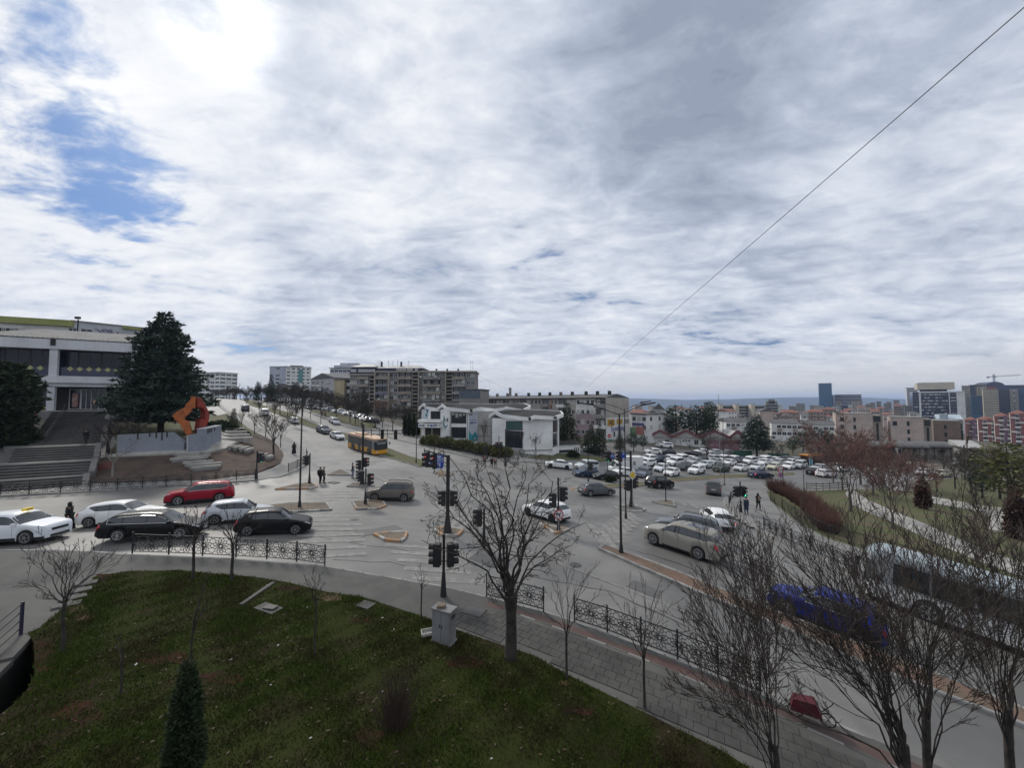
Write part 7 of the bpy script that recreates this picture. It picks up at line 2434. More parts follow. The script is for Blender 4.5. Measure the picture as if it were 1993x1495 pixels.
# monument
mo = P(330, HZ, 46)
mon = thing('monument', 'grey slab monument with slots and a stepped orange steel emblem on top', 'monument', (mo.x, mo.y, land(mo.x, mo.y)))
M_SLAB = mat('monument_grey', (.255, .275, .31), rough=.8, col2=(.21, .23, .26), scale=.4, var=.05)
M_SLABT = mat('monument_edge', (.42, .43, .45), rough=.8, var=.05)
S1 = Building('wall_slab', '', (227.6, 44.6), (358.5, 46.4), parent=mon, depth=.7)
ppoly(S1, 'slab', [(227.6, 888), (227.6, 847), (333, 842), (358.5, 862), (358.5, 885)], M_SLAB, 0, .7)
for px, h in ((268, 12), (291, 8), (304, 11), (315, 16), (325, 10)):
 y0 = 845.6 - (px - 228) * .048
 S1.pbox('slot', px - 1.2, y0, px + 1.2, y0 + h, M_STAIRD, -.03, .0)
S2 = Building('wall_slab', '', (364, 46.0), (402, 46.8), parent=mon, depth=2.2)
ppoly(S2, 'slab', [(364, 884), (364, 848.5), (402, 846), (402, 881)], M_SLAB, 0, 2.2)
ppoly(S2, 'slab_edge', [(363.2, 884), (363.2, 848), (366, 847.8), (366, 884)], M_SLABT, -.04, -.01)
S3 = Building('wall_slab', '', (398, 46.9), (431, 50.5), parent=mon, depth=.8)
ppoly(S3, 'slab', [(398, 882), (398, 836), (431, 829), (431, 872)], M_SLAB, 0, .8)
ppoly(S3, 'slab_edge', [(398, 836), (398, 834.6), (431, 827.6), (431, 829)], M_SLABT, -.05, .8)
for px, h in ((405, 11), (408.5, 8), (412, 7), (418, 6)):
 y0 = 836 - (px - 400) * .2
 S3.pbox('slot', px - .8, y0, px + .8, y0 + h, M_STAIRD, -.03, .0)
M_OR = mat('orange_steel', (.42, .12, .025), rough=.6, col2=(.30, .085, .025), scale=1.2, var=.1)
M_OR_SHADE = mat('orange_steel_side_shade', (.27, .035, .02), rough=.6, col2=(.17, .03, .02), scale=1.2, var=.1)  # same steel, with the side face's shading put into the colour
Em = Building('emblem', '', (333, 46.2), (382, 47.4), parent=mon, depth=1)
zp = lambda pts: [(x / 10.68 + 320, y / 10.68 + 760) for x, y in pts]
ppoly(Em, 'emblem_half', zp([(550, 125), (645, 140), (640, 370), (560, 375), (545, 450), (500, 475), (495, 500), (420, 545), (395, 590), (420, 625), (495, 640), (512, 700), (570, 895), (490, 940), (440, 905), (335, 720), (240, 640), (150, 530), (255, 440), (330, 400), (425, 350), (440, 290), (510, 230), (545, 180)]), M_OR, 0, .75)
Em2 = Building('emblem', '', (382, 47.5), (410, 49.2), parent=mon, depth=1)
ppoly(Em2, 'emblem_half', zp([(680, 155), (765, 150), (800, 220), (850, 290), (900, 400), (932, 500), (935, 580), (890, 700), (850, 800), (830, 885), (760, 890), (720, 820), (725, 740), (740, 640), (720, 600), (850, 600), (845, 440), (800, 365), (690, 350)]), M_OR_SHADE, 0, .75)
for px, py in ((350.5, 803), (356, 799), (338, 812), (345, 818), (352, 829), (358.5, 838)):
 Em.pbox('slot', px - .5, py, px + .5, py + 5, M_STAIRD, -.03, .0)
# pale steps and benches by the monument
for i in range(4):
 a = G(433 + i * 2, 838 + i * 6.5)
 o = link('stone_step', MB().box((0, 0, -.25), (3.4, 1.1, .6)).mesh('stone_step', M_STONE), None, (a.x + 1.6, a.y, land(a.x, a.y) + .34), R(28))
 tag(o, ('topmost', 'second', 'third', 'lowest')[i] + ' pale stone step beside the right end of the monument', 'step', 'pale steps by the monument')
BN = [((338, 893), (389, 889)), ((345, 899), (410, 893.5)), ((331, 904), (405, 897.5)), ((356, 911), (416, 905)), ((363, 916), (432, 909)), ((372, 921), (430, 914.5)),
 ((446, 879), (458, 873.5)), ((456, 881), (471, 874.5)), ((468, 883), (483, 876)), ((478, 886), (492, 879)), ((510, 895), (520, 890)), ((520, 899), (530, 893))]
for i, (p, q) in enumerate(BN):
 a, b = G(*p), G(*q)
 d = b - a
 L_ = math.hypot(d.x, d.y)
 c = (a + b) / 2
 mb = MB()
 mb.prism([(-L_ / 2, -.24), (L_ / 2 - .24, -.24), (L_ / 2 - .07, -.17), (L_ / 2, 0), (L_ / 2 - .07, .17), (L_ / 2 - .24, .24), (-L_ / 2, .24)], .18, .42)
 o = thing('stone_bench', ('left' if i < 6 else 'right') + ' group of low stone benches on the brown slope, bench ' + ORD[i if i < 6 else i - 6] + ' from the top', 'bench', (c.x, c.y, land(c.x, c.y) + .16), math.atan2(d.y, d.x), 'low stone benches')
 part('seat_slab', mb, M_STONE, o)
 part('footing', MB().box((0, 0, .05), (L_ * .9, .36, .3)), M_KERB, o)
o = thing('planter', 'brick planter box at the foot of the brown slope by the stairs', 'planter', G(201, 915), R(15))
part('planter_wall', MB().box((0, 0, .3), (1.3, .8, 1.0)), mat('brick_red', (.20, .085, .07), rough=.9, var=.2, scale=2), o)
part('planter_soil', MB().box((0, 0, .81), (1.15, .65, .03)), M_SOIL, o)

# ------------------------------------------------------------------ fences
M_IRON = mat('black_iron', (.020, .020, .022), rough=.55, var=.1)

def lattice_panel(w=1.9, h=.86):
 """Cast panel: a twelve-petalled rosette in the middle, half rosettes at both ends, all of flat bars."""
 segs = []

 def rose(cx, cy):
  n = 12
  pt = lambda r_, a: (cx + r_ * 1.12 * math.cos(a), cy + r_ * math.sin(a))
  for k in range(n):
   a, d = 2 * math.pi * k / n, 2 * math.pi / n
   i, m1, m2, o = pt(.07, a), pt(.21, a - d * .36), pt(.21, a + d * .36), pt(.315, a)
   segs.extend([(i, m1), (m1, o), (o, m2), (m2, i)])
   q, q1 = pt(.40, a + d / 2), pt(.315, a + d)
   segs.extend([(o, q), (q, q1), (q, pt(.50, a + d / 2)), (i, pt(.07, a + d))])
 for cx in (0, w / 2, w):
  rose(cx, h / 2)
 for cx in (w / 4, 3 * w / 4):
  for cy in (0, h):
   segs.extend([((cx - .12, cy), (cx, cy + (.1 if cy == 0 else -.1))), ((cx, cy + (.1 if cy == 0 else -.1)), (cx + .12, cy))])
 mb = MB()
 for a, b in segs:
  a, b = Vector(a), Vector(b)
  # clip to the panel
  ok = True
  for ax, lo, hi in ((0, 0, w), (1, 0, h)):
   for lim, sg in ((lo, 1), (hi, -1)):
    da, db = (a[ax] - lim) * sg, (b[ax] - lim) * sg
    if da < 0 and db < 0:
     ok = False
    elif da < 0:
     a = a.lerp(b, da / (da - db))
    elif db < 0:
     b = b.lerp(a, db / (db - da))
  if ok and (a - b).length > .01:
   mb.bar((a.x, 0, a.y + .12), (b.x, 0, b.y + .12), .014, .024)
 for z in (.12, .12 + h):
  mb.bar((0, 0, z), (w, 0, z), .03, .035)
 return mb.mesh('panel', M_IRON)

PANEL = lattice_panel()
POST = MB().box((0, 0, .53), (.05, .05, 1.06)).box((0, 0, 1.075), (.065, .065, .04)).mesh('post', M_IRON)
BARS = MB()
for i_ in range(13):
 BARS.bar((1.9 * i_ / 12, 0, .1), (1.9 * i_ / 12, 0, .98), .022)
for z_ in (.15, .92):
 BARS.bar((0, 0, z_), (1.9, 0, z_), .03)
BARS = BARS.mesh('railing_bars', M_IRON)
SLIM = MB()
for z_ in (.3, .6, .9):
 SLIM.bar((0, 0, z_), (1.9, 0, z_), .06, .09)
PLANKS = SLIM.mesh('rail', mat('weathered_timber', (.085, .075, .065), rough=.95, var=.2))

def fence(label, posts, panel=PANEL, name='lattice_fence', group=None, skip=(), up=.13, parts='panel', scale=1.0):
 pts = [p if isinstance(p, Vector) else G(*p) for p in posts]
 o = thing(name, label, 'fence', (pts[0].x, pts[0].y, land(pts[0].x, pts[0].y) + up), group=group)
 base = Vector(o.location)
 hs = [Vector((p.x, p.y, land(p.x, p.y) + up)) for p in pts]
 for p in hs:
  link('post', POST, o, p - base, scale=(1, 1, scale))
 for i, (a, b) in enumerate(zip(hs, hs[1:])):
  if i in skip:
   continue
  d = b - a
  x = d.normalized()
  y = Vector((0, 0, 1)).cross(x).normalized()
  q = Matrix((x, y, x.cross(y))).transposed().to_quaternion()
  link(parts, panel, o, a - base, quat=q, scale=(d.length / 1.9, 1, scale))
 return o

gl = 'black lattice fences along the pavements'
fence('black lattice fence along the near kerb below the black cars', [(257, 1083), (328, 1085), (394, 1087.5), (459, 1091), (519, 1094), (577, 1099), (632, 1106)], group=gl)
fence('short black lattice fence behind the trunk of the pollarded tree', [(947, 1168), (1000, 1181), (1058, 1197)], group=gl)
fence('black lattice fence behind the two young trees, right of the pollarded tree', [(1118, 1217), (1182, 1238), (1248, 1264), (1319, 1291), (1398, 1326), (1480, 1360)], group=gl)
fence('long black lattice fence below the stairs and the brown slope', [(-58, 968), (0, 966.5), (56, 966), (117, 962.5), (175, 959.5), (228, 956), (277, 953), (323, 950), (372, 946), (420, 941), (460, 938), (496, 935)], group=gl)
fence('black lattice fence on the far right pavement beside the white hatchback', [(1487, 1035), (1511, 1047), (1541, 1061), (1578, 1077), (1622, 1097), (1668, 1116)], group=gl)
fence('short black fence at the right corner by the green pedestrian light', [(1419, 990), (1422, 979), (1432, 967)], BARS, 'railing', parts='railing_bars')
fence('low black railing on the corner by the boulevard, next to the lone walker', [(561, 922), (578, 914), (592, 906), (598, 896), (596, 886)], BARS, 'railing', parts='railing_bars')
fence('black bar fence between the red hedge and the right pavement', [(1500, 978), (1523, 994), (1548, 1014), (1582, 1036), (1622, 1054), (1652, 1063), (1686, 1073), (1735, 1088), (1800, 1107), (1868, 1126), (1940, 1147), (2010, 1168)], BARS, 'railing', parts='railing_bars', scale=1.15)
fence('weathered plank fence at the far edge of the park lawn', [(1570, 956), (1589, 957.5), (1602, 957), (1615, 956.5), (1632, 955), (1651, 954)], PLANKS, 'plank_fence', parts='rail', scale=1.1)
fence('black panel railing along the gallery pavement', [(828, 867), (840, 870), (853, 873), (867, 876.5), (881, 880), (896, 883.5), (911, 887), (925, 890), (940, 893)], BARS, 'railing', parts='railing_bars')
gf = mat('green_boards', (.02, .075, .05), rough=.7, var=.1)
for at, w, lb in ((((1428, 889), (1464, 889)), 6, 'dark green board fence left of the solitary cedar'), (((1494, 893), (1537, 896)), 7, 'dark green board fence right of the solitary cedar')):
 a, b = G(*at[0]), G(*at[1])
 o = thing('board_fence', lb, 'fence', (a.x, a.y, land(a.x, a.y)), math.atan2(b.y - a.y, b.x - a.x), 'dark green board fences')
 L_ = math.hypot(b.x - a.x, b.y - a.y)
 bm_ = MB().box((0, 0, .7), (L_ / 14 - .03, .05, 1.5)).mesh('board', gf)
 for i in range(14):
  link('board', bm_, o, (L_ * (i + .5) / 14, 0, random.uniform(-.03, .03)))
# ramp railing at the left edge
a, b = G(40, 1243), G(-70, 1345)
o = thing('railing', 'black four-bar railing on the ramp wall at the left edge', 'railing', (a.x, a.y, land(a.x, a.y) + .12))
for f in (0, .5, 1):
 p = a.lerp(b, f) - a
 part('post', MB().box((p.x, p.y, p.z + .55), (.07, .07, 1.15)), mat('navy_iron', (.025, .022, .05), rough=.5, var=.1), o)
for z in (.25, .52, .80, 1.08):
 part('rail', MB().tube([(0, 0, z), (b.x - a.x, b.y - a.y, b.z - a.z + z)], .022, 6), M_IRON, o)
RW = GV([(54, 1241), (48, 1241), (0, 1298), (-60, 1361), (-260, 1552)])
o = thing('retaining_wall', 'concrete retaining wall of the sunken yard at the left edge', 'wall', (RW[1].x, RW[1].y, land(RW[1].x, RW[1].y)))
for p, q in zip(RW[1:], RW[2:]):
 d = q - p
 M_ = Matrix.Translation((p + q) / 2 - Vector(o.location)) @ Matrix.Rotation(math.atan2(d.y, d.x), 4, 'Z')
 part('wall_section', MB().box((0, .12, -1.5), (math.hypot(d.x, d.y) + .02, .24, 2.9), M=M_), mat('dark_wall_face', (.026, .026, .021), rough=.95, spec=.1, var=.3, world=True), o)  # wall face much darker than its coping
 part('coping', MB().box((0, .10, .07), (math.hypot(d.x, d.y) + .04, .34, .18), M=M_), M_CONC, o)

# ------------------------------------------------------------------ lamps, lights, signs
M_LED = mat('lamp_panel', (.5, .5, .48), rough=.3, var=0)

def lamp(at, top, label, arms=((0, 1.0), (180, 1.0)), rot=0.0, s=1.0, Y=None, rise=.55, reach=1.7):
 p = Vector((P(at[0], HZ, Y).x, Y, 0)) if Y else G(*at)
 z = land(p.x, p.y) + .1
 H = P(at[0], top, p.y).z - z - .6
 o = thing('street_lamp', label, 'street lamp', (p.x, p.y, z), R(rot), 'street lamps')
 part('pole', MB().tube([(0, 0, -.2), (0, 0, H * .45), (0, 0, H)], [.085 * s, .065 * s, .045 * s], 8).lathe([(.15 * s, 0), (.15 * s, .06), (.10 * s, .5), (.085 * s, .5)], n=8), M_IRON, o, 50)
 for a, k in arms:
  c, sn = math.cos(R(a)), math.sin(R(a))
  e = Vector((c * reach * k, sn * reach * k, H + rise * k))
  part('arm', MB().tube([(0, 0, H - .08), e], .028 * s, 6), M_IRON, o)
  hd = MB().box((.42, 0, 0), (.95, .30, .07)).box((.05, 0, .02), (.3, .16, .11))
  h = part('lamp_head', hd, M_IRON, o, loc=e)
  h.rotation_euler = (0, -R(10), R(a))
  part('lamp_panel', MB().box((.45, 0, -.045), (.7, .22, .02)), M_LED, h)
 return o

lamp((583, 990), 745, 'tall double street lamp on the left traffic island', ((65, .8), (245, .8)), 0, reach=1.2, rise=.3)
lamp((1209, 1080), 787, 'tall street lamp with two long arms at the head of the long median', ((15, 1), (165, 1)), 0)
lamp((1215, 910), 783, 'street lamp with two arms seen just behind the nearer two-armed one', ((15, 1), (165, 1)), 0, Y=33.5, s=.8)
for at, top, lb in (((624, 838), 744, 'street lamp on the boulevard median, nearest the champagne sky gap'), ((697, 830), 766, 'thin lamp post on the right verge of the boulevard before the apartment block'), ((810, 902), 788, 'thin lamp post at the near end of the boulevard median'), ((545, 806), 735, 'lamp far up the boulevard median')):
 lamp(at, top, lb.replace(', nearest the champagne sky gap', ' in front of the yellow gable wall'), ((40, .8), (220, .8)), 0, s=.9, reach=1.3, rise=.3)
for at, top, lb in (((1296, 978), 893, 'plain thin black pole on the small island beside the car park'), ((1410, 945), 815, 'tall thin black mast rising over the car park, right'), ((1402, 926), 770, 'very tall pale mast beside the thin black one'), ((1183, 935), 892, 'black pole before the black parked hatchback'), ((1565, 955), 908, 'thin black pole by the plank fence'), ((1525, 965), 915, 'slim bollard pole before the red hedge'), ((845, 922), 860, 'plain pole behind the blue direction sign')):
 p = G(*at)
 z = land(p.x, p.y)
 H = P(at[0], top, p.y).z - z
 o = thing('pole', lb, 'pole', (p.x, p.y, z), group='plain poles')
 part('shaft', MB().tube([(0, 0, 0), (0, 0, H)], [.06, .04], 6), M_GREYW if 'pale' in lb else M_IRON, o)
 part('base_plate', MB().box((0, 0, .14), (.3, .3, .06)), M_IRON, o)
 part('cap', MB().box((0, 0, H + .03), (.1, .1, .1)), M_IRON, o)

M_REDL = mat('red_light', (.5, .03, .03), rough=.3, var=0, emit=(1, .06, .04, 4))
M_GRNL = mat('green_light', (.03, .4, .25), rough=.3, var=0, emit=(.05, .8, .45, 3))
M_OFF = mat('light_off', (.03, .03, .03), rough=.3, var=0)
HEAD = MB().box((0, 0, 0), (.30, .34, 1.02)).mesh('signal_head', M_BLACK)
VISOR = MB()
for i_ in range(9):
 a0_, a1_ = math.pi * (-.15 + 1.3 * i_ / 9), math.pi * (-.15 + 1.3 * (i_ + 1) / 9)
 c0_, s0_, c1_, s1_ = math.cos(a0_) * .145, math.sin(a0_) * .145, math.cos(a1_) * .145, math.sin(a1_) * .145
 VISOR.add([(.15, c0_, s0_), (.15, c1_, s1_), (.38, c1_, s1_), (.38, c0_, s0_), (.15, c0_ * 1.1, s0_ * 1.1), (.15, c1_ * 1.1, s1_ * 1.1), (.38, c1_ * 1.1, s1_ * 1.1), (.38, c0_ * 1.1, s0_ * 1.1)], [(0, 1, 2, 3), (7, 6, 5, 4), (3, 2, 6, 7)])
VISOR = VISOR.mesh('visor', M_BLACK)
LENS = {m.name: MB().lathe([(.125, .152), (.125, .165), (.01, .17)], n=12, axis='x').mesh('lens', m) for m in (M_REDL, M_GRNL, M_OFF)}

def head(o, loc, ang, lit=None):
 h = link('signal_head', HEAD, o, loc, R(ang))
 for i, z in enumerate((.33, 0, -.33)):
  link('visor', VISOR, h, (0, 0, z))
  link('lens', LENS[(M_REDL if lit == 'r' and i == 0 else M_GRNL if lit == 'g' and i == 2 else M_OFF).name], h, (0, 0, z))
 return h

def signal(at, top, heads, label, r_=.065, sleeve=False, cone=True, parts=()):
 """Traffic light: heads = [(px, py of the head's middle, facing angle, lit)]."""
 p = G(*at)
 z = land(p.x, p.y) + .13
 H = P(at[0], top, p.y).z - z
 o = thing('traffic_light', label, 'traffic light', (p.x, p.y, z), group='traffic lights')
 mb = MB().tube([(0, 0, -.1), (0, 0, H)], r_, 8)
 if cone:
  mb.lathe([(r_ * 2.4, 0), (r_ * 2.2, .12), (r_ * 1.1, 1.1)], n=8)
 part('pole', mb, M_IRON, o, 50)
 if sleeve:
  part('pole_sleeve', MB().tube([(0, 0, H * .30), (0, 0, H * .55)], r_ * 1.06, 8), M_GREYW, o)
 for px, py, ang, lit in heads:
  q = P(px, py, p.y) - Vector((p.x, p.y, z))
  sgn = 1 if q.x > 0 else -1
  q = Vector((q.x, .0, q.z)) if abs(q.x) > .30 else Vector((.30 * sgn, 0, q.z))
  head(o, q, ang, lit)
  if abs(q.x) < 1.2:
   for dz in (-.3, .3):
    part('bracket', MB().bar((0, 0, q.z + dz), (q.x, 0, q.z + dz), .04), M_IRON, o)
 for fn in parts:
  fn(o, p, z)
 return o

def arm(pxs, py0, py1, dz=.5):
 """Gantry arm from the pole to pixel pxs at rows py0 (pole) and py1 (tip): two rails with struts."""
 def f(o, p, z):
  a = P(CX, py0, p.y).z - z
  q = P(pxs, py1, p.y) - Vector((p.x, p.y, z))
  mb = MB().tube([(0, 0, a), (q.x, 0, q.z)], .05, 6).tube([(0, 0, a - dz), (q.x, 0, q.z - dz * .6)], .035, 6)
  for k in range(1, 6):
   t_ = k / 5
   x, zz = q.x * t_, a + (q.z - a) * t_
   mb.bar((x, 0, zz + .15), (x, 0, zz - dz * (1 - .4 * t_) - .25), .05)
  part('gantry_arm', mb, M_IRON, o)
 return f

def board(px0, py0, px1, py1, m, name='sign_board', dy=-.12, marks=()):
 def f(o, p, z):
  b = Vector((p.x, p.y, z))
  a_, c_ = P(px0, py0, p.y) - b, P(px1, py1, p.y) - b
  w, h = c_.x - a_.x, a_.z - c_.z
  s = part(name, MB().box((0, 0, 0), (w, .04, h)), m, o, loc=((a_.x + c_.x) / 2, dy, (a_.z + c_.z) / 2))
  for (u0, v0, u1, v1) in marks:
   part('sign_print', MB().box(((u0 + u1 - 1) / 2 * w, -.026, (1 - v0 - v1) / 2 * h), (abs(u1 - u0) * w, .008, abs(v1 - v0) * h)), M_PLATE, s)
 return f

M_WS = M_PLATE
TXT = ((.06, .05, .70, .13), (.1, .18, .60, .25), (.06, .33, .66, .38), (.0, .46, 1.0, .49), (.10, .60, .34, .66), (.18, .74, .52, .80), (.40, .60, .56, .88), (.8, .2, .92, .36))
signal((863, 1166), 1040, [(852, 1080, 170, 'r'), (866, 1080, 20, None)], 'traffic light on the near pavement left of the pollarded tree', sleeve=False)
signal((871, 1040), 886, [(832, 895, 200, 'r'), (846, 898, 200, 'r'), (864, 970, 190, None), (879, 970, 10, None)], 'tall mast traffic light with a gantry arm and a blue direction sign', .13, parts=(arm(826, 889, 877), board(851, 886, 863, 911, M_BLUES, marks=TXT), board(833, 897, 841, 904, M_BLUES, marks=((.3, .25, .7, .75),))))
signal((942, 1068), 990, [(935, 1008, 170, None)], 'traffic light seen through the left branches of the pollarded tree')
signal((1087, 1036), 930, [(1093, 962, 25, None), (1082, 974, 165, None)], 'traffic light with a round no-left-turn sign behind the pollarded tree', parts=())
signal((1229, 990), 878, [(1186, 889, 205, 'g'), (1207, 889, 205, None), (1224, 945, 190, None), (1234, 940, 10, None)], 'tall mast traffic light with a gantry over the car park side', .11, parts=(arm(1172, 881, 884), board(1184, 884, 1195, 892, M_BLUES, marks=((.15, .2, .8, .3), (.25, .5, .9, .6))), board(1208, 881, 1218, 892, M_BLUES, marks=((.2, .2, .8, .3),))))
signal((711, 984), 912, [(706, 928, 200, None), (716, 933, 15, 'r')], 'slim traffic light on the middle island before the grey-brown car', sleeve=True)
signal((705, 945), 826, [(700, 905, 195, None), (709, 900, 10, 'r'), (703, 925, 195, None), (744, 845, -70, None), (770, 846, -70, None)], 'mast traffic light with a long gantry arm in front of the yellow bus', .12, parts=(arm(786, 838, 838),))
signal((602, 943), 882, [(598, 896, 190, None)], 'traffic light on the island beside the left pair of walkers')
signal((499, 935), 877, [(505, 891, 10, 'g')], 'traffic light at the end of the long lattice fence')
signal((1442, 1000), 938, [(1436, 957, 195, None), (1445, 957, -80, 'g')], 'traffic light showing green at the right corner', sleeve=True)
signal((984, 908), 835, [(1014, 848, 15, None)], 'black gantry traffic light before the gallery windows', .10, parts=(arm(1020, 838, 842),))
signal((971, 893), 848, [(968, 866, 195, 'r'), (974, 866, 10, None)], 'small traffic light showing red before the gallery')
signal((1145, 948), 884, [(1148, 908, 15, None)], 'traffic light before the silver van')
signal((948, 895), 866, [(947, 874, 190, None)], 'small black traffic light at the end of the gallery hedge')

def sign(at, top, label, shape, name='road_sign'):
 p = G(*at)
 z = land(p.x, p.y) + .1
 H = P(at[0], top, p.y).z - z
 o = thing(name, label, 'road sign', (p.x, p.y - .12, z))
 part('pole', MB().tube([(0, 0, 0), (0, 0, H)], .035, 6), M_GREYW, o)
 shape(o, H)
 return o

M_SRED = mat('sign_red', (.42, .02, .03), rough=.45, var=.03)
M_SYEL = mat('sign_yellow', (.62, .42, .05), rough=.45, var=.03)

def disc(o, z, r_, m, dy, name='sign_disc'):
 mb = MB()
 n = 20
 v = [(r_ * math.cos(2 * math.pi * i / n), dy, z + r_ * math.sin(2 * math.pi * i / n)) for i in range(n)] + [(r_ * math.cos(2 * math.pi * i / n), dy + .02, z + r_ * math.sin(2 * math.pi * i / n)) for i in range(n)]
 mb.add(v, [tuple(range(n)), tuple(range(2 * n - 1, n - 1, -1))] + [(i, i + n, (i + 1) % n + n, (i + 1) % n) for i in range(n)])
 return part(name, mb, m, o)

def no_left(o, H):
 z = H - .32
 disc(o, z, .36, M_SRED, -.06)
 disc(o, z, .28, M_WS, -.085)
 part('arrow', MB().bar((.06, -.09, z - .17), (.06, -.09, z + .08), .06, .02).bar((.06, -.09, z + .07), (-.12, -.09, z + .07), .06, .02).bar((-.06, -.09, z + .15), (-.15, -.09, z + .06), .05, .02).bar((-.06, -.09, z - .02), (-.15, -.09, z + .07), .05, .02), M_BLACK, o)
 part('slash', MB().bar((-.2, -.10, z + .2), (.2, -.10, z - .2), .05, .012), M_SRED, o)

def diamond(o, H):
 for k, (r_, m) in enumerate(((.50, M_WS), (.36, M_SYEL))):
  part('sign_plate', MB().add([(0, -.06 - .025 * k, H - .5 - r_), (r_ * .8, -.06 - .025 * k, H - .5), (0, -.06 - .025 * k, H - .5 + r_), (-r_ * .8, -.06 - .025 * k, H - .5), (0, -.04 - .025 * k, H - .5 - r_), (r_ * .8, -.04 - .025 * k, H - .5), (0, -.04 - .025 * k, H - .5 + r_), (-r_ * .8, -.04 - .025 * k, H - .5)],
         [(0, 1, 2, 3), (7, 6, 5, 4), (0, 4, 5, 1), (1, 5, 6, 2), (2, 6, 7, 3), (3, 7, 4, 0)]), m, o)

def roundel(o, H):
 disc(o, H - .4, .45, M_SRED, -.06)
 disc(o, H - .4, .33, M_WS, -.085)
 part('bar', MB().box((0, -.10, H - .4), (.40, .02, .13)), M_BLACK, o)
 part('sub_plate', MB().box((0, -.06, H - 1.2), (.7, .03, .55)), mat('sign_violet', (.25, .10, .24), rough=.5, var=.05), o)

def stop(o, H):
 disc(o, H - .4, .42, M_SRED, -.06)
 part('bar', MB().box((0, -.085, H - .4), (.55, .02, .12)), M_WS, o)
 part('street_plate', MB().box((.1, -.06, H - 1.25), (1.1, .03, .26)), mat('sign_green', (.03, .20, .13), rough=.5, var=.05), o)

sign((1087, 1037), 992, 'round red-rimmed no-left-turn sign below the traffic light heads', no_left)
sign((1231, 992), 914, 'yellow and white diamond priority sign on the gantry mast', diamond)
sign((1519, 954), 909, 'round sign with a violet plate by the right-hand road', roundel)
sign((1186, 893), 845, 'red round sign over a green street plate before the graffiti wall', stop)

# ------------------------------------------------------------------ buses and the box lorry
M_BOR = mat('bus_yellow', (.66, .31, .015), rough=.4, var=.05, scale=.6, coat=.3)
M_BROOF = mat('bus_roof', (.50, .33, .22), rough=.6, var=.1)
M_BGL = mat('bus_glass', (.025, .03, .032), rough=.08, spec=.7, var=0)
M_BGREY = mat('bus_grey', (.20, .21, .22), rough=.45, var=.05)

def bus(at, headg, label, body, roof, L=11.2, W=2.5, H=2.95, band=M_BGL, skirt=1.15, dest=True):
 p = at if isinstance(at, Vector) else G(*at)
 o = thing('bus', label, 'bus', (p.x, p.y, land(p.x, p.y) + .02), quat=slope_quat(p.x, p.y, R(headg)))
 e = .16
 pl = [(-L / 2, -W / 2 + e), (-L / 2 + e, -W / 2), (L / 2 - .35, -W / 2), (L / 2, -W / 2 + .45), (L / 2, W / 2 - .45), (L / 2 - .35, W / 2), (-L / 2 + e, W / 2), (-L / 2, W / 2 - e)]
 sc = lambda k: [(x * k, y * k) for x, y in pl]
 part('body', MB().prism(pl, .32, skirt), body, o)
 part('upper_body', MB().prism([(x * .996, y * .985) for x, y in pl], skirt, H - .30), M_BGREY, o)
 part('roof', MB().prism(pl, H - .30, H - .12).prism([(x * .985, y * .93) for x, y in pl], H - .12, H), roof, o)
 part('roof_unit', MB().box((-2.2, 0, H + .1), (2.4, 1.5, .22)), roof, o)
 part('underbody', MB().box((0, 0, .30), (L * .96, W * .9, .3)), M_BLACK, o)
 for sd in (-1, 1):
  n = 7
  for i in range(n):
   x0 = -L / 2 + .35 + (L - 1.5) * i / n
   if sd < 0 and i in (1, 3, 6):
    part('door', MB().box((x0 + .62, sd * (W / 2 + .005), 1.42), (1.15, .03, 2.1)), band, o)
    part('door_edge', MB().box((x0 + .62, sd * (W / 2 + .02), 1.42), (.05, .02, 2.1)), M_BLACK, o)
   else:
    part('side_window', MB().box((x0 + .68, sd * (W / 2 - .012), (skirt + H - .38) / 2 + .05), (1.3, .03, H - skirt - .55)), band, o)
 ws = [(L / 2 - .33, -W / 2 - .004), (L / 2 + .012, -W / 2 + .45), (L / 2 + .012, W / 2 - .45), (L / 2 - .33, W / 2 + .004)]
 v = [(x, y, .98) for x, y in ws] + [(x - .05, y, H - .58) for x, y in ws]
 part('windscreen', MB().add(v, [(0, 1, 5, 4), (1, 2, 6, 5), (2, 3, 7, 6)]), band, o)
 part('destination_display', MB().box((L / 2 + .0, 0, H - .42), (.05, 1.6, .22)), M_BLACK, o)
 part('bumper', MB().prism([(x + (.04 if x > 0 else -.02), y * 1.005) for x, y in pl], .32, .50), body, o)
 for sd in (-1, 1):
  part('headlight', MB().box((L / 2 - .02, sd * .88, .68), (.08, .34, .16)), M_LAMP, o)
  part('mirror', MB().box((L / 2 + .12, sd * (W / 2 + .14), 2.0), (.10, .2, .42)), M_BLACK, o)
 ty, ri, bd = wheel_meshes(.47, .3, 7)
 for x in (L / 2 - 2.55, -L / 2 + 2.9):
  for sd in (1, -1):
   part('wheel_arch', MB().lathe([(.56, 0), (.56, .02), (.01, .02)], (x, sd * (W / 2 + .004) - .01, .5), 16, 'y'), M_BLACK, o)
   w = link('wheel', ty, o, (x, sd * (W / 2 - .10), .47), rotz=0 if sd > 0 else math.pi)
   link('rim', ri, w)
 return o

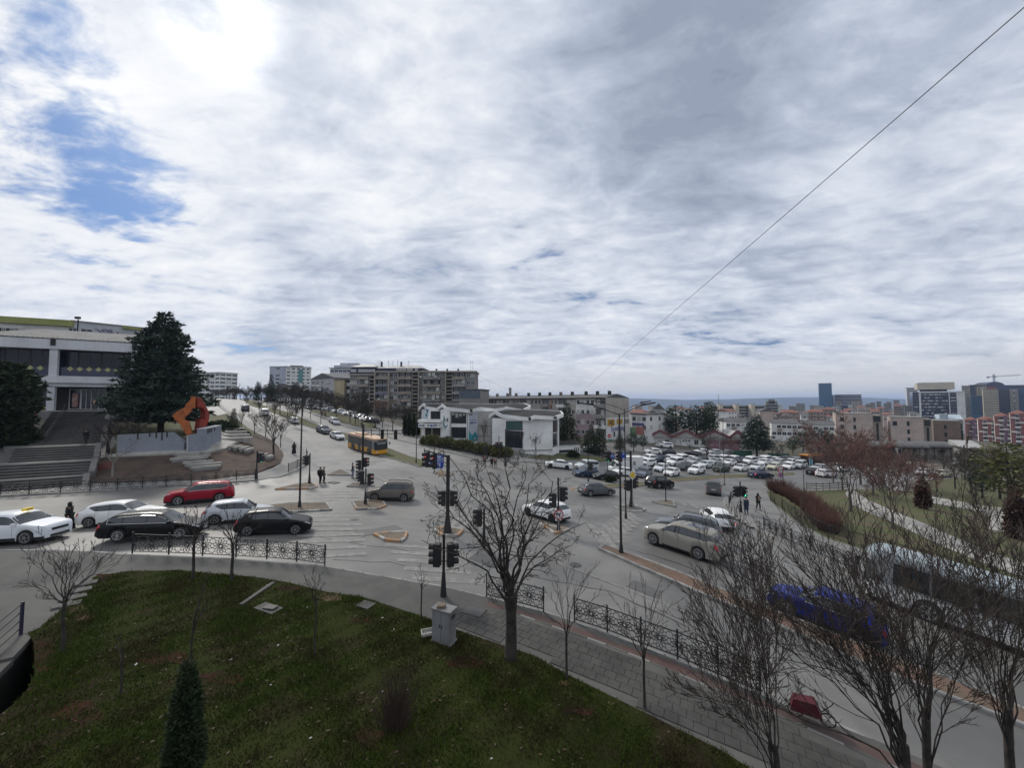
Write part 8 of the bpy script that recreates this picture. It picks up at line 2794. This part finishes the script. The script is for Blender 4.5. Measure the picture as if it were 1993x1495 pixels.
bp = (G(740, 888) + G(676, 870.7)) / 2
bus(Vector((bp.x + .4, bp.y + 1.0, 0)), -44, 'yellow-orange city bus with grey window band coming down the boulevard', M_BOR, M_BROOF)
wb = G(2085, 1306)
wdir = math.degrees(math.atan2(G(1780, 1185).y - G(1980, 1258).y, G(1780, 1185).x - G(1980, 1258).x))
bus(Vector((wb.x, wb.y + .9, 0)), wdir, 'long bus with a pale blue roof behind the bare trees at the right edge', mat('bus_white', (.42, .425, .425), rough=.45, var=.06), mat('bus_roof_blue', (.30, .34, .36), rough=.8, var=.1), L=11.5, H=2.75)
p = G(1214, 921)
o = thing('box_lorry', 'white box lorry with its cab to the left, behind the gantry mast', 'lorry', (p.x, p.y, land(p.x, p.y)), R(183))
part('box_body', MB().box((-1.3, 0, 1.85), (3.9, 2.1, 2.3)), M_WHITE, o)
part('cab', MB().add([(.8, -.95, .45), (2.7, -.95, .45), (2.7, .95, .45), (.8, .95, .45), (.8, -.9, 2.2), (1.55, -.85, 2.15), (1.55, .85, 2.15), (.8, .9, 2.2), (2.2, -.92, 1.25), (2.7, -.92, 1.05), (2.7, .92, 1.05), (2.2, .92, 1.25)],
     [(0, 1, 9, 8, 5, 4), (3, 7, 6, 11, 10, 2), (4, 5, 6, 7), (5, 8, 11, 6), (8, 9, 10, 11), (1, 2, 10, 9), (0, 3, 2, 1), (0, 4, 7, 3)]), M_WHITE, o)
part('windscreen', MB().add([(1.60, -.78, 2.10), (2.20, -.84, 1.30), (2.20, .84, 1.30), (1.60, .78, 2.10)], [(0, 1, 2, 3)], 0), M_CGLASS, o, loc=(.03, 0, .02))
for sd in (-1, 1):
 part('side_window', MB().box((1.35, sd * .9, 1.65), (.75, .05, .5)), M_CGLASS, o)
part('side_hatch', MB().box((-1.6, 1.06, 1.9), (.5, .03, .7)), M_GREYW, o)
part('chassis', MB().box((-.4, 0, .55), (5.4, 1.5, .3)), M_BLACK, o)
ty, ri, bd = wheel_meshes(.36)
for x in (1.75, -2.0):
 for sd in (1, -1):
  w = link('wheel', ty, o, (x, sd * .88, .36), rotz=0 if sd > 0 else math.pi)
  link('rim', ri, w)

# ------------------------------------------------------------------ people
M_SKIN = mat('skin', (.42, .26, .19), rough=.6, var=.05)

def skin_mesh(name, verts, edges, rad, m, lvl=1):
 me = bpy.data.meshes.new(name)
 me.from_pydata(verts, edges, [])
 ob = bpy.data.objects.new(name, me)
 sk = ob.modifiers.new('skin', 'SKIN')
 sk.use_smooth_shade = True
 ob.modifiers.new('sub', 'SUBSURF').levels = lvl
 ob.modifiers['sub'].render_levels = lvl
 for i, r_ in enumerate(rad):
  r2 = r_ if hasattr(r_, '__len__') else (r_, r_)
  me.skin_vertices[0].data[i].radius = r2
  me.skin_vertices[0].data[i].use_root = i == 0
 out = evaluated(ob)
 bpy.data.meshes.remove(me)
 out.name = name
 out.materials.clear()
 out.materials.append(m)
 return out

def person(at, head_, label, coat, legs, hair, h=1.74, stride=0.0, phone=False, long=0.0, robe=False, pack=None, hood=None, group=None, up=.13):
 p = at if isinstance(at, Vector) else G(*at)
 o = thing('person', label, 'person', (p.x, p.y, land(p.x, p.y) + up), R(head_), group, scale=h / 1.74)
 s = stride
 ft = lambda sd: (.11 * sd, )
 J = dict(pel=(0, 0, .96), wa=(0, 0, 1.10), ch=(.01, 0, 1.30), nk=(.0, 0, 1.47), hb=(.015, 0, 1.56), hm=(.025, 0, 1.64), ht=(.01, 0, 1.71))
 for k, sd in (('l', 1), ('r', -1)):
  st_ = s * sd
  J['h' + k] = (0, .09 * sd, .92)
  J['k' + k] = (.05 + st_ * .55, .10 * sd, .50)
  J['a' + k] = (-.02 + st_ * .95, .10 * sd, .09 + (.05 if st_ < 0 else 0))
  J['t' + k] = (.13 + st_ * .95, .12 * sd, .035 + (.02 if st_ < 0 else 0))
  J['s' + k] = (0, .18 * sd, 1.42)
  if phone:
   J['e' + k] = (.04, .24 * sd, 1.14)
   J['w' + k] = (.26, .10 * sd, 1.27)
   J['f' + k] = (.33, .06 * sd, 1.32)
  else:
   J['e' + k] = (-.03 - st_ * .3, .25 * sd, 1.14)
   J['w' + k] = (.05 - st_ * .6, .26 * sd, .90)
   J['f' + k] = (.07 - st_ * .7, .255 * sd, .80)
 order = list(J)
 V = [J[k] for k in order]
 ix = {k: i for i, k in enumerate(order)}
 E = [('pel', 'wa'), ('wa', 'ch'), ('ch', 'nk'), ('nk', 'hb'), ('hb', 'hm'), ('hm', 'ht')]
 Rr = dict(pel=(.13, .10), wa=(.125, .09), ch=(.15, .10), nk=.052, hb=.068, hm=.088, ht=.055)
 for k in 'lr':
  E += [('pel', 'h' + k), ('h' + k, 'k' + k), ('k' + k, 'a' + k), ('a' + k, 't' + k), ('ch', 's' + k), ('s' + k, 'e' + k), ('e' + k, 'w' + k), ('w' + k, 'f' + k)]
  Rr.update({'h' + k: .085, 'k' + k: .058, 'a' + k: .040, 't' + k: .034, 's' + k: .060, 'e' + k: .044, 'w' + k: .028, 'f' + k: .030})
  sd = 1 if k == 'l' else -1
  f = Vector(J['f' + k])
  d = (f - Vector(J['w' + k])).normalized()
  for i in range(5):                              # four fingers and a thumb
   nm = 'g%s%d' % (k, i)
   q = f + d * (.075 - .01 * abs(i - 1.5) if i < 4 else .03) + Vector((0, (i - 1.5) * .017 if i < 4 else -.04 * sd, 0))
   J[nm] = tuple(q)
   order.append(nm)
   V.append(J[nm])
   ix[nm] = len(order) - 1
   E.append(('f' + k, nm))
   Rr[nm] = .009
 sub = lambda ks, es, rr_, name, m: link(name, skin_mesh(name, [J[k] for k in ks], [(ks.index(a), ks.index(b)) for a, b in es], [rr_[k] for k in ks], m), o)
 link('body', skin_mesh('body', V, [(ix[a], ix[b]) for a, b in E], [Rr[k] for k in order], M_SKIN), o)
 grow_ = lambda ks, f: {k: (tuple(x * f for x in Rr[k]) if hasattr(Rr[k], '__len__') else Rr[k] * f) for k in ks}
 ks = ['pel', 'hl', 'kl', 'al', 'hr', 'kr', 'ar']
 rr_ = grow_(ks, 1.28)
 sub(ks, [('pel', 'hl'), ('hl', 'kl'), ('kl', 'al'), ('pel', 'hr'), ('hr', 'kr'), ('kr', 'ar')], rr_, 'trousers', legs)
 ks = ['ch', 'wa', 'pel', 'sl', 'el', 'wl', 'sr', 'er', 'wr']
 rr_ = grow_(ks, 1.32)
 rr_['wl'] = rr_['wr'] = .042
 sub(ks, [('ch', 'wa'), ('wa', 'pel'), ('ch', 'sl'), ('sl', 'el'), ('el', 'wl'), ('ch', 'sr'), ('sr', 'er'), ('er', 'wr')], rr_, 'jacket', coat)
 if long or robe:
  zb = .10 if robe else .96 - long
  n = 14
  mb = MB().lathe([(.30 if robe else .24, zb), (.25 if robe else .22, .55), (.19, .95), (.17, 1.15), (.12, 1.40)], n=n)
  mb.v = [(x * .82 + s * .25 * max(0, 1 - z), y * 1.05, z) for x, y, z in mb.v]
  part('robe' if robe else 'coat_skirt', mb, coat, o, 70)
 for k in 'lr':
  t_, a_ = Vector(J['t' + k]), Vector(J['a' + k])
  part('shoe', MB().tube([a_ + Vector((-.06, 0, -.05)), a_ + Vector((.02, 0, -.04)), t_ + Vector((.02, 0, .0)), t_ + Vector((.07, 0, -.005))], [.038, .048, .042, .02], 7), M_BLACK, o, 60)
 hm = Vector(J['hm'])
 cap = MB()
 n = 10
 rows = [(.098, -.05), (.108, .0), (.098, .055), (.066, .095), (.02, .112)]
 cap.lathe(rows, n=n)
 cap.v = [((x * 1.02 - .02), y * .93, z) if not (x > .05 and z < .03) else (x * .45 - .02, y * .93, z + .03) for x, y, z in cap.v]
 part('hood' if hood else 'hair', cap, hood or hair, o, 70, loc=hm)
 if hood or robe:
  part('scarf' if robe else 'collar', MB().lathe([(.13, -.22), (.10, -.14), (.105, -.02), (.11, .02)], n=10), hood or coat, o, 70, loc=hm + Vector((-.035, 0, 0)))
 for sd in (1, -1):
  part('eye', MB().lathe([(.004, -.012), (.013, 0), (.004, .012)], (.108, .034 * sd, 1.635), 6), M_BLACK, o)
  part('ear', MB().box((.01, .088 * sd, 1.63), (.03, .016, .06)), M_SKIN, o)
 part('nose', MB().add([(.105, -.014, 1.60), (.105, .014, 1.60), (.132, 0, 1.602), (.106, 0, 1.645)], [(0, 2, 3), (2, 1, 3), (0, 1, 2)]), M_SKIN, o)
 part('mouth', MB().box((.103, 0, 1.577), (.012, .045, .009)), mat('lips', (.30, .13, .11), rough=.6, var=0), o)
 if phone:
  ph = thing('phone', 'dark phone held by the ' + ('man in light jeans' if 'man' in label else 'hooded person in black'), 'phone', tuple(Vector(o.location) + Matrix.Rotation(R(head_), 3, 'Z') @ Vector((.40, 0, 1.36))), R(head_))
  part('phone_body', MB().box((0, 0, 0), (.012, .075, .15)), M_BLACK, ph)
  part('screen', MB().box((-.008, 0, 0), (.003, .066, .135)), M_NGLASS, ph)
 if pack:
  bk = MB().prism([(-.11, -.16), (.0, -.17), (.0, .17), (-.11, .16)], 0, .46)
  q = Matrix.Rotation(R(head_), 3, 'Z') @ Vector((-.16, 0, 1.0))
  pk = thing('backpack', 'dark backpack worn by the ' + label, 'backpack', tuple(Vector(o.location) + q), R(head_))
  part('bag', bk, pack, pk)
  part('pocket', MB().box((-.13, 0, .15), (.05, .24, .22)), pack, pk)
 return o

cloth = lambda n, c: mat(n, c, rough=.9, var=.12, scale=4)
BLK, NVY, JNS, OLV, GRY, BRN = cloth('black_cloth', (.012, .012, .014)), cloth('navy_cloth', (.02, .028, .055)), cloth('blue_denim', (.13, .165, .22)), cloth('olive_cloth', (.06, .058, .042)), cloth('grey_cloth', (.09, .09, .095)), cloth('brown_cloth', (.10, .055, .04))
HAIRD = cloth('dark_hair', (.014, .011, .009))
person((134, 1030), 10, 'woman in a long black robe and headscarf crossing between the white cars', BLK, BLK, BLK, 1.70, .12, robe=True, hood=BLK, up=.0)
person((572, 886), -75, 'lone walker in a long black robe on the left boulevard pavement', BLK, BLK, BLK, 1.68, .1, robe=True, hood=BLK)
person((623, 942), 75, 'person with a dark backpack waiting on the left island', BLK, BLK, HAIRD, 1.78, .05, pack=BLK, up=0)
person((630, 941), 20, 'person in an olive jacket beside the one with a backpack', OLV, BLK, HAIRD, 1.74, .05, up=0)
person((686, 931), 15, 'man in a black jacket and light jeans looking at his phone on the crossing', BLK, JNS, HAIRD, 1.76, .05, phone=True, up=0)
person((1453, 1005), 100, 'person in a long dark blue coat at the right corner', NVY, NVY, HAIRD, 1.72, .06, long=.45)
person((1476, 996), -80, 'person in black with a hood looking at a phone at the right corner', BLK, BLK, HAIRD, 1.76, .14, phone=True, hood=BLK)
person((943, 906), -60, 'leftmost walker at the far crossing before the gallery', BLK, BLK, HAIRD, 1.74, .16, up=0)
person((957, 910), -70, 'walker in a black coat in the pair at the far crossing', BLK, BLK, HAIRD, 1.72, .14, long=.35, up=0)
person((964, 910), -70, 'walker with brown hair in the pair at the far crossing', BRN, BLK, cloth('brown_hair', (.06, .03, .018)), 1.68, .12, up=0)
person((627, 812), 130, 'left of the couple walking up the boulevard pavement', BLK, GRY, HAIRD, 1.76, .14)
person((633, 813), 130, 'right of the couple walking up the boulevard pavement', GRY, BLK, HAIRD, 1.70, .14)
person((704, 834), 120, 'lone walker beside the verge with the parked cars', BLK, BLK, HAIRD, 1.76, .14)
q = P(167, 862, 45.3)
o = person(Vector((q.x, q.y, 0)), 100, 'person in black climbing the stairs', BLK, BLK, HAIRD, 1.74, .12, long=.3)
o.location.z = 5.12
q = P(183, 797, 55.5)
o = person(Vector((q.x, q.y, 0)), -60, 'person in dark clothes standing at the store entrance', BLK, GRY, HAIRD, 1.74, .04)
o.location.z = 8.79

# ------------------------------------------------------------------ odds and ends of the foreground
ca, cb = P(2080, -62, 6.0), P(1104, 786.5, 118)
ca = ca - (cb - ca) * (9 / 112)
tag(link('overhead_cable', MB().tube([ca.lerp(cb, t_) for t_ in np.linspace(0, 1, 60) ** 2], .011, 5).mesh('overhead_cable', M_BLACK)), 'single black overhead cable running down from the top right corner', 'cable')
ca, cb = P(925, 728, 151), P(1075, 775, 200)
tag(link('overhead_cable', MB().tube([ca.lerp(cb, t_) - Vector((0, 0, 2.2 * math.sin(math.pi * t_))) for t_ in np.linspace(0, 1, 16)], .03, 4).mesh('overhead_cable', M_STAIRD)), 'faint distant cable falling from the corner of the apartment block', 'cable')
p = G(864, 1256)
o = thing('utility_cabinet', 'grey steel utility cabinet with a stone on its top at the lawn edge', 'cabinet', (p.x, p.y, land(p.x, p.y) + .12), R(-24))
M_CAB = mat('cabinet_steel', (.20, .205, .21), rough=.75, col2=(.15, .147, .14), scale=1.5, var=.08, streak=.4)
part('case', MB().box((0, 0, .62), (.78, .42, 1.16)), M_CAB, o)
part('plinth', MB().box((0, 0, .02), (.84, .48, .12)), M_KERB, o)
part('lid', MB().box((0, 0, 1.225), (.86, .50, .05)), M_CAB, o)
for sx in (-1, 1):
 d = part('door', MB().box((sx * .19, -.216, .63), (.365, .02, 1.06)), M_CAB, o)
 part('handle', MB().box((sx * .05, -.235, .66), (.025, .02, .12)), M_BLACK, d)
part('vent', MB().box((.398, 0, 1.0), (.012, .26, .14)), M_STAIRD, o)
s_ = tag(link('stone', MB().prism([(-.16, -.12), (.12, -.15), (.18, .05), (.03, .14), (-.15, .1)], 0, .10).mesh('stone', M_DIRT), None, (p.x - .12, p.y + .02, land(p.x, p.y) + 1.37), R(10)), 'flat brown stone lying on the utility cabinet', 'stone')
q = G(832, 1243)
o = thing('plastic_crate', 'pale plastic crate lying on the lawn beside the cabinet', 'crate', (q.x, q.y, land(q.x, q.y) + .16), R(20))
cr_ = MB()
for i in range(5):
 cr_.box((-.2 + .1 * i, 0, .03), (.025, .34, .03)).box((0, -.16 + .08 * i, .03), (.44, .025, .03))
part('grid', cr_, M_CURT, o)
part('rim', MB().box((0, .17, .06), (.46, .02, .12)).box((0, -.17, .06), (.46, .02, .12)).box((.22, 0, .06), (.02, .34, .12)).box((-.22, 0, .06), (.02, .34, .12)), M_CURT, o)
for at, w, d_, m, lb, up in (((923, 1197), .75, .6, mat('cast_iron', (.07, .07, .07), rough=.7, var=.2, scale=12), 'dark square manhole cover in the pavement right of the cabinet', .15), ((712, 1186), .5, .42, M_CONC, 'grey concrete cover slab set in the lawn edge', .17), ((522, 1193), .9, .4, M_CONC, 'broken concrete slab with a black lid on the lawn', .17), ((650, 940), .9, .7, MATS.get('cast_iron'), 'small manhole cover on the left crossing island', .02)):
 q = G(*at)
 o = thing('manhole_cover', lb, 'cover', (q.x, q.y, land(q.x, q.y) + up), quat=slope_quat(q.x, q.y, R(-20)))
 part('plate', MB().box((0, 0, 0), (w, d_, .05)), m, o)
 part('frame', MB().box((0, d_ / 2 + .03, 0), (w + .12, .06, .06)).box((0, -d_ / 2 - .03, 0), (w + .12, .06, .06)).box((w / 2 + .03, 0, 0), (.06, d_, .06)).box((-w / 2 - .03, 0, 0), (.06, d_, .06)), M_CONC, o)
q = G(522, 1193)
tag(link('lid', MB().box((.1, 0, .05), (.5, .3, .04)).mesh('lid', M_BLACK), None, (q.x, q.y, land(q.x, q.y) + .18), R(-10)), 'black lid lying on the broken concrete slab', 'lid')
# low broken kerb running across the lawn
kp = GV([(470, 1185), (500, 1165), (530, 1143)])
o = thing('broken_kerb', 'row of old concrete kerb pieces sunk in the lawn', 'kerb', (kp[0].x, kp[0].y, land(kp[0].x, kp[0].y) + .15))
for i in range(7):
 a = kp[0].lerp(kp[2], (i + .5) / 7) - kp[0]
 part('kerb_piece', MB().box((0, 0, .0), (.36, .16, .12)), M_CONC, o, loc=(a.x, a.y, land(kp[0].x + a.x, kp[0].y + a.y) - land(kp[0].x, kp[0].y)), rotz=math.atan2(kp[2].y - kp[0].y, kp[2].x - kp[0].x) + random.uniform(-.2, .2))
# paving stones coming loose along the left lawn edge
for i, at in enumerate(((172, 1142), (160, 1156), (149, 1170), (138, 1184), (160, 1142), (148, 1158), (134, 1172), (120, 1186))):
 q = G(*at)
 tag(link('paving_slab', MB().box((0, 0, 0), (.55, .40, .07)).mesh('paving_slab', M_CONC), None, (q.x, q.y, land(q.x, q.y) + .15), R(40 + i * 7 % 20)), 'loose paving slab on the left lawn edge, ' + ORD[i % 4] + ' of the ' + ('outer' if i < 4 else 'inner') + ' row from the street', 'slab', 'loose paving slabs')
# red covered cart on the pavement, behind the branches at the bottom right
q = G(1572, 1412)
o = thing('handcart', 'red covered cart with a thin wheel on the near pavement, lower right', 'cart', (q.x, q.y, land(q.x, q.y) + .14), R(-32), scale=.8)
part('cover', MB().add([(-.55, -.28, .35), (.45, -.28, .35), (.45, .28, .35), (-.55, .28, .35), (-.45, -.2, .75), (.25, -.24, .82), (.25, .24, .82), (-.45, .2, .75)], [(0, 1, 5, 4), (1, 2, 6, 5), (2, 3, 7, 6), (3, 0, 4, 7), (4, 5, 6, 7), (3, 2, 1, 0)]), mat('red_cover', (.07, .004, .010), rough=.7, var=.1), o)
for x in (-.38, .62):
 w_ = MB()
 for i in range(16):
  a0_, a1_ = 2 * math.pi * i / 16, 2 * math.pi * (i + 1) / 16
  w_.bar((x + .24 * math.cos(a0_), 0, .25 + .24 * math.sin(a0_)), (x + .24 * math.cos(a1_), 0, .25 + .24 * math.sin(a1_)), .035)
 for i in range(6):
  a0_ = 2 * math.pi * i / 6
  w_.bar((x, 0, .25), (x + .24 * math.cos(a0_), 0, .25 + .24 * math.sin(a0_)), .012)
 part('wheel', w_, M_BLACK, o)
part('handlebar', MB().tube([(.45, 0, .5), (.75, 0, .85), (.8, 0, .95)], .018, 5), M_BLACK, o)
# orange kiosk
p, q = G(1579, 907), G(1608, 905)
o = thing('kiosk', 'small kiosk with an orange canopy and a light blue side behind the car park', 'kiosk', (p.x, p.y, land(p.x, p.y)), math.atan2(q.y - p.y, q.x - p.x))
w_ = math.hypot(q.x - p.x, q.y - p.y)
part('canopy', MB().box((w_ / 2, 1.2, 2.35), (w_ + .6, 3.0, .22)), mat('canopy_orange', (.50, .20, .03), rough=.6, var=.1), o)
part('side_panel', MB().box((.5, .4, 1.15), (1.0, .15, 2.1)), mat('panel_blue', (.22, .42, .52), rough=.5, var=.05), o)
part('counter', MB().box((w_ / 2 + .6, 1.4, .6), (w_ - 1.4, 1.6, 1.1)), M_STAIRD, o)
for x in (0.05, w_ - .05):
 part('post', MB().box((x, .1, 1.1), (.1, .1, 2.3)), M_IRON, o)
part('back_wall', MB().box((w_ / 2, 2.4, 1.1), (w_, .1, 2.3)), M_BRWN, o)

# ------------------------------------------------------------------ grass, litter
def build_grass():
 rng = np.random.default_rng(4)
 poly = LAWN_POLY
 xs, ys = [p[0] for p in poly], [p[1] for p in poly]
 N = 900000
 q = np.stack([rng.uniform(min(xs), max(xs), N), rng.uniform(2, max(ys), N)], 1)
 q = q[np.abs(q[:, 0]) < q[:, 1] * 1.5 + 2]
 q = q[inside(poly, q)]
 q = q + rng.normal(0, .05, q.shape)             # ragged along the edges
 # patchy growth
 g = np.sin(q[:, 0] * .9 + 1.3) * np.sin(q[:, 1] * 1.1 + .4) + .6 * np.sin(q[:, 0] * 2.3 + q[:, 1] * 1.7) + .5 * np.sin(q[:, 0] * 5.1 - q[:, 1] * 4.3)
 keep = rng.uniform(0, 1, len(q)) < np.clip(.55 + .28 * g, .12, 1)
 q, g = q[keep], g[keep]
 n = min(len(q), 240000)
 q, g = q[:n], g[:n]
 z = land.many(q) + .148
 hgt = (.035 + .045 * rng.random(n)) * np.clip(1 + .25 * g, .5, 1.6)
 a = rng.uniform(0, 6.283, n)
 w = .010 + .012 * rng.random(n)
 lean = rng.uniform(-.7, .7, (n, 2)) * hgt[:, None]
 v = np.zeros((n, 3, 3))
 v[:, 0, 0], v[:, 0, 1], v[:, 0, 2] = q[:, 0] - np.cos(a) * w, q[:, 1] - np.sin(a) * w, z
 v[:, 1, 0], v[:, 1, 1], v[:, 1, 2] = q[:, 0] + np.cos(a) * w, q[:, 1] + np.sin(a) * w, z
 v[:, 2, 0], v[:, 2, 1], v[:, 2, 2] = q[:, 0] + lean[:, 0], q[:, 1] + lean[:, 1], z + hgt
 me = bpy.data.meshes.new('grass')
 me.vertices.add(n * 3)
 me.vertices.foreach_set('co', v.ravel())
 me.loops.add(n * 3)
 me.loops.foreach_set('vertex_index', np.arange(n * 3))
 me.polygons.add(n)
 me.polygons.foreach_set('loop_start', np.arange(n) * 3)
 me.update(calc_edges=True)
 me.materials.append(mat('grass_blades', (.048, .070, .010), rough=.9, col2=(.050, .044, .016), scale=.45, var=.4, world=True, lo=.46, hi=.60, spec=.15))
 tag(link('grass', me), kind='stuff')

build_grass()

def build_litter():
 rnd = random.Random(12)
 a, b = MB(), MB()
 for i in range(1300):
  x, y = rnd.uniform(-14, 14), rnd.uniform(7, 20)
  if not inside(LAWN_POLY, np.array([(x, y)]))[0]:
   continue
  z = land(x, y) + .165
  s = rnd.uniform(.03, .07) if i % 25 else rnd.uniform(.03, .08)
  t_ = rnd.uniform(0, 6.28)
  c, sn = math.cos(t_) * s, math.sin(t_) * s
  (a if i % 25 == 0 else b).add([(x - c, y - sn, z), (x + sn * .6, y - c * .6, z + .01), (x + c, y + sn, z + rnd.uniform(0, .03)), (x - sn * .6, y + c * .6, z + .012)], [(0, 1, 2, 3)])
 tag(link('litter', a.mesh('litter', mat('paper_scraps', (.40, .40, .38), rough=.8, var=.2))), kind='stuff')
 tag(link('fallen_leaves', b.mesh('fallen_leaves', mat('dead_leaves', (.075, .052, .032), rough=.9, var=.4, world=True, scale=3))), kind='stuff')

build_litter()
